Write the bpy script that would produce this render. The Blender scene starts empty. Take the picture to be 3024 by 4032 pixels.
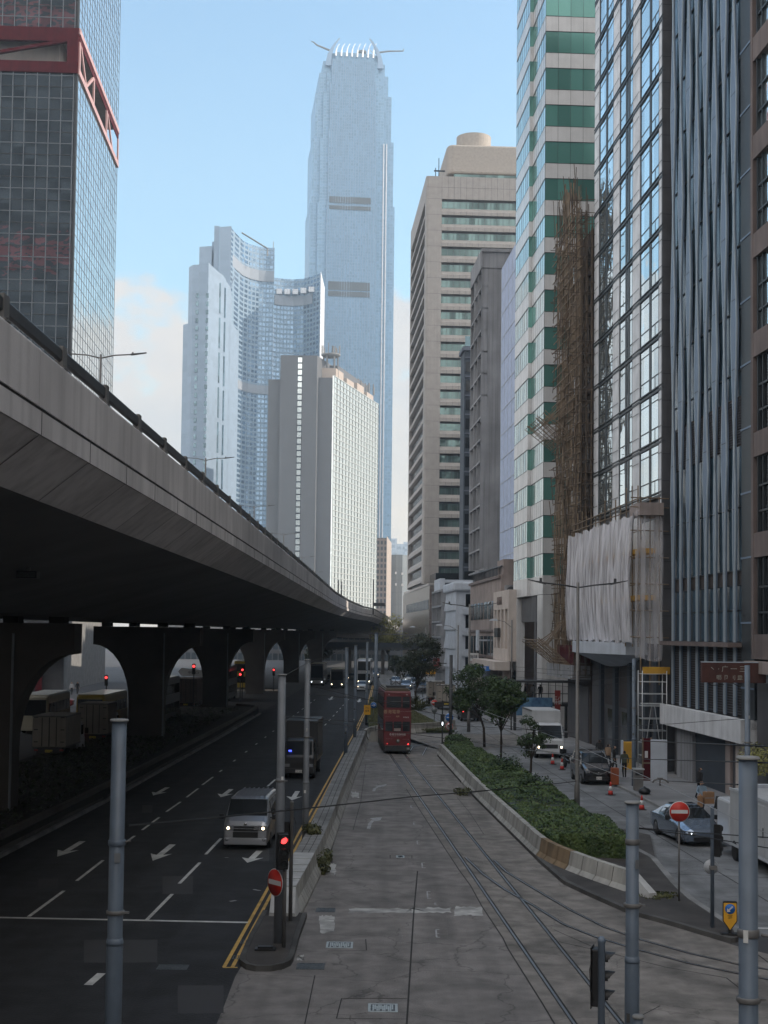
import bpy, math, random, re
import numpy as np
from mathutils import Vector, Matrix
random.seed(7)
rng = np.random.default_rng(5)
SC = bpy.context.scene
C = SC.collection
# ---------------------------------------------------------------- camera
FP, CX, CYP, CH = 5590.0, 1512.0, 2208.0, 8.7
PIT, ROLL = math.atan(285 / FP), 0.0113
_R0 = Vector((1, 0, 0)); _FW = Vector((0, math.cos(PIT), math.sin(PIT))); _U0 = Vector((0, -math.sin(PIT), math.cos(PIT)))
_RR = _R0 * math.cos(ROLL) + _U0 * math.sin(ROLL)
_UU = -_R0 * math.sin(ROLL) + _U0 * math.cos(ROLL)
cam = bpy.data.cameras.new('camera')
camo = bpy.data.objects.new('camera', cam); C.objects.link(camo)
m = Matrix.Identity(4)
for i in range(3):
    m[i][0] = _RR[i]; m[i][1] = _UU[i]; m[i][2] = -_FW[i]
m[2][3] = CH
camo.matrix_world = m
cam.sensor_fit = 'VERTICAL'; cam.sensor_height = 24; cam.lens = 24 * FP / 4032
cam.shift_y = (CYP - 2016) / 4032
cam.clip_start = 0.2; cam.clip_end = 8000
SC.camera = camo

def ray(px, py):
    return _RR * ((px - CX) / FP) + _UU * (-(py - CYP) / FP) + _FW
def G(px, py, z=0.0):
    r = ray(px, py); t = (z - CH) / r.z
    return Vector((r.x * t, r.y * t, z))
def at(px, py, Y):
    r = ray(px, py); t = Y / r.y
    return Vector((r.x * t, Y, CH + r.z * t))
def zat(px, py, Y):
    return at(px, py, Y).z

# ---------------------------------------------------------------- materials
MATS = {}
def mat(name, col, rough=0.75, metal=0.0, var=0.12, scale=1.0, bump=0.0, bscale=None, streak=0.0, spec=0.5, emit=None, es=1.0, coat=0.0, stain=0.0, lane=0.0, crack=0.0):
    """procedural: base colour varied by noise, optional vertical rain streaks and soft stains with a shape of their own"""
    mt = bpy.data.materials.new(name); mt.use_nodes = True
    nt = mt.node_tree; N = nt.nodes; L = nt.links; bs = N['Principled BSDF']
    bs.inputs['Roughness'].default_value = rough; bs.inputs['Metallic'].default_value = metal
    bs.inputs['Specular IOR Level'].default_value = spec; bs.inputs['Coat Weight'].default_value = coat
    bs.inputs['Coat Roughness'].default_value = 0.08
    tc = N.new('ShaderNodeTexCoord')
    nz = N.new('ShaderNodeTexNoise'); nz.inputs['Scale'].default_value = scale; nz.inputs['Detail'].default_value = 6
    L.new(tc.outputs['Object'], nz.inputs['Vector'])
    mr = N.new('ShaderNodeMapRange'); mr.inputs[1].default_value = 0.3; mr.inputs[2].default_value = 0.7
    mr.inputs[3].default_value = 1 - var; mr.inputs[4].default_value = 1 + var
    L.new(nz.outputs['Fac'], mr.inputs[0])
    val = mr.outputs[0]
    def mulby(v, fac, strength):
        q = N.new('ShaderNodeMapRange'); q.inputs[1].default_value = 0.45; q.inputs[2].default_value = 0.75
        q.inputs[3].default_value = 1.0; q.inputs[4].default_value = 1 - strength
        L.new(fac, q.inputs[0])
        k = N.new('ShaderNodeMath'); k.operation = 'MULTIPLY'
        L.new(v, k.inputs[0]); L.new(q.outputs[0], k.inputs[1]); return k.outputs[0]
    if streak:
        mp = N.new('ShaderNodeMapping'); mp.inputs['Scale'].default_value = (1.6, 1.6, 0.06)
        L.new(tc.outputs['Object'], mp.inputs['Vector'])
        n2 = N.new('ShaderNodeTexNoise'); n2.inputs['Scale'].default_value = 1.3; n2.inputs['Detail'].default_value = 4
        L.new(mp.outputs[0], n2.inputs['Vector']); val = mulby(val, n2.outputs['Fac'], streak)
    if stain:
        n3 = N.new('ShaderNodeTexNoise'); n3.inputs['Scale'].default_value = scale * 0.22; n3.inputs['Detail'].default_value = 3
        n3.inputs['Distortion'].default_value = 1.2
        L.new(tc.outputs['Object'], n3.inputs['Vector']); val = mulby(val, n3.outputs['Fac'], stain)
    if lane:     # oil and tyre polish drawn out along the lanes
        mp = N.new('ShaderNodeMapping'); mp.inputs['Scale'].default_value = (1.15, 0.03, 1.0)
        L.new(tc.outputs['Object'], mp.inputs['Vector'])
        n4 = N.new('ShaderNodeTexNoise'); n4.inputs['Scale'].default_value = 1.0; n4.inputs['Detail'].default_value = 5
        L.new(mp.outputs[0], n4.inputs['Vector']); val = mulby(val, n4.outputs['Fac'], lane)
    if crack:    # thin crack lines where a distorted cell pattern meets
        n5 = N.new('ShaderNodeTexVoronoi'); n5.feature = 'DISTANCE_TO_EDGE'; n5.inputs['Scale'].default_value = 0.32
        dn = N.new('ShaderNodeTexNoise'); dn.inputs['Scale'].default_value = 1.2; dn.inputs['Detail'].default_value = 6; L.new(tc.outputs['Object'], dn.inputs['Vector'])
        mxv = N.new('ShaderNodeMixRGB'); mxv.blend_type = 'ADD'; mxv.inputs[0].default_value = 0.9; L.new(tc.outputs['Object'], mxv.inputs[1]); L.new(dn.outputs['Color'], mxv.inputs[2]); L.new(mxv.outputs[0], n5.inputs['Vector'])
        q5 = N.new('ShaderNodeMapRange'); q5.inputs[1].default_value = 0.002; q5.inputs[2].default_value = 0.009; q5.inputs[3].default_value = 1-crack; q5.inputs[4].default_value = 1.0
        L.new(n5.outputs['Distance'], q5.inputs[0]); k5 = N.new('ShaderNodeMath'); k5.operation = 'MULTIPLY'; L.new(val, k5.inputs[0]); L.new(q5.outputs[0], k5.inputs[1]); val = k5.outputs[0]
    vm = N.new('ShaderNodeVectorMath'); vm.operation = 'SCALE'
    vm.inputs[0].default_value = col[:3]; L.new(val, vm.inputs['Scale'])
    L.new(vm.outputs[0], bs.inputs['Base Color'])
    if bump:
        nb = N.new('ShaderNodeTexNoise'); nb.inputs['Scale'].default_value = bscale or scale * 6; nb.inputs['Detail'].default_value = 3
        L.new(tc.outputs['Object'], nb.inputs['Vector'])
        bp = N.new('ShaderNodeBump'); bp.inputs['Strength'].default_value = bump; bp.inputs['Distance'].default_value = 0.05
        L.new(nb.outputs['Fac'], bp.inputs['Height']); L.new(bp.outputs[0], bs.inputs['Normal'])
    if emit:
        bs.inputs['Emission Color'].default_value = (*emit, 1); bs.inputs['Emission Strength'].default_value = es
    MATS[name] = mt
    return mt
def glass(name, col, metal=0.75, rough=0.06, wav=0.0, wscale=0.35, cell=None, cvar=0.35):
    """coated curtain-wall glass: reflective, slightly wavy, each pane a little different"""
    mt = bpy.data.materials.new(name); mt.use_nodes = True
    nt = mt.node_tree; N = nt.nodes; L = nt.links; bs = N['Principled BSDF']
    bs.inputs['Metallic'].default_value = metal; bs.inputs['Roughness'].default_value = rough
    bs.inputs['Base Color'].default_value = (*col, 1)
    tc = N.new('ShaderNodeTexCoord')
    if cell:
        vd = N.new('ShaderNodeVectorMath'); vd.operation = 'DIVIDE'; vd.inputs[1].default_value = cell
        L.new(tc.outputs['Object'], vd.inputs[0])
        fl = N.new('ShaderNodeVectorMath'); fl.operation = 'FLOOR'; L.new(vd.outputs[0], fl.inputs[0])
        wn = N.new('ShaderNodeTexWhiteNoise'); wn.noise_dimensions = '3D'; L.new(fl.outputs[0], wn.inputs['Vector'])
        mr = N.new('ShaderNodeMapRange'); mr.inputs[3].default_value = 1 - cvar; mr.inputs[4].default_value = 1 + cvar * 0.4
        L.new(wn.outputs['Value'], mr.inputs[0])
        vm = N.new('ShaderNodeVectorMath'); vm.operation = 'SCALE'; vm.inputs[0].default_value = col
        L.new(mr.outputs[0], vm.inputs['Scale']); L.new(vm.outputs[0], bs.inputs['Base Color'])
    if wav:
        nb = N.new('ShaderNodeTexNoise'); nb.inputs['Scale'].default_value = wscale; nb.inputs['Detail'].default_value = 1.5
        L.new(tc.outputs['Object'], nb.inputs['Vector'])
        bp = N.new('ShaderNodeBump'); bp.inputs['Strength'].default_value = wav; bp.inputs['Distance'].default_value = 0.4
        L.new(nb.outputs['Fac'], bp.inputs['Height']); L.new(bp.outputs[0], bs.inputs['Normal'])
    MATS[name] = mt
    return mt
M = MATS

# ---------------------------------------------------------------- mesh builder
class MB:
    def __init__(s, T=None):
        s.v = []; s.f = []; s.mi = []; s.T = T; s.flip = bool(T is not None and T.to_3x3().determinant() < 0); s.cur = 0; s.sm = []
        s.smooth = False
    def set(s, T):
        s.T = T; s.flip = bool(T is not None and T.to_3x3().determinant() < 0); return s
    def m(s, i): s.cur = i; return s
    def add(s, vs, fs):
        b = len(s.v)
        for p in vs:
            p = Vector(p)
            s.v.append(tuple(s.T @ p) if s.T is not None else tuple(p))
        for f in fs:
            g = [b + i for i in f]
            if s.flip: g.reverse()
            s.f.append(g); s.mi.append(s.cur); s.sm.append(s.smooth)
        return s
    def box(s, x0, x1, y0, y1, z0, z1):
        if x0 > x1: x0, x1 = x1, x0
        if y0 > y1: y0, y1 = y1, y0
        if z0 > z1: z0, z1 = z1, z0
        return s.add([(x0,y0,z0),(x1,y0,z0),(x1,y1,z0),(x0,y1,z0),(x0,y0,z1),(x1,y0,z1),(x1,y1,z1),(x0,y1,z1)],
                     [(0,3,2,1),(4,5,6,7),(0,1,5,4),(1,2,6,5),(2,3,7,6),(3,0,4,7)])
    def poly(s, pts): return s.add(pts, [list(range(len(pts)))])
    def prism(s, poly, z0, z1):
        n = len(poly); a = sum(poly[i][0]*poly[(i+1)%n][1]-poly[(i+1)%n][0]*poly[i][1] for i in range(n))
        if a < 0: poly = list(reversed(poly))
        vs = [(p[0],p[1],z0) for p in poly] + [(p[0],p[1],z1) for p in poly]
        fs = [list(range(n-1,-1,-1)), list(range(n,2*n))] + [(i,(i+1)%n,n+(i+1)%n,n+i) for i in range(n)]
        return s.add(vs, fs)
    def prismx(s, prof, x0, x1):
        """profile of (y,z) swept along x"""
        n = len(prof)
        vs = [(x0,p[0],p[1]) for p in prof] + [(x1,p[0],p[1]) for p in prof]
        fs = [list(range(n)), list(range(2*n-1,n-1,-1))] + [(i,n+i,n+(i+1)%n,(i+1)%n) for i in range(n)]
        return s.add(vs, fs)
    def tube(s, pts, r, n=6, cap=True):
        pts = [Vector(p) for p in pts]; k = len(pts)
        rs = r if isinstance(r, (list, tuple)) else [r]*k
        up = Vector((0,0,1)); rings = []
        for i, p in enumerate(pts):
            d = (pts[min(i+1,k-1)] - pts[max(i-1,0)]).normalized()
            a = d.cross(up)
            if a.length < 1e-3: a = d.cross(Vector((0,1,0)))
            a.normalize(); b = d.cross(a).normalized()
            rings.append([p + (a*math.cos(2*math.pi*j/n) + b*math.sin(2*math.pi*j/n))*rs[i] for j in range(n)])
        vs = [q for R in rings for q in R]; fs = []
        for i in range(k-1):
            for j in range(n):
                fs.append((i*n+j, i*n+(j+1)%n, (i+1)*n+(j+1)%n, (i+1)*n+j))
        if cap: fs += [list(range(n-1,-1,-1)), [(k-1)*n+j for j in range(n)]]
        o = s.smooth; s.smooth = n > 5; s.add(vs, fs); s.smooth = o
        return s
    def lathe(s, prof, c=(0,0,0), n=16, axis='z'):
        vs = []
        for r, h in prof:
            for j in range(n):
                a = 2*math.pi*j/n; q = (r*math.cos(a), r*math.sin(a), h)
                if axis == 'y': q = (q[0], q[2], q[1])
                if axis == 'x': q = (q[2], q[0], q[1])
                vs.append((q[0]+c[0], q[1]+c[1], q[2]+c[2]))
        k = len(prof); fs = []
        for i in range(k-1):
            for j in range(n):
                fs.append((i*n+j, i*n+(j+1)%n, (i+1)*n+(j+1)%n, (i+1)*n+j))
        fs += [list(range(n-1,-1,-1)), [(k-1)*n+j for j in range(n)]]
        if axis == 'y': fs = [list(reversed(f)) for f in fs]
        o = s.smooth; s.smooth = n > 10; s.add(vs, fs); s.smooth = o
        return s
    def mesh(s, name, mats):
        me = bpy.data.meshes.new(name)
        me.from_pydata(s.v, [], s.f)
        for q in (mats if isinstance(mats, (list, tuple)) else [mats]):
            me.materials.append(MATS[q] if isinstance(q, str) else q)
        me.polygons.foreach_set('material_index', s.mi)
        me.polygons.foreach_set('use_smooth', s.sm)
        me.update(); return me
    def build(s, name, mats, parent=None, **kw):
        if not s.f: return None
        o = bpy.data.objects.new(name, s.mesh(name, mats)); C.objects.link(o)
        if parent is not None:
            o.parent = parent
            if kw.get('world'): o.matrix_parent_inverse = parent.matrix_basis.inverted()
        if kw.get('label'): o['label'] = kw['label']
        if kw.get('kind'): o['kind'] = kw['kind']
        if kw.get('bevel'):
            b = o.modifiers.new('bevel', 'BEVEL'); b.width = kw['bevel']; b.segments = 2; b.limit_method = 'ANGLE'
        return o
def tag(o, label, cat, group=None, kind=None):
    if label: o['label'] = label
    if cat: o['category'] = cat
    if group: o['group'] = group
    if kind: o['kind'] = kind
    return o
def thing(name, label, cat, loc=(0,0,0), rz=0.0, group=None):
    o = bpy.data.objects.new(name, None); C.objects.link(o)
    o.location = loc; o.rotation_euler = (0,0,rz); o.empty_display_size = 0.3
    o.matrix_basis = Matrix.Translation(Vector(loc)) @ Matrix.Rotation(rz, 4, 'Z')
    return tag(o, label, cat, group)
def struct(name, mb, mats, kind='structure'):
    o = mb.build(name, mats); o['kind'] = kind; return o
def kids(o): return [c for c in bpy.data.objects if c.parent == o]
def dup(root, loc, rz=None, label=None, group=None):
    r = root.copy(); C.objects.link(r); r.location = loc
    if rz is not None: r.rotation_euler = (0,0,rz)
    if label: r['label'] = label
    if group: r['group'] = group
    for ch in kids(root):
        c = ch.copy(); C.objects.link(c); c.parent = r
        for g in kids(ch):
            d = g.copy(); C.objects.link(d); d.parent = c
    return r
def text(name, body, size, mt, parent, loc, rot=(math.pi/2,0,0), ext=0.004, align='CENTER', squash=1.0):
    cu = bpy.data.curves.new(name, 'FONT'); cu.body = body; cu.size = size; cu.align_x = align; cu.align_y = 'CENTER'; cu.extrude = ext; cu.resolution_u = 2
    q = bpy.data.objects.new('tmp', cu); C.objects.link(q); bpy.context.view_layer.update()
    me = bpy.data.meshes.new_from_object(q.evaluated_get(bpy.context.evaluated_depsgraph_get())); bpy.data.objects.remove(q); bpy.data.curves.remove(cu)
    me.name = name; me.materials.clear(); me.materials.append(MATS[mt])
    o = bpy.data.objects.new(name, me); C.objects.link(o); o.parent = parent; o.location = loc; o.rotation_euler = rot
    o.scale = (squash, 1, 1)
    return o
ML = Matrix(((0,1,0,0),(1,0,0,0),(0,0,1,0),(0,0,0,1)))   # (s, depth, z) -> local (depth, s, z): the face on the left side of a building
def MR(w): return Matrix(((0,-1,0,w),(1,0,0,0),(0,0,1,0),(0,0,0,1)))  # the face on the right side
SKEW = 0.058      # the row of buildings runs slightly to the left going away
RZ = math.atan(SKEW)
def fx(Y): return 23.3 - 0.06*Y    # street face of the building row
# ---------------------------------------------------------------- light
SUN_AZ, SUN_EL = math.radians(84), math.radians(33)     # azimuth clockwise from +Y (to the right)
sd = Vector((math.sin(SUN_AZ)*math.cos(SUN_EL), math.cos(SUN_AZ)*math.cos(SUN_EL), math.sin(SUN_EL)))
sl = bpy.data.lights.new('sun', 'SUN'); sl.energy = 3.6; sl.angle = math.radians(0.6); sl.color = (1.0, 0.88, 0.74)
so = bpy.data.objects.new('sun', sl); C.objects.link(so); so.rotation_euler = sd.to_track_quat('Z', 'Y').to_euler()
W = bpy.data.worlds.new('World'); SC.world = W; W.use_nodes = True
nt = W.node_tree; N = nt.nodes; L = nt.links; N.clear()
out = N.new('ShaderNodeOutputWorld'); bg = N.new('ShaderNodeBackground'); bg.inputs['Strength'].default_value = 0.15
sky = N.new('ShaderNodeTexSky'); sky.sky_type = 'NISHITA'; sky.sun_disc = False
sky.sun_elevation = SUN_EL; sky.sun_rotation = SUN_AZ; sky.air_density = 1.5; sky.dust_density = 0.5; sky.ozone_density = 3.5
tc = N.new('ShaderNodeTexCoord')
sp = N.new('ShaderNodeSeparateXYZ'); L.new(tc.outputs['Generated'], sp.inputs[0])
# soft cloud bank low in the sky
mp = N.new('ShaderNodeMapping'); mp.inputs['Scale'].default_value = (6, 6, 9); mp.inputs['Location'].default_value = (0.45, 0.2, 0.3)
L.new(tc.outputs['Generated'], mp.inputs[0])
cn = N.new('ShaderNodeTexNoise'); cn.inputs['Scale'].default_value = 1.3; cn.inputs['Detail'].default_value = 8; cn.inputs['Roughness'].default_value = 0.55
L.new(mp.outputs[0], cn.inputs['Vector'])
# height of the cloud tops: dense below z ~0.17, gone above ~0.27
hr = N.new('ShaderNodeMapRange'); hr.inputs[1].default_value = 0.13; hr.inputs[2].default_value = 0.31; hr.inputs[3].default_value = 0.30; hr.inputs[4].default_value = -0.26
L.new(sp.outputs['Z'], hr.inputs[0])
ad = N.new('ShaderNodeMath'); ad.operation = 'ADD'; L.new(cn.outputs['Fac'], ad.inputs[0]); L.new(hr.outputs[0], ad.inputs[1])
cr = N.new('ShaderNodeMapRange'); cr.interpolation_type = 'SMOOTHSTEP'; cr.inputs[1].default_value = 0.50; cr.inputs[2].default_value = 0.60; cr.inputs[3].default_value = 0.0; cr.inputs[4].default_value = 0.92
L.new(ad.outputs[0], cr.inputs[0])
mp2 = N.new('ShaderNodeMapping'); mp2.inputs['Scale'].default_value = (9, 9, 18); L.new(tc.outputs['Generated'], mp2.inputs[0])
c2 = N.new('ShaderNodeTexNoise'); c2.inputs['Scale'].default_value = 1.4; c2.inputs['Detail'].default_value = 6; L.new(mp2.outputs[0], c2.inputs['Vector'])
cc = N.new('ShaderNodeMixRGB'); cc.inputs[1].default_value = (2.9, 3.1, 3.4, 1); cc.inputs[2].default_value = (4.9, 4.25, 3.6, 1)
L.new(c2.outputs['Fac'], cc.inputs[0])
mx = N.new('ShaderNodeMixRGB'); ti = N.new('ShaderNodeMixRGB'); ti.blend_type = 'MULTIPLY'; ti.inputs[0].default_value = 1.0; ti.inputs[2].default_value = (1.02, 1.07, 1.03, 1); L.new(sky.outputs[0], ti.inputs[1]); L.new(cr.outputs[0], mx.inputs[0]); L.new(ti.outputs[0], mx.inputs[1]); L.new(cc.outputs[0], mx.inputs[2])
# added unseen cloud behind and beside the viewpoint, brightening the shaded street
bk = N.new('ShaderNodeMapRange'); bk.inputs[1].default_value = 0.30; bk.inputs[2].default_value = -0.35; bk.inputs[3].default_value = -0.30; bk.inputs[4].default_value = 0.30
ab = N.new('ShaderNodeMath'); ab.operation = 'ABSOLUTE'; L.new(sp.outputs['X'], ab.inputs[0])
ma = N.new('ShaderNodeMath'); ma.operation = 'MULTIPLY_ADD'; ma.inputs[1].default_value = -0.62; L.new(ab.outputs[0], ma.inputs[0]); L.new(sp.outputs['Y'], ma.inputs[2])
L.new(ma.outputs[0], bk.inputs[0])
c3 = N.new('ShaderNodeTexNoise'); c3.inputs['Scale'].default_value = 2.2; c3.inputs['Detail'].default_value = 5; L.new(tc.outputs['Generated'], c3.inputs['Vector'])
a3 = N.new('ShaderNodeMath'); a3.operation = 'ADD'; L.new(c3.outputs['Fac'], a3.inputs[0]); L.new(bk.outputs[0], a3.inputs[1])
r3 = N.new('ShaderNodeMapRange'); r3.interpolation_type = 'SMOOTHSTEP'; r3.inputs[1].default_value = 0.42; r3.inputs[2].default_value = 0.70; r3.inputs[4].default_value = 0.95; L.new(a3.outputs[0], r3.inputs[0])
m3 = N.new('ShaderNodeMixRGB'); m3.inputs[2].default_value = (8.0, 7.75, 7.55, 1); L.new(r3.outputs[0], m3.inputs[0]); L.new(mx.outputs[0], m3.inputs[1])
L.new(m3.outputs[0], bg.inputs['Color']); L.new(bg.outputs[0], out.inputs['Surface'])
SC.view_settings.view_transform = 'Standard'; SC.view_settings.look = 'None'; SC.view_settings.exposure = 0.50; SC.view_settings.gamma = 1.0
cy = SC.cycles
cy.use_denoising = True
try: cy.denoiser = 'OPENIMAGEDENOISE'; cy.denoising_prefilter = 'ACCURATE'
except Exception: pass
cy.max_bounces = 7; cy.diffuse_bounces = 3; cy.glossy_bounces = 4; cy.transparent_max_bounces = 12; cy.volume_bounces = 1
cy.caustics_reflective = False; cy.caustics_refractive = False; cy.sample_clamp_indirect = 6
cy.use_adaptive_sampling = True; cy.adaptive_threshold = 0.015
# haze: the humid air over the harbour that pales the far towers
hz = bpy.data.materials.new('haze_air'); hz.use_nodes = True; n = hz.node_tree.nodes; n.clear()
ho = n.new('ShaderNodeOutputMaterial'); pv = n.new('ShaderNodeVolumePrincipled')
pv.inputs['Color'].default_value = (0.70, 0.86, 1.0, 1); pv.inputs['Density'].default_value = 0.00022; pv.inputs['Anisotropy'].default_value = 0.25
hz.node_tree.links.new(pv.outputs[0], ho.inputs['Volume']); MATS['haze_air'] = hz
# ---------------------------------------------------------------- base materials
mat('asphalt_dark', (0.030,0.031,0.034), 0.88, var=0.3, scale=1.2, bump=0.5, bscale=14, stain=0.5, lane=0.4)
mat('asphalt_city', (0.055,0.055,0.058), 0.9, var=0.15, scale=0.3, stain=0.3)
mat('tram_concrete', (0.215,0.198,0.186), 0.85, var=0.24, scale=1.5, bump=0.6, bscale=18, stain=0.38, lane=0.28, crack=0.4)
mat('track_bed', (0.22,0.20,0.18), 0.85, var=0.3, scale=1.6, bump=0.5, bscale=14, stain=0.5, lane=0.3, crack=0.3)
mat('street_grey', (0.20,0.205,0.21), 0.85, var=0.24, scale=1.0, bump=0.4, bscale=12, stain=0.45, lane=0.3, crack=0.35)
mat('paving', (0.22,0.22,0.225), 0.85, var=0.16, scale=0.6, bump=0.2, bscale=8, stain=0.3)
mat('kerb_stone', (0.24,0.24,0.235), 0.85, var=0.2, scale=1.2, stain=0.4)
mat('kerb_dark', (0.085,0.083,0.08), 0.9, var=0.25, scale=1.5, stain=0.5)
mat('island_paving', (0.062,0.056,0.053), 0.9, var=0.25, scale=1.3, stain=0.5)
mat('soil', (0.016,0.015,0.012), 0.95, var=0.3, scale=2, bump=0.6)
mat('paint_white', (0.62,0.62,0.60), 0.7, var=0.2, scale=3, stain=0.35)
mat('paint_worn', (0.36,0.36,0.36), 0.8, var=0.3, scale=4, stain=0.5)
mat('paint_yellow', (0.62,0.38,0.09), 0.7, var=0.2, scale=3, stain=0.3)
mat('joint', (0.028,0.027,0.026), 0.95, var=0.2)
mat('patch', (0.42,0.415,0.40), 0.9, var=0.3, scale=3.0, stain=0.7)
mat('rail_steel', (0.30,0.31,0.33), 0.32, metal=0.9, var=0.15, scale=2)
mat('rail_groove', (0.02,0.019,0.018), 0.9)
mat('cast_iron', (0.10,0.11,0.115), 0.6, metal=0.5, var=0.3, scale=10, bump=0.5)
mat('iron_light', (0.42,0.46,0.46), 0.6, metal=0.3, var=0.2, scale=10)
mat('concrete_wall', (0.40,0.39,0.36), 0.85, var=0.18, scale=0.9, streak=0.45, stain=0.35, bump=0.15, bscale=10)
mat('rust_wall', (0.22,0.155,0.09), 0.85, var=0.3, scale=1.2, streak=0.4)
mat('white_block', (0.46,0.46,0.45), 0.8, var=0.12, scale=2, stain=0.3)
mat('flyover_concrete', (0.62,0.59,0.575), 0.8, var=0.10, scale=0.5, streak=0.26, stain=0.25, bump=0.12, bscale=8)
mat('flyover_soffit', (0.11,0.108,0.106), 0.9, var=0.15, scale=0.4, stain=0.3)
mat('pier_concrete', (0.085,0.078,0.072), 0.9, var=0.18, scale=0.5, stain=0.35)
mat('steel_dark', (0.05,0.052,0.055), 0.55, metal=0.4, var=0.2, scale=2)
mat('steel_grey', (0.16,0.155,0.15), 0.6, metal=0.3, var=0.2, scale=2)
mat('pole_paint', (0.125,0.160,0.205), 0.45, var=0.12, scale=2.5, stain=0.35, streak=0.25, bump=0.1, bscale=12)
mat('pole_paint2', (0.17,0.185,0.205), 0.5, var=0.12, scale=1.5, stain=0.25)
mat('black_plastic', (0.012,0.012,0.013), 0.45, var=0.1)
mat('grass', (0.055,0.075,0.025), 0.95, var=0.4, scale=3)

# ---------------------------------------------------------------- ground sheets
b = MB(); b.poly([(-410,-250,0),(410,-250,0),(410,1320,0),(-410,1320,0)]); struct('ground', b, 'asphalt_city')
def gpoly(px, z=0.0): return [tuple(G(x, y, z)) for x, y in px]
b = MB(); z = 0.004
left = [(-13.2,150,z),(-13.45,117,z),(-14.1,73,z),(-14.7,54,z),(-15.2,30,z),(-15.8,0,z)]
b.poly([(-16,-5,z)] + [(-12.8,0,z)] + [G(853,4032,z) - Vector((0.9,14,0)), G(853,4032,z), G(882,3962,z), G(926,3846,z), G(1052,3603,z), G(1150,3420,z), G(1200,3230,z), G(1400,2947,z), G(1478,2700,z), (-2.0,330,z), (-12.0,330,z), (-12.6,200,z)] + left)
struct('main_road', b, 'asphalt_dark')
b = MB()
tb = [(1480,2860),(1600,2960),(1600,3107),(1640,3170),(1810,3429),(1853,3487),(1896,3566),(1980,3693),(2000,3735),(2134,3948),(2184,4032)]
b.poly([tuple(G(x,y,z)) for x,y in [(1188,3603),(1231,3517),(1304,3357),(1377,3119),(1430,2980),(1448,2922),(1480,2860)]] + [tuple(G(x,y,z)) for x,y in tb[1:]] +
       [(4.6,22,z),(5.2,10,z),(4.9,-4,z),(-12.0,-4,z),(-11.0,8,z), G(853,4032,z) - Vector((0.9,14,0)), G(853,4032,z), G(882,3962,z), G(926,3846,z), G(964,3784,z)])
struct('tram_road', b, 'tram_concrete').location.z = 0.0015
b = MB()
b.poly([tuple(G(x,y,z)) for x,y in reversed(tb[1:])] + [tuple(G(1480,2860,z))] + [(-0.3,122.5,z),(6,124.5,z),(16,123,z),(16,117,z)] + [tuple(G(x,y,z)) for x,y in [(1760,2960),(1867,3143),(2045,3320),(2117,3389),(2222,3484),(2335,3537),(2455,3590),(2521,3613),(2653,3649),(2786,3689),(2912,3729),(3100,3775)]] + [(14,28,z),(12,-4,z),(4.95,-4,z),(5.25,10,z),(4.65,22,z)])
struct('tram_track_bed', b, 'track_bed').location.z = 0.003
KX = lambda Y: 14.0 + 0.05*(73.7-Y)      # kerb of the right pavement
b = MB()
b.poly([tuple(G(3100,3700,z)), tuple(G(2912,3676,z)), tuple(G(2733,3556,z)), tuple(G(2673,3503,z)), tuple(G(2580,3391,z)), (9.3,66,z),(7.3,90,z),(6.4,112,z),(6.0,124.6,z),(4.0,150,z),(0.8,185,z),(-1.8,330,z),(KX(330),330,z),(KX(120),120,z),(KX(20),20,z),(19,20,z),(19,-4,z),(12.1,-4,z),(14.1,28,z)])
struct('side_street', b, 'street_grey')
# pavement on the right with its kerb
b = MB(); b.prism([(KX(20)+0.15,20),(KX(330)+0.15,330),(KX(330)+11,330),(KX(20)+11,20)], 0.0, 0.13)
struct('pavement', b, 'paving')
b = MB(); b.prism([(KX(20),20),(KX(330),330),(KX(330)+0.148,330),(KX(20)+0.148,20)], 0.0, 0.133)
struct('pavement_kerb', b, 'kerb_stone')
# joints of the pavement slabs and the side street
b = MB(); zz = 0.010
def stroke(b, p, q, w, z=None):
    p = Vector(p[:3]); q = Vector(q[:3]); d = (q-p); d.z = 0; d.normalize(); n = Vector((-d.y, d.x, 0))*w/2
    if z is not None: p.z = q.z = z
    b.add([p-n, q-n, q+n, p+n], [(0,1,2,3)])
def gs(b, x0, y0, x1, y1, w, z=0.010): stroke(b, G(x0,y0,z), G(x1,y1,z), w)
def pline(b, pts, w, z=0.010):
    for i in range(len(pts)-1): gs(b, *pts[i], *pts[i+1], w, z)
for s in (0.33, 0.68):
    stroke(b, (KX(36)-8*(1-s),36,zz), (KX(300)-6*(1-s),300,zz), 0.05)
for k in range(12):
    Y = 44 + k*9; stroke(b, (KX(Y)-7.2,Y,zz+.001), (KX(Y),Y-1.2,zz+.001), 0.045)
pline(b, [(1644,3430),(1629,3596),(1602,4027)], 0.045); pline(b, [(1340,3428),(1815,3430)], 0.035, 0.011)
pline(b, [(1602,4027),(1590,4200)], 0.045)
pline(b, tb[2:], 0.04, 0.012)
pline(b, [(1240,3840),(1200,4032)], 0.03, 0.011)
pline(b, [(1345,3931),(1603,3931)], 0.04, 0.011); pline(b, [(1345,3931),(1325,4010),(1601,4012)], 0.03, 0.012)
pline(b, [(1440,3698),(1443,3742),(1290,3744)], 0.03, 0.011)
pline(b, [(1536,3367),(1622,3368),(1622,3380),(1536,3380),(1536,3367)], 0.03, 0.011)
pline(b, [(1400,3156),(1640,3160)], 0.03, 0.011); pline(b, [(1390,3268),(1420,3160),(1440,3010)], 0.025, 0.0115)
pline(b, [(1850,3390),(1975,3392)], 0.03, 0.011)
pline(b, [(1800,3140),(1850,3200),(1905,3285)], 0.025, 0.011)
pline(b, [(2200,3708),(2400,3752),(2620,3808),(2860,3850),(2930,3905)], 0.04, 0.011)
pline(b, [(2180,3660),(2350,3735)], 0.03, 0.012)
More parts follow.
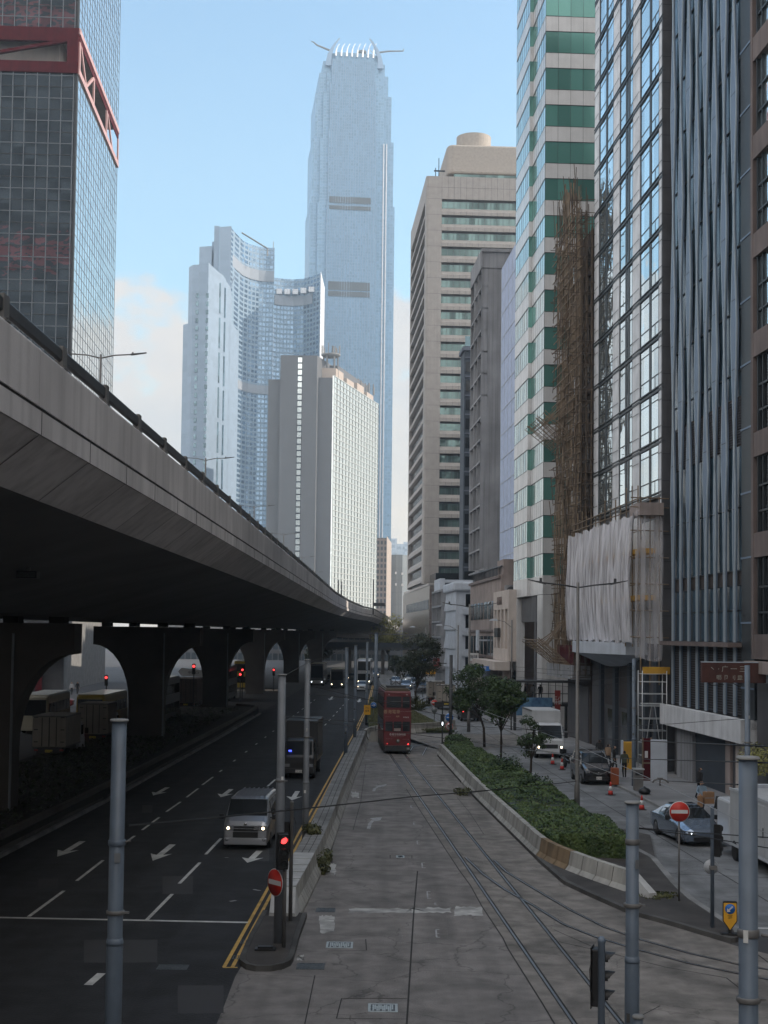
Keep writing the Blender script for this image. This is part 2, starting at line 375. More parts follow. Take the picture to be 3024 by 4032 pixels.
pline(b, [(2600,3960),(2460,4032)], 0.03, 0.0115)
pline(b, [(1188,3606),(1132,3795),(1103,3820)], 0.05, 0.0125)
struct('slab_joints', b, 'joint')
# ---------------------------------------------------------------- painted markings
b = MB()
for q in [(113,3609,252,3507),(302,3468,406,3387),(484,3325,530,3291),(560,3268,627,3218),(655,3196,711,3157),(735,3139,781,3104),(796,3091,839,3059)]: gs(b, *q, 0.12)
for q in [(575,3625,678,3520),(706,3479,787,3396),(810,3364,870,3301),(1054,3096,1084,3069)]: gs(b, *q, 0.12)
A0, A1 = G(113,3609), G(839,3059); B0, B1 = G(575,3625), G(1084,3069)
for k in range(14):
    for P, Q in ((A0,A1),(B0,B1)):
        d = (Q-P).normalized(); s0 = (Q-P).length + 3 + k*(3.2+4.0) + (0 if P is A0 else 3)
        if P.y + d.y*s0 > 210: continue
        p = P + d*s0; q = P + d*(s0+ (1.2 if k < 6 and P is A0 else 2.6)); p.z = q.z = 0.010; stroke(b, p, q, 0.11)
gs(b, -120,3610,976,3632, 0.2, 0.0115)
gs(b, 347,3878,400,3832, 0.22)
def arrow(b, tip, tail, z=0.010):
    T = G(*tip, z); S = G(*tail, z); d = (S-T); Ln = d.length; d.normalize(); n = Vector((-d.y,d.x,0))
    pts = [T, T + d*Ln*0.42 + n*0.42, T + d*Ln*0.34 + n*0.13, S + n*0.13, S - n*0.13, T + d*Ln*0.34 - n*0.13, T + d*Ln*0.42 - n*0.42]
    b.add(pts, [(0,1,2),(0,2,5),(2,3,4,5),(0,5,6)])
for t, s in [((225,3373),(325,3312)),((601,3389),(680,3325)),((974,3397),(1022,3350)),((603,3132),(660,3100)),((869,3139),(911,3107)),((1149,3151),(1172,3115))]: arrow(b, t, s)
for t, s in [((1298,2757),(1310,2742)),((1412,2765),(1418,2750))]: arrow(b, t, s)
gs(b, 1700,3015,1750,3014,0.16) ; gs(b, 1700-20+0,3015-0,1716,3015,0.16)
gs(b, 1568,3053,1592,3053,0.1); gs(b, 2905,3652,3100,3657,0.18)
gs(b, 1500,2903,1540,2903,0.25)
struct('white_markings', b, 'paint_white')
b = MB()
for (x,y,h,w) in [(1682,3510,27,13),(1717,3660,30,13),(1661,3397,20,12),(1642,3310,14,10),(1628,3236,12,9),(1617,3172,9,8),(1711,3555,8,8)]:
    gs(b, x, y, x+w, y, 0.09, 0.0105); gs(b, x, y+h, x+w+3, y+h, 0.09, 0.0105); gs(b, x, y, x+2, y+h*0.95, 0.05, 0.0115)
    gs(b, x+3, y+h*0.5, x+w, y+h*0.5, 0.06, 0.0125)
pline(b, [(1451,3263),(1457,3242),(1470,3229)], 0.16); b.add([G(1456,3222,.0105), G(1480,3219,.0105), G(1504,3218,.0105), G(1498,3229,.0105), G(1478,3233,.0105)], [(0,1,2,3,4)])
pline(b, [(1471,3115),(1476,3104),(1490,3098)], 0.16, 0.0106); b.add([G(1474,3094,.0106), G(1500,3092,.0106), G(1524,3087,.0106), G(1512,3098,.0106), G(1492,3100,.0106)], [(0,1,2,3,4)])
gs(b, 1540,3011,1660,3013, 0.14, 0.0107); gs(b, 1568,3052,1705,3054, 0.12, 0.0107); gs(b, 1930,3389,1960,3390,0.15,0.0107); gs(b, 1810,3388,1830,3389,0.12,0.0107)
gs(b, 1440,2989,1456,2990,0.18,0.0107); gs(b, 998,3502,1025,3507,0.12,0.0107); gs(b, 905,3549,930,3545,0.12,0.0107); gs(b, 885,3376,900,3377,0.08,0.0107)
struct('worn_markings', b, 'paint_worn')
b = MB()
YL = [(882,3808),(1000,3596),(1150,3327),(1231,3182),(1387,2900),(1412,2847),(1447,2775),(1466,2699)]
pline(b, YL, 0.10)
o1 = [(915,3808),(1028,3596),(1171,3327),(1249,3182),(1397,2900),(1420,2847),(1453,2775),(1471,2699)]
pline(b, o1, 0.10)
gs(b, 878,3809,935,3809, 0.10, 0.0115)
struct('yellow_lines', b, 'paint_yellow')
# worn repair patches and the iron covers
def rag(b, x0, y0, x1, y1, z, j=0.25, n=9, seed=1):
    r = random.Random(seed); P = []
    c = [(x0,y0),(x1,y0),(x1,y1),(x0,y1)]
    for k in range(4):
        a, q = c[k], c[(k+1)%4]
        for i in range(n):
            t = i/n; P.append(G(a[0]+(q[0]-a[0])*t + r.uniform(-j,j)*8, a[1]+(q[1]-a[1])*t + r.uniform(-j,j)*8, z))
    b.poly([tuple(p) for p in P])
b = MB()
for i, q in enumerate([(1374,3577,1616,3593),(1620,3575,1775,3593),(1788,3570,1900,3603),(1258,3606,1316,3672),(1384,3118,1412,3140),(1268,3400,1322,3440),(1170,3760,1195,3780)]): rag(b, *q, 0.0085, j=0.5, seed=i)
struct('concrete_patches', b, 'patch')
b = MB()
for i, q in enumerate([(330,3700,620,3790),(640,3450,760,3520),(150,3460,230,3500),(700,3880,880,3990),(1010,3330,1060,3390),(560,3170,600,3200)]): rag(b, *q, 0.0072, j=0.12, seed=20+i)
struct('asphalt_patches', b, 'asphalt_city')
def cover(px0, py0, px1, py1, label, lite, lbl2=None):
    p = [G(px0,py0), G(px1,py0), G(px1,py1), G(px0,py1)]; c = sum(p, Vector())/4
    w = (p[1]-p[0]).length/2; d = max((p[3]-p[0]).length/2, 0.2)
    t = thing('manhole_cover', label, 'manhole cover', (c.x,c.y,0), 0, 'manhole covers in the tram road')
    f = MB(); zt = 0.016
    f.box(-w,w,-d,-d+.06,0.005,zt); f.box(-w,w,d-.06,d,0.005,zt); f.box(-w,-w+.06,-d+.06,d-.06,0.005,zt); f.box(w-.06,w,-d+.06,d-.06,0.005,zt); f.build('cover_frame', 'iron_light' if lite else 'cast_iron', t)
    f = MB(); f.box(-w+.06,w-.06,-d+.06,d-.06,0.005,0.011)
    n = 11
    for i in range(n):
        x = -w+.12 + (2*w-.24)*i/(n-1)
        f.m(1).box(x-.018,x+.018,-d+.1+(.12 if i%3==1 else 0),d-.1-(.1 if i%3==2 else 0),0.011,0.015)
    f.build('cover_plate', ['cast_iron','iron_light' if lite else 'cast_iron'], t)
cover(1450,3954,1565,3986,'pale round cornered iron cover set in the nearest square slab of the tram road', True)
cover(1285,3710,1389,3734,'worn silvery iron cover level with the tip of the traffic island', True)
cover(1168,3794,1278,3818,'dull dark iron cover beside the rounded nose of the traffic island', False)
cover(1244,3576,1320,3592,'dark grated cover next to the end of the white block wall', False)
cover(620,3830-30,740,3830-10,'sunken dark iron cover in the middle of the dark main road', False)
cover(1560,3370,1592,3378,'small pale plate inside a dark square joint between the tram lane and the rails', True)
b = MB()
for (x0,y0,x1,y1) in [(952,3700,1004,3715),(922,3762,972,3776)]:
    for k in range(6): gs(b, x0+(x1-x0)*k/5, y0, x0-6+(x1-x0)*k/5, y1, 0.03, 0.014)
    gs(b, x0-3,y0,x1,y0+3,0.05,0.015); gs(b, x0-8,y1-2,x1-4,y1+2,0.05,0.015)
struct('gutter_grates', b, 'cast_iron')

# ---------------------------------------------------------------- rails
def railpath(b, pts, off=0.0):
    P = [Vector((p[0],p[1],0)) for p in pts]
    for i in range(len(P)-1):
        d = (P[i+1]-P[i]).normalized(); n = Vector((-d.y,d.x,0))
        for o, w, z, mi in ((0,0.06,0.017,0),(0.055,0.05,0.0135,1),(-0.045,0.028,0.0135,1)):
            a = P[i]+n*(-o); q = P[i+1]+n*(-o) + d*0.01
            a.z = q.z = z; b.m(mi); stroke(b, a, q, w)
b = MB()
def xl(Y): return 0.64 + (101.5-Y)*0.054
arc = []
for g in (0.0, 1.067):
    pts = [(xl(Y)+g, Y) for Y in (-4, 20, 40, 60, 80, 100, 106)]
    R = 13.5 - g
    cx0, cy0 = xl(106) + 13.5, 106
    for k in range(1, 11):
        a = math.pi - k*math.pi/2/10
        pts.append((cx0 + R*math.cos(a), cy0 + R*math.sin(a)))
    pts.append((24, pts[-1][1]))
    railpath(b, pts)
gp = lambda L_: [tuple(G(x,y)[:2]) for x, y in L_]
railpath(b, gp([(1834,3378),(1904,3444),(1991,3505),(2100,3566),(2221,3641),(2347,3691),(2513,3741),(2712,3794),(2918,3837),(3140,3880)]))
railpath(b, gp([(1947,3389),(1994,3434),(2088,3491),(2200,3557),(2248,3585),(2380,3651),(2513,3698),(2712,3754),(2918,3801),(3140,3838)]))
railpath(b, [(1.9,103),(2.4,110),(4.2,114.2),(7.6,116.2),(12,116.9),(24,117.1)]); railpath(b, [(2.9,102),(3.4,109),(5.0,113),(8.0,115.0),(12,115.8),(24,116.0)])
struct('tram_rails', b, ['rail_steel','rail_groove'])

# ---------------------------------------------------------------- barriers: sloped safety shape swept along a line
def sweep(mb, path, prof, close=False):
    """path: (x,y) points; prof: (offset to the right of travel, z)"""
    n = len(path); P = [Vector((p[0],p[1],0)) for p in path]; rings = []
    for i in range(n):
        d = (P[min(i+1,n-1)]-P[max(i-1,0)]).normalized(); r = Vector((d.y,-d.x,0))
        zo = path[i][2] if len(path[i]) > 2 else 0
        rings.append([P[i]+r*o+Vector((0,0,z+zo)) for o, z in prof])
    k = len(prof); vs = [q for R in rings for q in R]; fs = []
    for i in range(n-1):
        for j in range(k):
            fs.append((i*k+j, i*k+(j+1)%k, (i+1)*k+(j+1)%k, (i+1)*k+j))
    fs += [list(range(k-1,-1,-1)), [(n-1)*k+j for j in range(k)]]
    mb.add(vs, fs)
def resample(path, step):
    P = [Vector(p) if len(p) == 3 else Vector((p[0],p[1],0)) for p in path]; out = [P[0]]; acc = 0
    for i in range(len(P)-1):
        seg = P[i+1]-P[i]; Ln = seg.length; t = step-acc
        while t < Ln:
            out.append(P[i]+seg*(t/Ln)); t += step
        acc = (acc+Ln) % step
    out.append(P[-1]); return out
def smooth(path, it=2):
    P = [tuple(p) for p in path]
    for _ in range(it):
        Q = [P[0]]
        for i in range(len(P)-1):
            a, c = P[i], P[i+1]
            Q.append(tuple(a[k]*.75+c[k]*.25 for k in range(len(a)))); Q.append(tuple(a[k]*.25+c[k]*.75 for k in range(len(a))))
        Q.append(P[-1]); P = Q
    return P
JER = [(0.0,0.0),(0.0,0.14),(-0.16,0.32),(-0.24,0.85),(-0.44,0.85),(-0.55,0.30),(-0.55,0.0)]
def barrier(name, label, pts, prof, step=1.5, mts='concrete_wall', rust=(), group=None, cat='barrier', top=None):
    t = thing(name, label, cat, (pts[0][0],pts[0][1],0), 0, group)
    P = resample(smooth(pts, 2), step); n = len(P); inv = Matrix.Translation(-Vector((pts[0][0],pts[0][1],0)))
    core = MB(inv); oc = sum(o for o, z in prof)/len(prof); sweep(core, [tuple(p) for p in P], [(oc+(o-oc)*0.90, z-0.03 if z > 0 else z) for o, z in prof]); core.build('wall_core', 'joint', t)
    seg = MB(inv); rs = MB(inv)
    for i in range(n-1):
        a, q = P[i], P[i+1]; d = (q-a).normalized(); k = rs if i in rust else seg
        sweep(k, [tuple(a+d*0.03), tuple(q-d*0.03)], prof)
    seg.build('wall_panel', mts, t)
    if rust: rs.build('wall_panel', 'rust_wall', t, label='rust stained orange brown panel')
    return t
LB = gp([(1188,3603),(1231,3517),(1304,3357),(1377,3119),(1430,2980),(1450,2920)])
# the wall is one long run with a near sloping end; travelled away from the camera the tram side is on the right
JL = [(0.0,0.0),(0.0,0.10),(-0.06,0.22),(-0.16,0.42),(-0.20,0.85),(-0.92,0.85),(-0.92,0.0)]
lb = barrier('barrier_wall', 'long concrete wall capped with pale blocks between the dark road and the tram lane', LB, JL, 1.35)
Q = resample(smooth(LB, 2), 1.35)
inv = Matrix.Translation(-Vector((LB[0][0],LB[0][1],0)))
cap = MB(inv); pv_ = MB(inv)
for i in range(len(Q)-1):
    a, q = Q[i], Q[i+1]; d = (q-a).normalized()
    if i < 5: sweep(cap, [tuple(a+d*0.06), tuple(q-d*0.06)], [(-0.195,0.851),(-0.195,0.880),(-0.92,0.880),(-0.92,0.851)])
    else:
        for o0, o1 in ((-0.2,-0.41),(-0.44,-0.65),(-0.68,-0.92)):
            for h in (0, 0.5):
                sweep(pv_, [tuple(a+(q-a)*h+d*0.035), tuple(a+(q-a)*(h+0.5)-d*0.035)], [(o0,0.851),(o0,0.866),(o1,0.866),(o1,0.851)])
bedm = MB(inv); sweep(bedm, [tuple(p) for p in Q], [(-0.21,0.8505),(-0.21,0.8535),(-0.91,0.8535),(-0.91,0.8505)]); bedm.build('mortar_bed', 'joint', lb)
cap.build('coping', 'white_block', lb); pv_.build('paver_top', 'kerb_stone', lb)
e = MB(inv); a = Q[0]; d = (Q[1]-Q[0]).normalized()
sweep(e, [tuple(a-d*0.9+Vector((0.02,0,0))), tuple(a-d*0.012)], [(0.0,0.0),(0.0,0.10),(-0.16,0.3),(-0.24,0.33),(-0.9,0.33),(-0.92,0.0)])
# ramped nose block
r_ = Vector((d.y,-d.x,0)); p0 = a-d*1.0; 
b2 = MB(inv); b2.add([p0-r_*0.02, p0-r_*0.92, a-d*.012-r_*0.92, a-d*.012-r_*0.0, a-d*.012-r_*0.92+Vector((0,0,.86)), a-d*.012-r_*0.2+Vector((0,0,.86)), p0-r_*.12+Vector((0,0,.25)), p0-r_*.88+Vector((0,0,.25))],
    [(0,3,2,1),(0,1,7,6),(1,2,4,7),(7,4,5,6),(0,6,5,3),(3,5,4,2)]); b2.build('end_block', 'white_block', lb)
CB = gp([(1452,2916),(1462,2905),(1490,2897),(1560,2892),(1629,2889),(1671,2886),(1731,2881),(1800,2872)])
barrier('barrier_wall', 'curved concrete wall behind the red tram at the foot of the grassy triangle', CB, JL[:5]+[(-0.42,0.85),(-0.5,0.0)], 1.7)
# on the right the wall is travelled away from the camera too, its sloped face on the left
RB = gp([(2461,3527),(2335,3483),(2225,3440),(2116,3391),(2045,3320),(1867,3143),(1790,3055),(1719,2973)])
JR = [(0.0,0.0),(0.0,0.14),(0.13,0.30),(0.22,0.80),(0.44,0.80),(0.55,0.30),(0.55,0.0)]
rb = barrier('barrier_wall', 'curving grey concrete wall between the tram rails and the clipped hedge', RB, JR, 1.15, rust=(4,5,6))
rs = MB(Matrix.Translation(-Vector((RB[0][0],RB[0][1],0)))); 
A = Vector((*RB[0],0)); d = (Vector((*RB[0],0))-Vector((*RB[1],0))).normalized(); n_ = Vector((d.y,-d.x,0))
rs.add([A, A+n_*-0.55, A+n_*-0.44+Vector((0,0,.8)), A+n_*-0.22+Vector((0,0,.8)), A+d*1.3+n_*-.1, A+d*1.3+n_*-.45, A+d*1.3+n_*-.42+Vector((0,0,.3)), A+d*1.3+n_*-.15+Vector((0,0,.3))],
    [(0,1,2,3),(4,7,6,5),(0,3,7,4),(3,2,6,7),(2,1,5,6),(0,4,5,1)])
rs.build('end_block', 'white_block', rb)
# traffic islands
b = MB(); isl = gp([(1052,3603),(1000,3700),(964,3784),(966,3802),(985,3816),(1013,3822),(1060,3822),(1103,3813),(1126,3802),(1136,3785),(1160,3700),(1192,3612)])
b.prism(isl, 0.0, 0.15); o = struct('traffic_island', b, 'island_paving'); 
bv = o.modifiers.new('bevel','BEVEL'); bv.width = 0.04; bv.segments = 2
kb = MB(); lo = [tuple(p) for p in isl]
sweep(kb, [(p[0],p[1]) for p in reversed(lo)], [(0.0,0.0),(0.02,0.13),(-0.0,0.156),(-0.13,0.156),(-0.13,0.0)]); struct('island_kerb', kb, 'kerb_dark')
b = MB(); ri = gp([(2118,3393),(2222,3484),(2335,3537),(2455,3590),(2521,3613),(2653,3649),(2786,3689),(2880,3715),(2925,3705),(2912,3676),(2733,3556),(2673,3503),(2580,3391),(2560,3300)])
pr = [tuple(p) for p in ri] + [(9.5,66),(7.5,90),(6.3,112),(4.6,112),(3.95,101.5),(4.95,75.5),(5.82,59.2)]
b.prism(pr, 0.0, 0.14); struct('planted_island', b, 'island_paving')
kb = MB(); sweep(kb, [tuple(p) for p in ri[:8]], [(0.02,0.0),(0.02,0.146),(-0.16,0.15),(-0.16,0.0)]); struct('island_kerb', kb, 'kerb_dark')
kb = MB(); P = resample([tuple(ri[8]), tuple(ri[9]), tuple(ri[10]), tuple(ri[11]), tuple(ri[12]), (9.52,66), (7.52,90), (6.33,112)], 0.95)
for i in range(len(P)-1):
    d = (P[i+1]-P[i]).normalized(); sweep(kb, [tuple(P[i]+d*0.01), tuple(P[i+1]-d*0.01)], [(0.02,0.0),(0.02,0.155),(-0.2,0.155),(-0.2,0.0)])
struct('island_kerb', kb, 'kerb_stone')
mb = MB(); mb.box(-0.28,0.28,-0.16,0.16,0.151,0.20); mb.box(-0.2,0.2,-0.1,0.1,0.20,0.25)
c = G(1045,3762); o = mb.build('junction_box', 'black_plastic'); o.location = (c.x,c.y,0.0); tag(o, 'low black metal junction box on the nose of the dark traffic island', 'junction box')
# median under the flyover
md = [(-15.3,26),(-14.72,54.4),(-14.12,73),(-13.42,117),(-13.1,151),(-13.6,156),(-16,158),(-21,158),(-22.5,150),(-22.8,26)]
b = MB(); b.prism(md, 0.0, 0.5); struct('median_bed', b, 'soil')
t = barrier('barrier_wall', 'dark low wall along the planted median under the flyover', [(-15.25,26),(-14.67,54.4),(-14.07,73),(-13.37,117),(-13.05,151),(-13.6,156.5),(-16,158.3)], [(0.0,0.0),(0.0,0.22),(-0.14,0.34),(-0.2,0.72),(-0.45,0.72),(-0.5,0.0)], 1.2, 'pier_concrete')
kb = MB(); P = resample([(-15.05,26),(-14.5,54.4),(-13.9,73),(-13.2,117),(-12.88,151)], 0.9)
for i in range(len(P)-1):
    d = (P[i+1]-P[i]).normalized(); sweep(kb, [tuple(P[i]+d*0.02), tuple(P[i+1]-d*0.02)], [(0.08,0.0),(0.08,0.14),(-0.1,0.145),(-0.1,0.0)])
struct('median_kerb', kb, 'kerb_stone')
# ---------------------------------------------------------------- the flyover
FE = [(-5.9,-25,0),(-5.9,20,0),(-5.9,60,0),(-5.9,120,0),(-5.95,180,0),(-5.3,225,0),(-3.7,277,0),(-1.8,300,0),(1.0,350,-0.9),(3.2,410,-2.0),(9,520,-3.0)]
def fe(Y):
    for i in range(len(FE)-1):
        a, c = FE[i], FE[i+1]
        if a[1] <= Y <= c[1]:
            t = (Y-a[1])/(c[1]-a[1]); t2 = t; return (a[0]+(c[0]-a[0])*t2, a[2]+(c[2]-a[2])*t2)
    return (FE[-1][0], FE[-1][2])
fly = thing('flyover', 'long grey concrete flyover with a solid parapet passing over the dark road on the left', 'flyover', (-18.15,0,0))
fp = smooth([tuple(p) for p in FE], 2); fp = [p for i, p in enumerate(fp)]
inv = Matrix.Translation(Vector((18.15,0,0)))
b = MB(inv)
sweep(b, fp, [(0,12.0),(-0.95,11.25),(-8.2,9.3),(-16.2,9.3),(-23.5,11.25),(-24.5,12.0),(-24.5,12.42),(-24.3,12.42),(-24.3,12.6),(-0.25,12.6),(-0.25,12.44),(0.05,12.40),(0.05,12.0)])
deckmb = b
b = MB(inv)
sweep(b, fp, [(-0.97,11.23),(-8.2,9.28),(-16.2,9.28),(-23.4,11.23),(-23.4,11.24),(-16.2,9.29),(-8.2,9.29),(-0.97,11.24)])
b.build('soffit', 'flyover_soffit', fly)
# parapet in four metre panels with real open joints
par = MB(inv); core = MB(inv); parl = MB(inv)
Yp = -24.0; 
while Yp < 500:
    (xa, za), (xb, zb) = fe(Yp), fe(Yp+4)
    d = Vector((xb-xa, 4, 0)).normalized()
    A = (xa+d.x*.012, Yp+.012, za); B = (xb-d.x*.012, Yp+4-.012, zb)
    sweep(par, [A, B], [(0.0,12.50),(0.0,13.45),(-0.04,13.5),(-0.24,13.5),(-0.24,12.61),(-0.24,12.50)])
    sweep(core, [(xa,Yp,za),(xb,Yp+4,zb)], [(-0.03,12.43),(-0.03,13.46),(-0.2,13.46),(-0.2,12.43)])
    sweep(parl, [(xa-24.26,Yp,za),(xb-24.26,Yp+4,zb)], [(0.0,12.43),(0.0,13.5),(-0.22,13.5),(-0.22,12.43)])
    Yp += 4
par.build('parapet', 'flyover_concrete', fly); core.build('parapet_core', 'joint', fly); parl.build('parapet', 'flyover_concrete', fly)
# fine vertical panel joints on the fascia below
j = deckmb; j.m(1); Yp = -24.0
while Yp < 300:
    (xa, za) = fe(Yp); j.box(xa+.040, xa+.058, Yp-.01, Yp+.01, 12.0+za, 12.42+za)
    p = [(xa+.006,12.0+za),(xa-.95+.006,11.245+za)]
    j.add([(p[0][0],Yp-.02,p[0][1]-.006),(p[0][0],Yp+.02,p[0][1]-.006),(p[1][0],Yp+.02,p[1][1]-.006),(p[1][0],Yp-.02,p[1][1]-.006)], [(0,1,2,3)])
    Yp += 4
j.build('deck', ['flyover_concrete','kerb_dark'], fly)
# guard rail
Y = -15.46 + 3.3
postm = None; k = 0
gr = MB(inv); gpts = []
Yq = -22
while Yq < 470:
    x, zo = fe(Yq); gpts.append((x-0.12, Yq, 13.5+zo)); Yq += 4
sweep(gr, gpts, [(0.05,0.16),(0.05,0.34),(0.0,0.40),(-0.07,0.34),(-0.07,0.16),(0,0.12)]); gr.build('guard_rail', 'steel_dark', fly)
Y0 = 25.84 - 12
pm = MB(); pm.box(-.13,.10,-.17,.17,0.0,.03); pm.box(-.06,.07,-.16,.16,.03,.42); pm.box(-.11,-.06,-.05,.05,.03,.42); pm.lathe([(0.02,0),(0.02,.02)], (0.08,0.0,0.06), 8, 'x')
pme = pm.mesh('rail_post', 'steel_grey')
for i in range(95):
    Yi = Y0 + 4.08*i
    if Yi > 395: break
    x, zo = fe(Yi); o = bpy.data.objects.new('rail_post', pme); C.objects.link(o); o.parent = fly; o.location = (x-0.12+18.15, Yi, 13.5+zo)
# piers
def pier(Y, xc):
    b = MB(Matrix.Translation(Vector((xc+18.15,Y,0))))
    P = []
    for s in (1,):
        P = [(1.3,0.0),(1.3,3.2)]
        for k in range(1, 9):
            a = k/8*math.pi/2; P.append((1.3+2.8*(1-math.cos(a)), 3.2+4.4*math.sin(a)))
        P += [(4.1,8.98)]
    prof = P + [(-x, z) for x, z in reversed(P)]
    vs = [(x,-.85,z) for x, z in prof] + [(x,.85,z) for x, z in prof]; n = len(prof)
    b.add(vs, [list(range(n)), list(range(2*n-1,n-1,-1))] + [(i,n+i,n+(i+1)%n,(i+1)%n) for i in range(n)])
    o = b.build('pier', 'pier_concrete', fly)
    q = MB(Matrix.Translation(Vector((xc+18.15,Y,0))))
    for x in (-3.2,-1.1,1.1,3.2): q.box(x-.35,x+.35,-.5,.5,8.985,9.28)
    q.build('bearing', 'joint', o)
    o2 = MB(Matrix.Translation(Vector((xc+18.15,Y,0)))); o2.lathe([(.06,0.5),(.06,8.5)], (1.36,-.93,0), 8); o2.build('drain_pipe', 'pole_paint2', o)
for Y in (20, 65.5, 110, 155, 200, 247, 292): pier(Y, fe(Y)[0]-12.25+ (0 if Y < 220 else 1.0))
b = MB(inv); b.box(-12.6+18.15-18.15,-11.3,44.5,46.5,10.05,10.45)
# flood light under the soffit
t = thing('flood_light', 'small dark box lamp fixed under the flyover soffit', 'flood light', (-9.9,39.5,10.33))
b = MB(); b.box(-.28,.28,-.2,.2,-.22,-.02); b.box(-.2,.2,-.22,-.2,-.2,-.04); b.build('housing', 'steel_dark', t)
b = MB(); b.box(-.05,.05,-.05,.05,-.02,.2); b.build('bracket', 'steel_grey', t)
b = MB(); b.box(-.24,.24,-.26,-.222,-.19,-.05); b.build('lens', 'cast_iron', t)
# double armed lamps on the deck
def fly_lamp(span=2.9, H=13.6):
    t = thing('street_lamp', 'x', 'street lamp', (0,0,0))
    b = MB(); b.tube([(0,0,0),(0,0,H*.5),(0,0,H)], [.13,.1,.075], 8); b.build('pole', 'steel_grey', t)
    for s in (1,-1):
        b = MB(); b.tube([(0,0,H-.25),(s*span*.3,0,H-.05),(s*span*.72,0,H+.02)], .045, 6); b.build('arm', 'steel_grey', t)
        b = MB(); b.add([(s*span*.66,-.1,H-.05),(s*span*1.0,-.07,H+.1),(s*span*1.0,.07,H+.1),(s*span*.66,.1,H-.05),(s*span*.66,-.08,H+.06),(s*span*1.0,-.06,H+.16),(s*span*1.0,.06,H+.16),(s*span*.66,.08,H+.06)],
              [(0,1,2,3),(7,6,5,4),(0,4,5,1),(1,5,6,2),(2,6,7,3),(3,7,4,0)]); b.build('lamp_head', 'steel_dark', t)
        b = MB(); b.box(s*span*.7-.04,s*span*.7+.04,-.03,.03,H+.06,H+.17); b.build('photocell', 'steel_dark', t)
    return t
l0 = fly_lamp(); l0.location = (-18.15,89.5,12.6); l0['group'] = 'twin armed lamps along the flyover'
l0['label'] = 'nearest and largest twin armed lamp on the flyover, against the red framed glass tower'
labs = ['second twin armed lamp on the flyover, against the pale curved towers', 'third twin armed lamp on the flyover, left of the dark grey block',
        'fourth twin armed lamp on the flyover, before the dark grey block', 'fifth twin armed lamp on the flyover, before the dark grey block', 'farthest small twin armed lamp on the flyover, left of the glass wall']
for i, (Y, x) in enumerate([(143,802),(197,997),(252,1115),(310,1187),(365,1228)]):
    dup(l0, ((x-1512)/5590*Y, Y, 12.6 - (1.0 if Y > 300 else 0) - (1.0 if Y > 350 else 0)), None, labs[i])
# sign gantry at the far end of the deck
t = thing('sign_gantry', 'dark slim gantry with one long board at the far bend of the flyover', 'sign gantry', (-2.1,291,12.5))
b = MB(); b.tube([(0,0,0),(0,0,7.2)], .13, 8); b.build('post', 'steel_dark', t)
b = MB(); b.box(0.14,2.4,-.1,.1,1.7,2.4); b.build('sign_board', 'steel_dark', t)
b = MB(); b.tube([(0,0,1.9),(2.4,.12,1.9)], .05, 6); b.build('crossbeam', 'steel_dark', t)
for i, (x, y0, y1, Y) in enumerate([(1332,2283,2360,230),(1345,2290,2360,262)]):
    o = MB().tube([(0,0,0),(0,0,(y1-y0)*Y/5590)], .09, 6).build('post', 'steel_dark'); p = at(x, y1, Y); o.location = p
    tag(o, ['nearer plain dark post rising behind the flyover parapet','farther plain dark post rising behind the flyover parapet'][i], 'post', 'plain posts on the flyover')
# ---------------------------------------------------------------- building materials
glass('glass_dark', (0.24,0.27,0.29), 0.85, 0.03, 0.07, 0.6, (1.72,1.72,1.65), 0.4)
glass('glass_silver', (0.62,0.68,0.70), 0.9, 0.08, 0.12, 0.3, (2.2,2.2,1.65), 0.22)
glass('glass_green', (0.12,0.29,0.255), 0.3, 0.15, 0.05, 0.2, (1.2,1.2,3.6), 0.35)
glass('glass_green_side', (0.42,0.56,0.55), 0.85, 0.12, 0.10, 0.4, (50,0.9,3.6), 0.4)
glass('glass_teal', (0.16,0.24,0.27), 0.75, 0.06, 0.15, 0.5, (1.4,1.4,3.4), 0.5)
glass('glass_sky', (0.66,0.80,0.86), 0.9, 0.04, 0.30, 0.35, (50,2.6,3.47), 0.3)
glass('glass_band', (0.15,0.22,0.21), 0.65, 0.08, 0.35, 0.35, (1.33,50,3.45), 0.55)
glass('glass_black', (0.02,0.022,0.025), 0.5, 0.1, 0.1, 0.3)
glass('glass_blue', (0.055,0.105,0.145), 0.35, 0.22, 0.05, 0.3, (50,1.42,3.4), 0.5)
glass('glass_grid', (0.92,0.97,0.93), 0.9, 0.14, 0.1, 0.12, (1.4,1.4,1.4), 0.12)
mat('red_steel', (0.075,0.010,0.014), 0.85, var=0.15, scale=1, streak=0.2, spec=0.15)
mat('mullion', (0.12,0.132,0.145), 0.5, metal=0.3, var=0.1)
mat('mullion_dark', (0.02,0.022,0.025), 0.5)
mat('beige_panel', (0.35,0.325,0.305), 0.7, var=0.08, scale=0.8, streak=0.12)
mat('beige_pebble', (0.37,0.335,0.30), 0.85, var=0.1, scale=2)
mat('bronze_panel', (0.20,0.175,0.15), 0.35, metal=0.25, var=0.1, scale=0.4)
mat('grey_stone', (0.55,0.55,0.55), 0.6, var=0.08, scale=0.7, streak=0.12)
mat('side_stone', (0.60,0.60,0.60), 0.32, metal=0.15, var=0.12, scale=0.5, streak=0.28)
mat('white_stone', (0.66,0.67,0.69), 0.5, var=0.15, scale=0.8, streak=0.25)
mat('dark_stone', (0.075,0.075,0.082), 0.6, var=0.2, scale=0.8, streak=0.2)
mat('grey_render', (0.30,0.305,0.32), 0.9, var=0.18, scale=0.3, streak=0.45, stain=0.3)
mat('blue_net', (0.40,0.47,0.62), 0.9, var=0.1, scale=1.2, bump=0.5, bscale=3)
mat('pink_render', (0.33,0.275,0.255), 0.9, var=0.16, scale=0.6, streak=0.35, stain=0.3)
